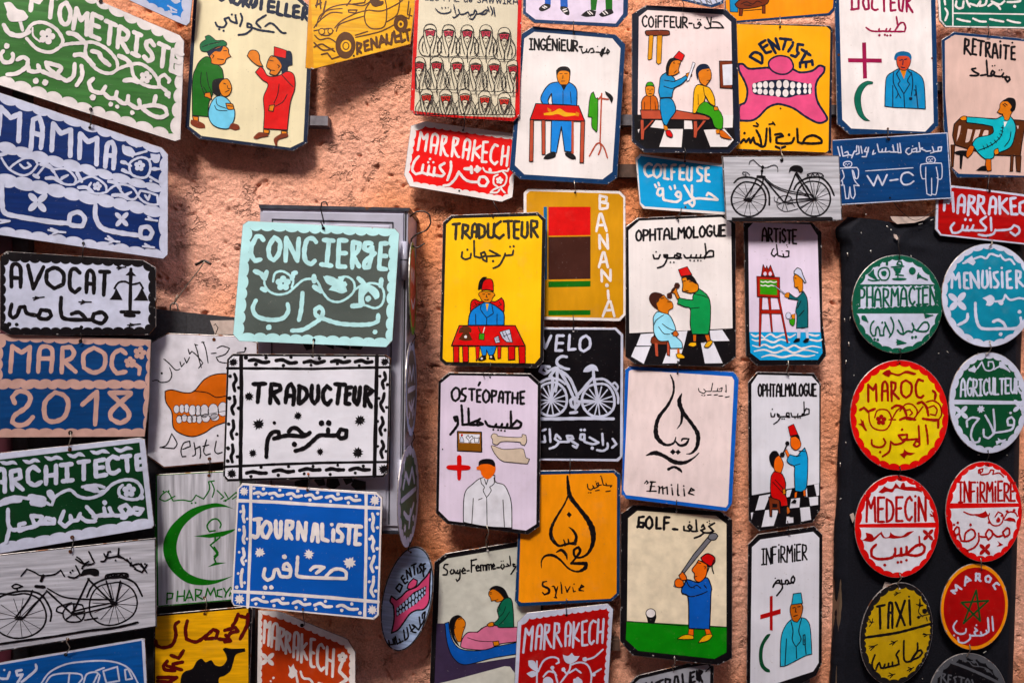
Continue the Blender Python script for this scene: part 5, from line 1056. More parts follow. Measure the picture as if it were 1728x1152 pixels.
V(725,615,4)
SIGN('trade_sign','lilac white sign lettered OSTEOPATHE with orange faced man in white coat','sign','60 110 130 52 680 60 752 125 742 1090 665 1145 120 1075 42 1000','BK',d=.06,yaw=0,pitch=1,streak=3)
f('LI','76 125 140 72 665 80 730 140 720 1075 650 1118 130 1052 62 985')
P('lettering')
L('BK',17,'175 155 150 185 155 230 175 245 200 220 198 170 175 155 / 245 160 220 165 215 195 245 215 235 245 210 245 / 265 165 305 165 / 285 170 285 240 / 345 170 320 170 320 250 342 252 / 322 210 340 210 / 380 170 360 200 365 240 380 255 400 235 402 195 380 170 / 420 255 420 175 / 420 175 450 180 445 205 422 215 / 465 250 475 190 485 180 495 195 495 255 / 470 225 495 225 / 510 185 545 185 / 528 190 525 262 / 560 190 558 260 / 595 190 592 260 / 560 225 592 225 / 640 180 612 185 615 265 638 262 / 615 222 635 222 / 330 140 340 120')
P('arabic_lettering')
L('BK',18,'215 275 220 340 222 405 / 185 350 165 355 175 380 190 375 185 350 190 400 165 440 140 470 / 222 405 265 400 300 385 325 375 320 405 270 405 / 262 295 265 400 / 340 365 320 380 360 400 325 408 / 375 380 395 410 440 420 450 400 / 445 418 480 422 490 400 / 485 422 520 425 525 400 / 520 425 600 425 620 395 590 375 545 420 / 548 315 550 420');D('BK','430 438 7 462 440 7 483 443 7 508 446 7')
P('painted_cabinet');f('BR5','188 450 350 455 352 588 188 580',o='BK',ow=5);f('W4','200 465 338 470 336 530 202 525');F('W2','205 505 215 480 228 500 232 522 205 522',o='BK',ow=2);L('BK',3,'245 490 260 475 270 495 285 478 295 495 275 510 280 525 265 525 265 510 245 490 / 300 490 320 495 335 490 330 525 305 525 300 490');D('RD2','218 475 8')
P('painted_bones');F('BN','415 485 430 465 455 470 470 482 610 490 625 470 650 475 655 515 640 545 615 535 605 522 490 518 455 540 425 530 425 505',o='BK',ow=3);F('BN','415 550 430 545 500 570 620 565 640 590 650 625 675 635 660 668 570 660 490 648 440 600',o='BK',ow=3)
P('painted_cross');F('RD2','185 620 200 608 215 620 215 675 265 680 278 692 265 708 215 712 210 770 198 780 188 770 185 712 125 705 112 692 125 678 185 675')
P('painted_man')
F('W4','228 1060 230 920 245 850 290 805 345 765 440 745 445 790 500 810 530 860 552 940 555 1100 400 1092 290 1075',o='BK',ow=4)
F('OR3','315 690 335 680 345 670 430 672 445 690 440 725 410 765 380 770 350 740 342 712 318 708');F('BK','330 685 335 650 370 635 420 638 442 665 440 690 400 670 350 672')
L('BK',4,'345 770 350 800 370 825 362 850 385 895 415 850 405 825 435 800 435 760 / 385 895 388 1080 / 295 900 285 1070 / 495 910 505 1095 / 330 910 355 900 / 370 770 382 808 395 770')
P('nail_hole');D('BK','408 85 6 88 570 5')

V(1045,355,4)
SIGN('trade_sign','white sign with black edge lettered OPHTALMOLOGUE, doctor in green robe','sign','45 110 125 50 700 25 785 90 788 990 700 1055 110 1040 42 985','BK',d=.04,yaw=0,pitch=2,streak=3)
f('W','62 135 135 70 690 45 755 85 765 795 68 828')
f('W4','145 835 235 828 215 912 115 912');f('W4','108 920 210 918 165 1035 80 985');f('W4','350 820 460 812 440 900 400 1030 292 1032 330 930');f('W4','610 810 695 805 745 880 620 882');f('W4','550 890 635 888 698 1030 578 1032')
P('lettering');T('OPHTALMOLOGUE',115,208,715,170,72,15,'BK')
P('arabic_lettering')
L('BK',12,'228 300 235 325 265 325 275 300 / 300 300 325 300 325 320 305 315 300 300 325 320 300 370 258 388 / 325 322 370 320 375 300 / 375 322 405 325 415 295 390 290 385 305 420 322 / 435 300 450 320 480 318 485 300 / 480 318 515 320 520 300 / 515 320 545 320 550 300 / 545 320 570 318 635 310 635 275 605 275 570 318 / 578 225 585 290 575 325');D('BK','248 280 6 345 350 6 368 350 6 478 338 6 505 340 6 530 338 6 550 340 5')
P('painted_stool');F('BR2','215 870 235 852 330 875 340 890 330 905 225 900',o='BK',ow=3);f('BR3','238 895 258 895 262 985 245 980');f('BR3','320 885 340 890 340 980 322 975',o='BK',ow=3)
P('painted_patient')
F('LB3','230 770 230 720 255 685 290 690 340 710 375 780 380 815 350 830 380 850 420 890 425 930 345 930 330 880 270 880 235 830',o='BK',ow=4);L('BK',4,'300 705 250 740 235 770 / 265 785 300 830 340 835 / 290 765 330 795 375 812')
F('SK1','265 600 300 570 325 600 355 620 362 655 335 675 330 700 290 690 260 670 250 630',o='BK',ow=3);F('BRD','255 670 220 640 200 600 210 565 240 552 280 560 300 575 275 590 265 615 250 630 262 660')
F('OR','362 820 385 812 400 835 385 850 362 845',o='BK',ow=3);f('OR','390 932 405 932 408 970 390 970');F('YE','382 970 410 965 440 985 438 998 395 995',o='BK',ow=3);L('BK',4,'280 595 300 590 / 325 615 345 620')
P('painted_doctor')
F('GN5','500 570 540 530 590 570 612 620 615 700 610 790 600 835 490 835 478 770 478 665 440 650 392 630 400 590 450 600 495 605',o='BK',ow=4);L('BK',4,'480 662 540 655 / 510 565 560 575 600 590')
F('SK2','420 460 450 450 500 470 532 505 525 545 480 558 440 548 425 540 428 500',o='BK',ow=4);F('BK','415 450 440 435 490 440 520 480 520 500 495 485 470 470 455 475 450 455');f('RD2','398 400 458 380 490 435 415 445',o='BK',ow=3)
F('SK1','352 540 370 520 385 525 390 550 408 590 390 600 370 560 355 555',o='BK',ow=3);D('BRD','388 508 20 338 575 20');L('BRD',14,'375 525 345 560')
f('OR','495 838 520 838 518 885 498 885',o='BK',ow=3);f('OR','575 840 605 838 615 880 592 888',o='BK',ow=3);F('YE','462 910 480 892 518 890 520 910 495 920',o='BK',ow=3);F('YE','572 920 590 890 620 875 628 890 600 922',o='BK',ow=3);f('BK','525 850 570 848 575 888 525 888')
L('BK',4,'430 480 445 475 / 470 480 488 480 / 445 540 465 545')
P('nail_hole');D('BK','398 68 6 395 1020 6')

V(1240,360,4)
SIGN('trade_sign','narrow black edged sign lettered ARTISTE with a painter at a red easel','sign','60 62 520 60 585 125 592 700 618 960 570 1022 150 1028 75 960','BK',d=.03,yaw=0,pitch=2,streak=3)
f('LI','90 100 125 62 510 75 558 150 578 802 98 800')
f('SB','98 800 580 802 592 940 560 988 170 990 105 940')
P('painted_floor_waves')
L('W',13,'110 815 140 830 170 820 200 840 240 815 280 835 330 818 370 835 410 815 / 500 815 540 825 570 820 / 120 890 160 900 200 885 250 905 300 890 350 910 400 890 450 910 520 895 580 905 / 115 850 150 860 200 850 260 870 310 850 370 870 / 130 930 200 920 270 940 340 920 400 940 470 920 560 940 / 180 970 240 955 320 970 400 955 480 965 540 955 / 500 850 560 860 590 850',taper=.6)
P('lettering');T('ARTiSTE',185,185,415,205,90,13,'BK')
P('arabic_lettering');L('BK',10,'255 245 245 275 265 292 285 270 / 280 210 290 285 335 295 365 290 / 325 275 330 292 / 345 255 365 255 362 290');D('BK','262 240 5 318 255 4 350 215 5 355 228 4')
P('painted_easel')
f('RB','165 570 185 570 172 895 162 895',o='BK',ow=2);f('RB','222 570 240 570 255 800 245 800',o='BK',ow=2);f('RB','288 570 302 570 360 870 350 875',o='BK',ow=2);f('RB','175 650 312 650 318 678 172 675',o='BK',ow=2);f('RB','178 420 190 345 205 375 215 355 225 380 240 350 268 425',o='BK',ow=3);O('LI','203 408 11 14 238 408 11 14');f('RB','147 425 302 432 302 570 150 562',o='BK',ow=3);f('GN4','168 445 282 450 285 552 170 545')
L('W',6,'175 460 190 465 205 460 220 465 240 460 260 466 280 462 / 175 485 190 490 205 485 225 492 245 486 265 490')
P('painted_artist')
F('TL','412 570 440 550 460 525 485 570 492 640 492 770 415 775 418 690 410 660 425 585 360 575 368 540',o='BK',ow=4);F('SK2','395 430 410 412 450 430 458 470 455 520 435 535 425 510 402 495 400 470',o='BK',ow=3);F('W2','400 410 400 390 420 368 445 380 460 420 480 465 470 470 450 440 415 412',o='BK',ow=4)
F('SK2','335 550 350 535 368 535 365 570 340 565',o='BK',ow=2);f('W2','270 485 335 540 330 545 268 492',o='BK',ow=2);O('W2','360 690 18 22','BK',3);F('GN4','365 720 385 710 405 710 402 745 390 760 372 745',o='BK',ow=2);F('SK2','380 685 405 678 405 710 385 712',o='BK',ow=2)
f('W2','418 778 442 778 440 840 420 845');f('W2','472 775 492 772 498 840 482 845');F('BK','392 868 410 845 438 842 438 860 410 870');F('BK','456 865 480 842 500 845 498 862 475 872');L('BK',4,'465 655 430 695 / 445 590 420 640 / 402 435 412 440 / 412 500 425 498')
V(900,540,4)
SIGN('trade_sign','black sign lettered VELO with a white line bicycle','sign','-60 48 560 50 608 95 605 920 575 955 -60 945','W2',d=.028,yaw=1)
f('BK2','-60 62 550 65 590 105 585 915 560 935 -60 932')
P('lettering')
L('W2',19,'60 105 80 190 120 105 / 205 105 160 105 150 205 195 205 / 160 155 200 155 / 245 100 238 200 285 195 / 355 105 320 130 315 190 340 210 380 180 380 130 355 105')
P('painted_bicycle')
L('W2',17,'120 420 50 450 10 540 50 620 120 645 190 620 225 560 215 480 170 430 120 420 / 440 430 370 450 330 520 340 590 390 640 450 650 510 630 545 580 540 500 500 440 440 430 / 30 430 100 395 170 400 215 430 / 415 400 480 400 540 450 570 510 572 560')
RAY('W2',9,120,540,100,100,14,'');RAY('W2',9,437,545,98,98,14,'')
L('W2',20,'225 248 190 245 160 270 165 300 210 325 240 330 / 160 320 220 410 270 520 / 185 340 250 400 300 520 / 300 505 400 390 / 405 345 410 400 437 540 / 300 550 437 548 / 150 330 110 380 130 400 120 540 / 160 330 160 400 150 480 / 280 525 285 600 / 250 625 295 620 / 280 520 250 540 260 580 290 590 310 560 280 520 / 110 315 60 310 45 345 80 360 110 340 150 320')
F('W2','335 350 350 320 390 298 425 310 440 345 400 340 370 350');L('W2',14,'535 430 550 420 570 450 555 480 / 70 315 95 345')
L('W2',22,'-40 665 150 665 350 662 540 665')
P('arabic_lettering')
L('W2',16,'60 745 85 735 / 50 820 80 820 75 780 / 110 735 115 820 / 185 800 155 770 145 800 175 820 150 850 110 865 / 175 820 240 820 / 240 820 225 780 260 780 270 800 235 800 300 840 290 860 265 845 / 345 770 320 770 315 800 340 810 345 775 345 820 400 835 440 825 / 380 790 440 825 / 465 765 470 840 / 500 830 500 860 470 880 430 875 / 535 800 560 835 530 860')
D('W2','322 740 10 345 740 10 397 862 12')
P('nail_hole');D('W','270 75 6')

V(860,780,4)
SIGN('trade_sign','amber sign with navy edge, tall calligraphic drop and the name Sylvie','sign','205 55 710 48 748 80 742 890 690 935 65 972 35 935 60 400 100 200','NV3',d=.045,yaw=0,streak=5)
f('OY','205 82 700 70 725 100 722 880 680 918 80 945 60 930 75 400 110 200')
P('calligraphy')
LV('BK','390 90 10 395 150 18 410 230 24 470 310 22 530 390 28 560 460 32 562 540 24 530 610 16 480 640 12 440 630 14 435 590 14 465 570 14 475 600 16 440 650 12 415 680 12 460 680 18 515 680 20 510 710 22 460 735 12 400 715 10 340 655 12 290 625 16 240 630 12 215 665 8 215 710 4 / 400 210 10 370 280 10 310 380 14 280 450 18 285 510 22 330 560 14 375 550 12 365 520 6 / 372 555 14 400 545 12 395 515 6 / 400 545 12 440 545 20 450 500 16 430 460 14 400 435 4 / 315 605 6 350 590 16 380 620 16 388 655 4')
f('BK','400 330 420 352 402 372 385 350')
P('arabic_lettering');L('BK',6,'525 145 530 175 550 185 570 165 560 155 / 570 175 600 160 600 135 585 140 590 155 620 150 / 620 100 632 150 655 155 650 140 / 655 155 690 155 680 165 / 530 203 535 202 / 545 203 550 202 / 580 190 605 185 / 650 195 680 190');D('BK','615 92 5 582 128 4')
P('lettering')
LV('BK','250 800 6 225 805 9 225 830 12 262 850 13 265 875 13 235 890 9 222 875 7 / 285 835 4 300 835 9 312 870 8 325 835 6 310 895 9 318 912 6 300 908 5 / 345 805 4 350 840 9 352 880 8 / 375 835 5 388 870 10 408 835 6 / 425 840 4 432 870 8 445 865 4 / 465 850 5 500 835 8 485 825 8 470 860 10 500 865 4');D('BK','435 818 5')
P('nail_hole');D('W','385 922 5')

V(1040,600,4)
SIGN('trade_sign','pale pink sign with bright blue edge, calligraphic flame and the name Emilie','sign','58 92 90 68 795 108 828 150 782 1000 745 1050 65 965 35 935','BL6B',d=.045,yaw=2,pitch=3,streak=5)
f('PW','85 105 100 95 780 140 795 165 755 1000 740 1022 65 938 48 905')
P('calligraphy')
LV('BK','365 130 6 385 180 12 385 250 12 350 330 16 290 410 20 268 480 22 275 550 26 330 600 16 385 590 12 402 550 6 / 402 580 10 430 605 14 470 595 16 490 560 8 450 560 12 440 575 6 / 442 255 5 425 310 24 450 380 22 510 460 20 550 530 24 545 610 20 510 655 12 475 662 5 / 445 380 18 438 450 12 410 492 4 / 202 672 6 260 655 24 320 675 20 390 715 24 460 720 20 520 690 10 558 655 5 / 352 765 16 390 750 14 430 770 16 442 788 4')
f('BK','382 628 402 648 382 668 362 648');f('BK','418 632 436 650 415 668 398 648')
P('arabic_lettering');L('BK',7,'555 220 560 240 590 255 605 240 590 225 / 605 240 640 240 650 185 / 650 240 680 240 685 220 / 680 240 710 240 715 215 695 225 / 740 195 742 245 735 240 / 575 265 582 268 / 592 270 598 265 / 615 265 640 262 / 660 265 685 262 / 692 272 718 270 / 735 280 762 275')
P('lettering')
LV('BK','190 860 5 205 843 8 215 855 7 205 865 5 / 230 850 10 265 850 6 / 240 850 10 228 912 11 / 205 912 6 270 912 7 / 228 880 6 258 880 6 / 280 880 4 290 885 9 288 925 9 / 290 895 6 312 882 9 315 928 9 / 316 895 6 342 885 9 345 930 9 / 375 890 6 380 935 10 / 415 865 6 415 935 10 425 938 6 / 455 895 6 460 942 10 / 490 915 5 525 905 8 505 892 8 488 925 10 525 938 5');D('BK','372 870 6 455 877 6')
P('nail_hole');D('BK','413 120 7')

V(720,900,4.571)
SIGN('trade_sign','white sign with black edge lettered Sage-Femme over a midwife beside a lying woman','sign','60 220 145 152 520 90 900 30 900 1250 20 1250','BK',d=.018,yaw=0,pitch=0)
f('LG','100 235 160 190 520 130 880 70 880 1240 60 1240 85 700')
P('painted_bed')
f('DV','78 690 150 690 165 800 230 980 300 1010 880 920 880 1040 600 1020 230 1120 60 1160','');F('BL3','140 690 170 680 180 760 210 840 270 890 400 900 530 870 880 800 880 900 680 930 500 960 300 1008 210 960 160 850',o='BK',ow=5);F('DV','640 1020 880 1000 880 1100 720 1100')
P('painted_lying_woman')
F('PK3','262 860 280 800 320 760 390 755 430 725 500 700 560 710 880 730 880 800 700 830 560 850 500 880 430 895 340 890 280 880',o='BK',ow=5);F('SK1','215 700 230 660 265 640 290 665 300 690 295 720 280 760 265 830 240 830 220 790 210 740',o='BK',ow=4);F('BK','175 690 195 645 240 625 275 640 235 660 215 710 215 790 240 840 260 875 220 840 190 780')
L('BK',4,'315 800 400 825 510 830 / 260 650 270 655 / 245 660 260 655 / 212 710 222 715 215 730 / 280 720 295 715');F('SK2','510 830 555 825 560 855 520 865',o='BK',ow=4);L('BK',5,'390 760 440 720 490 700')
P('painted_midwife')
F('TG2','580 520 620 492 655 510 668 600 672 720 560 722 550 710 530 705 515 690 555 650 545 590 560 550',o='BK',ow=5);F('SK1','485 440 520 425 570 450 600 490 580 515 545 525 520 515 500 520 490 490 478 470',o='BK',ow=4);F('BK','480 430 510 405 550 400 600 425 635 490 600 498 560 455 520 430')
F('SK2','465 700 490 682 515 680 518 710 480 715',o='BK',ow=4);L('BK',4,'640 600 600 660 560 700 / 610 560 590 610 560 640 / 575 530 560 560 565 580 550 600 / 485 455 500 450 / 490 465 500 462 / 520 515 550 505')
P('lettering')
L('BK',12,'165 235 140 235 130 260 160 285 155 315 125 315 / 195 275 180 290 190 310 210 300 208 275 225 305 / 240 280 232 300 245 308 255 290 258 275 255 340 235 365 228 350 / 270 290 300 280 285 262 272 285 280 305 300 302 / 312 285 328 282 / 345 200 345 295 / 342 205 385 195 / 345 245 370 240 / 380 265 405 258 395 240 380 258 388 285 410 280 / 418 285 415 240 435 240 438 280 / 438 245 455 240 458 280 / 465 278 465 235 480 235 482 275 / 482 240 498 232 502 272 / 508 255 525 245 515 230 505 250 515 270 530 265 / 540 260 560 258')
P('arabic_lettering');L('BK',11,'580 235 570 255 585 270 598 250 592 235 / 620 230 640 245 610 250 / 640 170 648 240 / 680 235 665 230 668 250 690 250 650 310');D('BK','575 210 5 590 208 5')
P('nail_hole');D('W','470 128 8')

SIGN('trade_sign','deep red sign with silvery scalloped edge lettered MARRAKECH at the lower centre','sign','770 610 1400 538 1440 580 1395 1260 670 1260 700 680','W2',d=.038,yaw=0)
SC('RD4','790 650 1390 570 1415 600 1370 1250 700 1250 730 700',55,12,edges='111101')
P('lettering')
L('W2',18,'745 915 765 730 790 780 820 715 805 900 / 840 890 855 730 875 700 890 730 878 885 / 850 790 885 790 / 905 890 915 700 / 915 700 945 705 940 750 918 780 960 870 / 980 880 990 690 / 990 690 1020 695 1020 750 995 770 1040 865 / 1070 865 1075 710 1095 680 1112 720 1100 860 / 1075 790 1105 785 / 1135 680 1128 875 / 1175 690 1135 790 / 1135 790 1175 825 / 1235 670 1200 680 1200 860 1240 855 / 1205 760 1225 755 / 1305 680 1285 668 1260 710 1255 820 1270 850 1290 825 / 1325 660 1315 840 / 1365 655 1355 840 / 1320 760 1360 750')
P('painted_scrolls')
L('W2',14,'860 1060 900 980 960 950 1010 960 1020 990 1000 1000 / 900 1100 940 1060 990 1070 1010 1150 / 1110 970 1100 1050 1030 1150 / 1110 1010 1180 990 1240 1010 1270 1080 1265 1160 / 1220 970 1290 950 1360 890 / 1280 1080 1345 1040 / 850 980 850 1160 / 1050 1040 1080 1080 / 1100 1070 1150 1040 1190 1070 / 960 1030 1000 1090')
F('W2','785 975 830 980 860 1040 840 1060 790 1020');F('W2','770 1075 820 1055 860 1080 810 1105');F('W2','1050 930 1090 940 1120 915 1140 940 1180 940 1150 980 1100 1000 1065 980');D('W2','970 1030 14 1055 1045 16 1220 965 18 1165 1115 14 1290 1085 14');F('W2','900 1120 940 1100 975 1130 970 1180 900 1180');F('W2','1130 1120 1170 1110 1200 1130 1200 1180 1130 1180')
P('arabic_lettering');L('W2',22,'760 1180 780 1200 900 1210 / 1000 1190 1000 1260')
P('nail_hole');D('BK','1078 625 10')

V(1035,840,3.694)
SIGN('trade_sign','black edged cream sign lettered GOLF showing a player in blue robe and red fez','sign','48 95 125 42 670 82 742 135 740 1000 655 1040 120 980 42 890','BK',d=.04,yaw=1,pitch=3)
f('CRM','92 125 150 78 640 110 705 160 705 800 85 765');f('GN6','82 766 706 802 705 960 630 1000 155 950 78 880')
P('lettering');L('BK',17,'190 115 160 120 155 175 185 182 190 155 170 152 / 150 180 165 150 / 225 115 205 140 205 175 225 190 242 170 240 135 225 115 / 270 120 268 188 295 188 / 350 120 318 118 315 195 / 320 155 345 152 / 370 192 400 195')
P('arabic_lettering');L('BK',13,'440 175 440 200 475 205 490 180 475 165 465 180 490 205 525 205 / 515 135 520 205 / 550 180 560 165 570 190 545 200 565 215 540 235 505 248 / 565 215 600 215 625 205 595 175 630 155');D('BK','475 148 6 585 150 5 598 142 5 600 158 5')
P('painted_ball');F('BK','200 720 210 750 215 778 255 780 268 740 262 715');O('W','233 716 30 28','BK',5)
L('BK',4,'85 766 300 782 470 795 706 802')
P('painted_club');f('GY','595 235 610 262 520 370 440 468 425 460 500 350',o='BK',ow=4);F('GY','590 250 600 225 635 218 652 235 635 258 610 260',o='BK',ow=4);F('GY','372 550 380 530 400 540 388 558')
P('painted_golfer')
F('BL3','440 540 455 510 480 510 530 525 560 500 590 500 612 560 608 600 600 800 590 815 470 810 465 620 430 595 425 565',o='BK',ow=5);L('BK',5,'430 590 480 612 540 600 585 580 / 500 550 520 540 545 560 / 455 515 475 550 505 558 / 565 540 580 560')
F('OR3','490 445 515 410 530 385 570 405 585 420 578 480 550 515 525 520 505 500 505 470',o='BK',ow=4);F('BK','530 385 570 405 590 430 575 485 600 430 590 400');F('RD2','545 370 585 345 628 365 630 400 605 425 560 395',o='BK',ow=5);L('BK',8,'625 385 615 430 625 468')
F('OR3','382 520 400 500 430 510 440 540 420 555 390 550',o='BK',ow=4);F('OR3','408 480 430 458 450 480 458 505 440 512 420 505',o='BK',ow=4);L('BK',4,'520 400 545 405 / 565 425 575 425 570 440 / 505 490 520 485')
f('OR3','470 812 500 815 500 855 465 850',o='BK',ow=3);f('OR3','568 812 600 815 615 850 580 855',o='BK',ow=3);F('YE','398 875 430 855 465 848 498 855 500 875 450 878',o='BK',ow=3);F('YE','528 900 560 860 605 845 618 855 590 885',o='BK',ow=3)
P('nail_hole');D('W','393 82 6 380 990 5')
SIGN('trade_sign','black edged grey sign ending TRALEUR, cut off by the bottom of the frame','sign','100 1155 150 1105 460 1030 600 1030 628 1045 620 1300 90 1300','BK',d=.03)
f('GY2','125 1160 165 1125 460 1055 590 1035 605 1060 600 1290 115 1290')
P('lettering')
L('BK',15,'205 1150 205 1200 / 240 1145 240 1200 225 1170 / 265 1150 310 1130 / 288 1140 292 1200 / 325 1200 325 1125 / 325 1125 355 1130 350 1155 330 1160 / 375 1190 385 1110 400 1110 410 1180 / 430 1095 435 1160 460 1155 / 480 1085 475 1150 / 505 1080 480 1090 485 1150 510 1140 / 480 1120 500 1110 / 520 1075 522 1130 545 1125 / 535 1140 535 1070 555 1080 540 1105 555 1145')
L('BK',8,'575 1080 605 1050')

V(1240,610,4)
SIGN('trade_sign','small grey white sign lettered OPHTALMOLOGUE with doctor in sky blue robe and patient in red','sign','90 140 150 68 535 78 582 150 578 1000 525 1085 165 1142 95 1075','BK',d=.03,yaw=-2,streak=3)
f('W4','112 150 155 88 520 98 570 155 570 820 115 900')
f('W4','165 905 240 892 200 995 138 1003');f('W4','205 1002 300 985 262 1105 180 1115');f('W4','350 868 385 860 370 910 345 915');f('W4','380 925 440 918 435 982 370 988');f('W4','440 985 505 978 515 1065 448 1078');f('W4','500 915 562 908 562 965 508 972');f('W4','535 828 568 822 568 900 552 905');f('W4','350 1045 395 1035 395 1085 345 1092');f('W4','465 840 485 838 490 910 470 912');f('W4','108 1018 125 1015 112 1068')
P('lettering');T('OPHTALMOLOGUE',158,232,548,230,80,13,'BK')
P('arabic_lettering');L('BK',9,'242 345 245 370 265 370 270 350 / 300 360 285 350 290 370 310 370 290 400 262 420 / 310 370 350 370 / 345 370 365 375 365 345 350 345 345 360 370 372 / 378 345 385 370 420 370 425 350 / 420 370 450 365 455 350 / 450 365 500 350 500 320 480 315 455 365 / 465 270 468 360');D('BK','252 320 5 318 385 5 332 385 5 405 380 5 425 378 5 440 378 5')
P('painted_stool');f('BR2','228 910 300 930 308 1025 295 1025 290 995 250 995 248 1045 235 1040',o='BK',ow=4);f('BK','252 955 285 958 285 982 252 982')
P('painted_patient');F('RD2','240 820 245 770 265 740 315 755 340 810 340 850 335 890 350 920 357 970 310 975 300 935 250 915 240 870',o='BK',ow=4);F('OR3','270 650 285 625 305 640 325 680 325 705 310 750 270 735 262 690',o='BK',ow=3);F('BK','265 725 240 690 230 640 250 605 280 602 300 630 275 650 265 680');F('SK2','320 860 340 855 342 890 325 895',o='BK',ow=3);F('OR','350 972 365 985 370 1015 352 1030 348 1000',o='BK',ow=3);F('BK','360 1030 400 1025 405 1045 370 1045');L('BK',4,'255 810 300 860 320 880 / 270 795 325 855')
P('painted_doctor');F('SB','350 665 370 625 415 635 440 610 470 580 490 650 488 780 480 850 450 875 405 870 400 760 400 705 370 690',o='BK',ow=4);L('BK',4,'415 640 440 630 / 400 700 438 688 / 430 600 475 605');F('OR3','375 510 410 505 440 535 442 570 415 595 390 585 375 560',o='BK',ow=3);F('BK','372 500 400 485 430 495 442 540 420 510 395 505');f('RD2','358 438 395 420 425 490 372 500',o='BK',ow=3);f('OR3','335 600 350 590 368 630 355 645',o='BK',ow=2);D('BK','353 550 15 320 625 17');L('BK',9,'350 560 325 615');F('OR3','402 880 420 875 415 915 400 918',o='BK',ow=2);F('OR3','458 868 475 862 478 905 462 905',o='BK',ow=2);F('BK','375 950 400 925 415 935 410 955')
P('nail_hole');D('BK','358 92 5')

V(1240,870,4.085)
SIGN('trade_sign','grey white sign with black edge lettered INFIRMIER with red cross and nurse in blue cap','sign','92 195 160 125 548 70 605 130 600 1020 560 1100 200 1300 80 1300','BK',d=.026,yaw=-2,streak=3)
f('W4','118 215 175 162 540 108 582 150 578 1010 540 1070 250 1165 105 1210')
P('lettering');T('INFiRMiER',185,335,495,300,110,12,'BK')
P('arabic_lettering');L('BK',12,'262 490 275 465 310 460 305 440 285 450 262 490 / 310 465 325 470 320 440 / 325 470 325 500 288 548 / 325 468 350 465 348 445 362 440 372 455 360 470 / 370 465 390 460 388 435 402 412 412 435 402 462 388 450');D('BK','278 428 5')
P('painted_cross');f('RD4','240 552 260 548 260 788 240 785');f('RD4','175 680 315 638 315 672 175 710')
P('painted_crescent');F('DG2','245 810 215 820 175 890 165 960 175 1030 210 1070 240 1075 240 1058 205 1030 190 970 200 890 240 825')
P('painted_nurse');F('CY2','312 1035 315 870 335 780 385 715 460 700 500 720 520 780 530 950 490 960 430 990 350 1030',o='BK',ow=4);F('OR4','380 640 395 605 455 600 468 630 455 690 430 730 400 720 385 680',o='BK',ow=4);f('CY2','402 535 455 528 466 600 390 610',o='BK',ow=4);L('BK',5,'385 720 400 790 395 850 420 900 455 850 440 790 460 700 / 422 900 425 980 / 355 845 345 1025 / 480 850 490 950 / 470 820 482 815 485 885 470 885 470 820 / 398 632 415 628 / 432 625 450 622 / 420 635 415 660 425 660 / 405 690 430 682')
P('nail_hole');D('RU','372 125 6')

# ---- hanging discs on the black board ----------------------------------
V(1410,400,5.434)
SIGN('round_sign','green rimmed disc lettered PHARMACIEN, top left on the black board','sign','EL 567 615 418 452 0','GD',d=.05,yaw=0,pitch=2)
SCE('W2',567,615,385,415,26,14,206,334);P('middle_band');SC('W2','212 450 905 440 945 630 200 665',52,12);P('lower_field');SCE('W2',567,615,385,415,26,14,12,168)
P('lettering');T('PHARMACIEN',218,640,918,610,170,20,'GD',h1=150)
P('painted_scrolls')
L('GD',14,'440 280 400 300 390 350 420 395 470 390 495 340 480 290 440 280 / 300 345 340 370 380 390 / 300 390 340 400 400 395 / 510 275 625 268 / 590 255 560 250 575 225 600 225 610 255 590 260 / 550 325 590 320 550 345 620 352 / 570 330 570 370 / 750 350 790 370 840 392 / 760 330 750 380');F('GD','440 310 465 330 455 360 425 350 415 320');F('GD','300 340 350 290 355 340 380 380 330 370');F('GD','525 285 610 280 590 315 545 315');O('GD','583 385 68 13 702 310 32 34 395 255 14 14 470 240 12 22 765 360 20 16 445 330 22 22')
L('GD',10,'240 730 290 770 / 260 720 295 780 / 245 755 290 770 / 810 705 880 718 / 820 740 880 718 / 815 720 890 716 / 560 940 640 970 / 560 985 640 970 / 555 962 645 970')
F('GD','238 720 270 722 300 780 240 755');F('GD','815 702 890 717 820 742');F('GD','560 938 645 970 560 985')
P('arabic_lettering')
L('GD',15,'350 768 325 800 318 860 340 905 365 900 370 840 385 820 400 850 405 900 440 900 440 850 455 810 / 450 780 500 890 / 505 735 530 800 520 870 490 915 / 575 760 610 830 620 890 590 880 565 850 / 620 890 660 860 700 870 715 830 700 790 / 715 840 760 860 830 860 855 820 840 780 800 785 740 860')
D('GD','425 782 10 355 935 13 385 940 13 702 918 13 733 915 13')
P('nail_hole');D('BK','585 200 8 590 1030 8')
SIGN('round_sign','white rimmed turquoise disc lettered MENUISIER cut by the right frame edge','sign','EL 1400 535 428 475 3','W2',d=.05,yaw=-2,pitch=3)
SCE('TQ',1405,530,395,435,26,16,0,360)
P('lettering')
L('W2',24,'1065 465 1070 330 1100 390 1130 330 1140 465 / 1215 330 1180 330 1180 465 1220 470 / 1182 395 1205 395 / 1245 465 1235 325 1315 465 1305 310 / 1350 310 1345 440 1370 465 1395 430 1385 310 / 1415 320 1425 460 / 1485 320 1450 330 1455 370 1490 420 1480 460 1455 460 / 1525 320 1530 460 / 1605 310 1570 320 1575 465 1615 465 / 1575 390 1605 385 / 1660 465 1655 310 / 1655 310 1695 320 1690 370 1660 385 1720 450');D('W2','1413 287 12 1523 283 12')
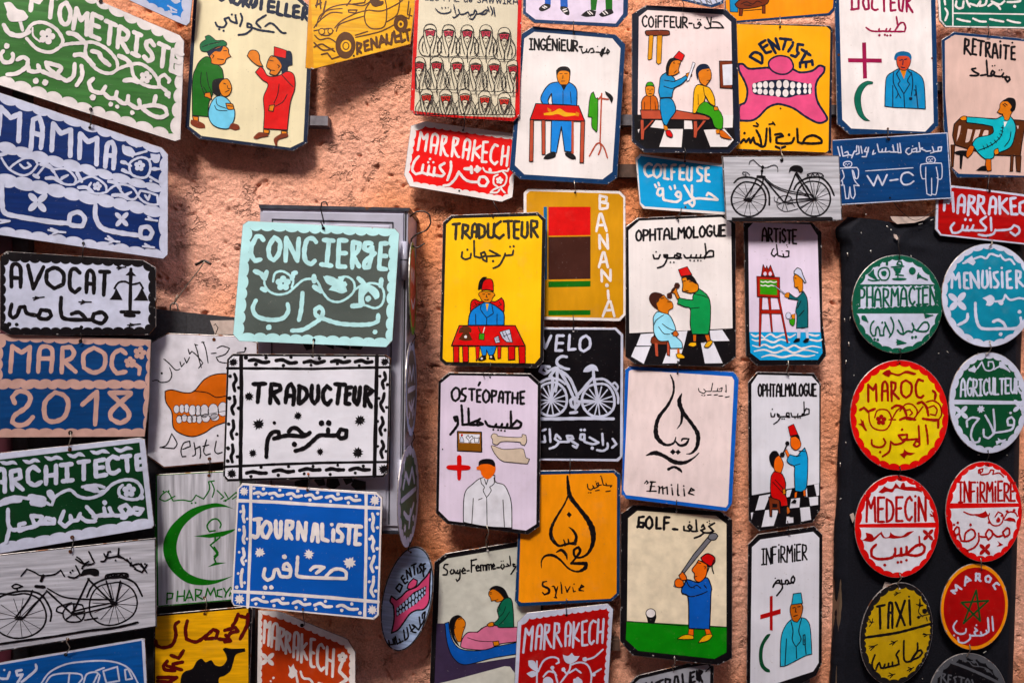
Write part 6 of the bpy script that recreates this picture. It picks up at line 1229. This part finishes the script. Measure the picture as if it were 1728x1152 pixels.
P('painted_scrolls');L('W2',20,'1170 240 1220 220 / 1270 200 1330 180 1380 195 1420 155 1490 175 1510 165 1550 210 1600 205 1640 250 / 1460 590 1530 580 1555 530 1600 575 1680 560 1740 570');F('W2','1180 220 1250 170 1260 195 1285 230 1260 260 1220 240');F4('W2',1118,590,100);F('W2','1345 560 1380 545 1420 530 1455 560 1450 600 1420 630 1375 625 1385 590');D('W2','1515 600 24')
P('arabic_lettering');L('W2',28,'1210 705 1200 760 1125 805 / 1280 605 1285 720 1310 810 1360 840 1500 840 1650 835 1700 790 1695 740 / 1445 775 1490 760 1540 790 1560 835');D('W2','1512 890 18 1685 685 18')
P('nail_hole');D('BK','1412 960 8')

V(1410,590,5.434)
SIGN('round_sign','red rimmed yellow disc lettered MAROC with red vine scroll','sign','EL 585 600 452 508 0','RDB',d=.05,yaw=0,pitch=2)
SCE('LY',585,600,412,465,28,18,0,360)
P('lettering');L('DR2',24,'300 475 298 320 345 370 370 315 375 470 / 425 465 430 320 455 290 475 330 480 465 / 430 380 475 375 / 515 470 510 295 / 510 295 550 305 545 360 520 385 580 450 / 645 280 605 310 605 400 645 440 690 400 695 320 645 280 / 800 285 760 270 735 330 745 420 785 440 805 420')
P('painted_scrolls')
L('DR2',15,'305 560 310 650 340 710 400 735 460 730 500 680 510 620 480 560 430 545 380 560 358 620 / 490 640 550 640 / 520 630 560 560 600 530 / 590 560 640 500 700 500 745 550 740 600 700 640 650 635 / 630 560 680 545 705 580 680 600 / 740 600 800 520 / 830 480 890 465 950 500 970 560 965 610 920 650 840 640 / 850 530 900 510 930 550 915 600 870 590')
L('DR2',24,'225 550 260 530 300 570 / 310 560 360 540 / 515 535 560 510 620 530 650 600 / 590 640 650 620 730 640 / 750 490 790 475 830 520 850 600 / 800 630 870 640 940 640 / 940 640 940 710 / 890 375 915 400 910 450');FL('DR2',417,642,50)
F('DR2','425 215 470 185 500 185 510 205 580 220 650 190 740 215 720 232 640 215 575 240 510 225 490 250 450 235');F('DR2','205 680 235 670 225 630 250 650 255 640 265 690 290 740 270 740 240 700');F('DR2','585 955 620 940 625 905 660 935 730 945 690 965 650 965 630 998')
P('arabic_lettering');L('DR2',20,'330 825 335 870 380 890 430 885 455 850 440 815 / 430 975 490 930 505 850 / 505 840 540 865 600 855 640 825 / 575 780 655 775 650 810 610 825 575 785 / 640 825 700 820 760 815 / 760 695 770 870 740 885 715 870 740 830 770 850 / 825 690 840 780 845 860');D('DR2','608 730 12 407 935 12')
P('nail_hole');D('BK','588 125 8 588 1075 8')
SIGN('round_sign','white rimmed deep green disc lettered AGRICULTEUR at the right frame edge','sign','EL 1402 485 362 465 0','W2',d=.05,yaw=-2,pitch=2)
SCE('DG2',1402,485,320,420,26,14,184,358);P('lower_field');SCE('DG2',1402,485,320,420,26,14,2,178)
P('lettering');T('AGRICULTEUR',1148,425,1695,395,160,18,'W2',h1=130)
P('painted_scrolls');L('W2',14,'1300 170 1340 110 1370 180 1420 190 1450 160 1440 110 1400 110 1400 150 / 1450 180 1510 150 1560 160 1595 200');F('W2','1215 175 1250 160 1270 140 1285 170 1300 170 1275 210 1245 200 1220 195');F('W2','1500 110 1520 110 1560 150 1590 200 1540 175 1500 160');F4('W2',1148,575,75);F4('W2',1685,515,70);ST('W2','1330 545 38',8);F('W2','1465 835 1490 830 1485 805 1520 825 1560 815 1550 850 1510 850 1475 870')
P('arabic_lettering');L('W2',20,'1205 705 1200 650 1250 620 1315 630 1260 700 1240 790 1270 850 1310 840 1320 810 / 1370 600 1420 690 1450 770 / 1445 545 1455 740 1400 810 1360 790 1355 730 / 1450 760 1560 745 1620 720 1635 650 1610 615 1575 640 1580 690 1625 690');D('W2','1602 578 13')
P('nail_hole');D('BK','1395 925 8')

V(1410,770,5.434)
SIGN('round_sign','red rimmed white disc lettered MEDECIN on the left row of the black board','sign','EL 562 640 388 472 0','RDB',d=.05,yaw=0,pitch=2)
SCE('W4',568,640,350,432,26,14,183,355);P('lower_field');SCE('W4',568,650,350,425,26,14,0,180)
P('lettering');T('MEDECiN',285,600,825,585,215,24,'RD4')
P('painted_scrolls');F('RD4','390 325 430 290 445 270 485 290 520 290 550 240 590 285 610 240 630 240 640 275 700 275 760 290 795 330 750 315 650 310 600 300 550 290 520 325 470 320 430 335');F('RD4','240 765 280 740 275 695 330 710 350 740 420 685 450 735 490 730 500 690 540 720 610 725 660 690 720 680 680 710 640 735 540 750 490 745 440 745 410 710 360 760 320 780');F4('RD4',850,715,60);L('RD4',10,'865 525 905 550 / 880 500 905 550 / 865 540 905 550')
P('arabic_lettering');L('RD4',26,'370 805 330 850 330 910 380 935 460 935 520 920 545 880 545 840 / 545 910 600 900 600 840 / 600 905 650 890 650 825 / 650 895 740 905 800 880 815 830 790 800 730 820 660 885');L('RD4',16,'765 730 772 820');D('RD4','450 992 14 570 967 13 600 963 13 648 948 13')
P('nail_hole');D('BK','600 205 8 585 1070 8')
SIGN('round_sign','red rimmed white disc lettered INFIRMIERE on the right row of the black board','sign','EL 1360 505 352 462 0','RDB',d=.05,yaw=-2,pitch=2)
SCE('W4',1365,500,320,425,26,14,190,350);P('lower_field');SCE('W4',1365,505,320,420,26,14,-6,184)
P('lettering');T('INFiRMiERE',1130,420,1645,400,185,20,'RD4',h1=165)
P('painted_scrolls');L('RD4',13,'1310 120 1310 150 1340 140 1350 110 1320 115 1330 165 1400 155 1420 120 1450 125 1440 160 1500 150 1540 185 / 1175 505 1240 530 1320 530 1370 540 / 1410 520 1400 560 1430 620 1490 630 1530 590 1530 530 1490 505 1460 550 / 1550 580 1600 570 1645 595 / 1540 570 1580 510 1640 510 1665 545');F('RD4','1270 535 1340 515 1375 495 1400 540 1350 560');F('RD4','1470 580 1490 550 1510 575 1500 600 1475 600');F('RD4','1550 580 1590 555 1640 570 1645 590 1590 590');D('RD4','1405 600 13 1570 500 13 1635 490 14 1520 540 10');F4('RD4',1368,848,62);F('RD4','1475 820 1500 800 1480 770 1510 790 1535 805 1500 820')
P('arabic_lettering');L('RD4',18,'1110 640 1085 680 1095 720 1130 700 1130 650 1110 640 / 1130 700 1150 770 1220 770 1275 730 1270 680 1240 660 1190 700 1180 770 / 1310 700 1310 770 1270 830 1205 858 / 1315 730 1370 735 / 1400 665 1375 710 1400 760 1435 720 1430 680 1400 665 / 1440 700 1480 730 1530 720 / 1570 650 1530 690 1550 735 1590 710 1590 660 1570 650');D('RD4','1085 622 12 1118 603 12 1235 623 13')
P('nail_hole');D('BK','1395 75 8 1335 930 8')

V(1410,940,5.434)
SIGN('round_sign','black rimmed mustard oval lettered TAXI at the bottom of the black board','sign','EL 558 700 330 475 10','BKG',d=.045,yaw=0,pitch=2)
SCE('MU',570,700,305,435,24,14,0,360,10)
P('frame_lines');L('BK',26,'255 735 400 715 560 690 700 655 880 605')
P('lettering');L('BK',24,'380 450 450 435 / 405 460 410 650 / 482 645 490 430 510 415 520 440 520 645 / 490 510 520 500 / 550 410 635 620 / 635 395 560 630 / 675 390 685 615');D('BK','673 358 10')
P('painted_scrolls');L('BK',9,'535 335 595 320 / 540 350 575 325 / 550 315 575 325 / 305 590 350 590 / 310 630 335 595 / 310 565 325 600 / 340 560 335 590 / 310 830 385 795 / 320 850 360 810 / 305 810 355 812 / 495 795 565 760 / 520 800 550 770 / 510 765 545 775 / 800 705 865 705 / 810 725 840 708 / 805 695 835 705 / 480 1085 545 1065 / 500 1100 525 1075 / 490 1055 520 1070 / 655 1035 715 1005 / 675 1045 700 1015 / 665 1005 695 1015 / 770 380 770 440 760 500 800 540 / 740 430 800 440 / 745 545 800 530 850 520 / 830 545 840 580');D('BK','815 490 24 760 545 14');F('BK','730 420 760 430 775 370 780 430 805 430 775 450')
P('arabic_lettering');L('BK',18,'360 890 335 960 340 1020 365 1035 385 980 400 960 415 1010 440 1010 450 975 / 445 1010 480 1000 485 965 / 485 1000 520 990 520 955 / 520 995 580 975 570 920 555 890 580 850 / 625 760 625 920 650 955 700 945 / 750 780 745 860 690 940 / 690 940 760 910 795 870 780 845 740 865 690 940');D('BK','365 1065 8 378 1075 8')
P('nail_hole');D('W','585 285 7')
SIGN('round_sign','amber rimmed dark red oval with green star lettered MAROC','sign','EL 1273 452 310 398 6','OY',d=.05,yaw=-2,pitch=2)
EL('RD4',1273,452,282,362,6)
P('painted_star');L('GN7',18,'1290 300 1175 600 / 1175 600 1400 395 / 1400 395 1155 412 / 1155 412 1325 580 / 1325 580 1290 300',taper=0)
P('lettering');L('W2',20,'1095 330 1060 305 1110 300 1100 250 1155 290 / 1185 255 1195 175 1240 210 / 1190 230 1225 210 / 1285 210 1290 145 / 1285 150 1320 150 1320 185 1295 185 1330 215 / 1400 165 1375 185 1380 220 1410 225 1425 190 1400 165 / 1500 250 1475 230 1445 255 1465 290')
P('arabic_lettering');L('W2',17,'1110 580 1080 630 1100 680 1150 700 1190 685 1195 650 / 1120 730 1130 775 1180 780 1230 745 1230 705 / 1235 715 1285 715 1270 680 1300 670 1275 645 / 1285 715 1340 715 1330 680 / 1340 715 1390 690 1380 665 / 1395 550 1405 680 1380 690 / 1435 540 1445 670',taper=.3);D('W2','1085 713 9 1290 620 9')
P('nail_hole');D('BK','1340 110 7 1230 800 8')
SIGN('round_sign','grey rimmed black disc lettered RESTO at the very bottom right','sign','EL 1215 1290 362 415 0','GY3',d=.045,yaw=-2,pitch=2)
SCE('BK2',1215,1290,325,375,24,16,0,360)
P('frame_lines');L('GY3',26,'1050 955 1200 1010 1350 1075 1500 1150 1580 1200')
P('lettering');L('GY3',15,'965 1150 975 1060 / 975 1060 1005 1070 985 1100 1020 1150 / 1060 1080 1035 1075 1030 1150 / 1035 1115 1055 1115 / 1110 1090 1085 1100 1100 1140 1085 1160 / 1130 1090 1180 1105 / 1155 1100 1150 1180 / 1210 1110 1190 1140 1210 1170 1230 1140 1210 1110 / 1250 1120 1270 1180')
P('painted_scrolls');L('GY3',9,'1165 945 1220 950 1260 990 1330 1000 1390 1020 1440 1070 / 1240 950 1290 960 1310 1000 / 1370 1020 1410 1050');D('GY3','1190 945 16 1270 955 18 1395 1035 16')
flush()
# ---- three discs hanging edge-on beside the cabinet ----------------------
def DISC(label, u, v, y, phi, rx, ry, base):
    global cur
    flush(); s = S_(); s.streak = 4; s.parts = {}; s.layer = .0002; s.part = 'painted_field'; s.round = 1; s.flat = True; ph = math.radians(phi)
    s.X = Vector((math.cos(ph), math.sin(ph), 0)); s.N = Vector((-math.sin(ph), math.cos(ph), 0)); s.Z = Vector((0, 0, 1)); s.A = s.O = hit_y(u, v, y); s.O = s.O+Vector((0, 0, ry*PX)); s.ry = ry
    e = bpy.data.objects.new('oval_sign', None); COL.objects.link(e); e.matrix_world = Matrix.Translation(s.O) @ Matrix((s.X, s.N, s.Z)).transposed().to_4x4(); e.empty_display_size = .05; tag(e, label, 'sign', 'oval signs hanging edge-on beside the cabinet')
    n = 40; L_ = [(rx*PX*math.cos(2*math.pi*i/n), -ry*PX+ry*PX*math.sin(2*math.pi*i/n)) for i in range(n)]
    v_ = [(x, 0, z) for x, z in L_]+[(x, .0016, z) for x, z in L_]
    obj('plate', v_, [tuple(range(n))]+[(n+i, n+(i+1) % n, (i+1) % n, i) for i in range(n)]+[tuple(range(2*n-1, n-1, -1))], [paint(base, 0), M_EDGE], e, [0]+[1]*(n+1))
    s.e = e; cur = s; s.out = []; V(0, 0, 1)
_loc = loc
def loc(s, u, v): return (u*PX, (-v-s.ry)*PX) if getattr(s, 'flat', False) else _loc(s, u, v)
DISC('lime green rimmed oval hanging edge-on from the wire hook beside the cabinet', 697, 487, -.075, 93, 62, 74, 'GN4')
SCE('RB', 0, 0, 54, 66, 20, 4, 0, 360); P('lettering'); L('W2', 5, '-35 -10 -35 -30 -15 -10 -15 -30 / 0 -30 10 -10 20 -30 / -30 20 0 30 30 15')
DISC('pale green oval hanging edge-on, middle one of the three beside the cabinet', 694.5, 656, -.075, 90.5, 64, 75, 'LB')
SCE('SG', 0, 0, 54, 66, 20, 4, 0, 360); P('lettering'); L('W2', 6, '-35 -15 -20 -35 0 -15 20 -35 35 -10 / -40 0 40 0 / -30 20 0 32 30 18 / 0 20 10 45'); ST('W2', '-25 40 8 25 40 8', 6)
DISC('white rimmed green oval hanging edge-on, lowest of the three beside the cabinet', 690, 836, -.075, 84, 66, 80, 'W2')
SCE('GD', 0, 0, 56, 70, 20, 5, 0, 360); P('lettering'); L('W2', 6, '-35 -20 -20 -40 0 -20 20 -40 35 -15 / -45 -2 45 -2 / -30 20 0 35 30 20 / 10 25 0 50'); ST('W2', '-25 45 8 28 42 8', 6)
flush()
# ---- wires, hooks and nails ----------------------------------------------
def inside(p, poly):
    c = False; n = len(poly)
    for i in range(n):
        a, b = poly[i], poly[(i+1) % n]
        if (a[1] > p[1]) != (b[1] > p[1]) and p[0] < (b[0]-a[0])*(p[1]-a[1])/(b[1]-a[1])+a[0]: c = not c
    return c
def surf(u, v):
    best = None
    for s in SIGNS:
        if inside((u, v), s.out):
            q = unproj(s, u, v)
            if best is None or q.y < best: best = q.y
    return best
def WIRE(pts, label, r=.0009, mat=None, cat='wire hook', y=None):
    a = nums(pts); P3 = [(a[i], a[i+1]) for i in range(0, len(a), 2)]
    ys = [surf(*p) for p in P3]; kn = [q for q in ys if q is not None]; dflt = min(kn) if kn else (y if y is not None else -.03)
    out = []
    for p, q in zip(P3, ys): out.append(hit_y(p[0], p[1], (q if q is not None else dflt)-.0035 if y is None else y))
    o = tube('wire_hook', out, r, mat or M_WIRE); tag(o, label, cat, 'wire hooks joining the signs')
for pts, a, b in (('153 183 154 198 153 208 151 214 155 209', 'green OPTOMETRISTE sign', 'blue MAMMA sign'), ('141 409 140 425 139 436', 'blue MAMMA sign', 'AVOCAT sign'), ('136 562 138 572 136 578 132 580', 'AVOCAT sign', 'MAROC 2018 sign'),
 ('119 728 120 738 116 750 117 758', 'MAROC 2018 sign', 'ARCHITECTE sign'), ('122 905 124 912 121 925 119 932', 'ARCHITECTE sign', 'left bicycle sign'), ('115 1075 112 1082 118 1092 111 1104', 'left bicycle sign', 'small blue car sign'),
 ('353 773 355 785 353 800', 'orange denture sign', 'green crescent sign'), ('346 1008 349 1020 346 1034', 'green crescent sign', 'yellow camel sign'),
 ('529 574 528 590 529 603', 'CONCIERGE sign', 'black and white TRADUCTEUR sign'), ('520 800 522 812 518 824 522 828', 'black and white TRADUCTEUR sign', 'JOURNALISTE sign'), ('511 1028 512 1042 514 1054 508 1052', 'JOURNALISTE sign', 'orange MARRAKECH sign'),
 ('783 194 784 208 782 221', 'hooded figures sign', 'bright red MARRAKECH sign'), ('832 339 836 348 841 356 843 359', 'bright red MARRAKECH sign', 'yellow TRADUCTEUR sign'), ('968 36 968 48 967 58', 'buckled shoes sign', 'INGENIEUR sign'), ('969 305 970 316 971 324', 'INGENIEUR sign', 'ochre lettered sign'),
 ('967 532 968 545 967 558', 'ochre lettered sign', 'black VELO sign'), ('962 774 962 788 961 799', 'black VELO sign', 'Sylvie sign'), ('956 1009 955 1022 956 1036', 'Sylvie sign', 'deep red MARRAKECH sign'), ('828 611 827 622 815 629 817 636', 'yellow TRADUCTEUR sign', 'OSTEOPATHE sign'),
 ('821 886 825 897 820 912 822 927', 'OSTEOPATHE sign', 'Sage-Femme sign'), ('1151 0 1154 8 1152 18', 'white scrap sign', 'COIFFEUR sign'), ('1155 249 1158 258 1155 266 1156 272', 'COIFFEUR sign', 'COIFEUSE sign'), ('1150 351 1148 360 1141 366 1145 372', 'COIFEUSE sign', 'large OPHTALMOLOGUE sign'),
 ('1143 609 1144 620 1144 630', 'large OPHTALMOLOGUE sign', 'Emilie sign'), ('1142 843 1141 853 1142 862', 'Emilie sign', 'GOLF sign'), ('1138 1106 1139 1118 1134 1126 1137 1131', 'GOLF sign', 'TRALEUR sign'), ('1316 27 1317 38 1316 46', 'small red table sign', 'DENTISTE sign'),
 ('1317 248 1319 260 1322 264 1318 270', 'DENTISTE sign', 'grey bicycle sign'), ('1330 608 1331 616 1327 626 1332 634', 'ARTISTE sign', 'small OPHTALMOLOGUE sign'), ('1329 878 1331 890 1330 900 1334 901', 'small OPHTALMOLOGUE sign', 'INFIRMIER sign'),
 ('1498 217 1499 226 1496 234 1500 236', 'DOCTEUR sign', 'blue W-C sign'), ('1667 41 1669 52 1667 62 1672 60', 'dark green corner sign', 'RETRAITE sign'), ('1669 295 1668 308 1666 318 1671 322', 'RETRAITE sign', 'dark red MARRAKEC sign'),
 ('1517 588 1521 596 1519 604 1514 610', 'PHARMACIEN disc', 'yellow MAROC disc'), ('1519 788 1520 796 1516 803 1520 806', 'yellow MAROC disc', 'MEDECIN disc'), ('1518 967 1521 975 1514 984 1517 990', 'MEDECIN disc', 'TAXI oval'), ('1674 404 1674 411 1669 417 1675 412', 'dark red MARRAKEC sign', 'MENUISIER disc'),
 ('1670 577 1673 586 1669 594 1663 598', 'MENUISIER disc', 'AGRICULTEUR disc'), ('1667 760 1669 768 1665 778 1670 778', 'AGRICULTEUR disc', 'INFIRMIERE disc'), ('1655 941 1656 950 1656 958 1658 960', 'INFIRMIERE disc', 'star of MAROC oval'), ('1636 1087 1638 1094 1634 1102 1631 1108', 'star of MAROC oval', 'grey RESTO disc')):
    WIRE(pts, 'thin wire hook joining the %s to the %s below' % (a, b), mat=M_WIRE2 if (len(a)+len(b)) % 3 == 0 else M_WIRE)
WIRE('361 572 365 560 368 553 363 546 361 549', 'curled wire above the orange denture sign', y=-.03)
WIRE('1517 436 1519 428 1516 415 1517 398', 'wire holding the PHARMACIEN disc to the black cloth', y=-.052)
WIRE('1502 333 1520 356 1545 372 1572 358 1582 352', 'fine loose wire trailing over the top of the black cloth board', r=.0005, y=-.045)
WIRE('553 347 550 341 543 342 541 352 545 368 547 378', 'S shaped wire hook over the cabinet top holding the CONCIERGE sign', r=.0013, y=-.128)
WIRE('541 374 544 380 546 385', 'short wire tip through the hole of the CONCIERGE sign', r=.0013)
WIRE('692 366 702 358 716 357 725 364 727 376 720 388 702 396 694 404 694 413 702 418 710 415 717 410', 'large curled wire hook at the top right corner of the cabinet', r=.0016, y=-.085)
WIRE('698 560 702 567 697 575 694 583', 'twisted wire linking the lime oval to the pale green oval', y=-.08)
WIRE('697 728 700 738 694 748 696 756', 'twisted wire linking the two lower edge-on ovals', y=-.08)
WIRE('692 914 690 922 689 930', 'wire under the lowest edge-on oval', y=-.08)
WIRE('693 932 688 926 694 914 697 905', 'wire holding the slanted pale blue DENTISTE oval', y=-.08)
WIRE('822 926 824 912 819 905 822 900', 'curled wire end over the Sage-Femme sign', y=-.03)
n_ = tag(tube('wall_wire', pxy('345 441 336 455 318 478 300 503 293 515 296 505 300 497', -.02), .0011, M_WIRE2), 'bent pale wire slanting across the bare plaster left of the CONCIERGE sign', 'wire')
n_ = tag(tube('nail', pxy('330 447 338 443 345 440 356 446', -.013), .0028, M_WIRE), 'rusty nail driven into the plaster at the top of the slanting wire', 'nail')
n_ = tag(tube('wall_clip', pxy('287 523 288 514 293 511 299 514 301 524', -.015), .0015, ST_), 'small pale clip at the lower end of the slanting wire', 'clip')
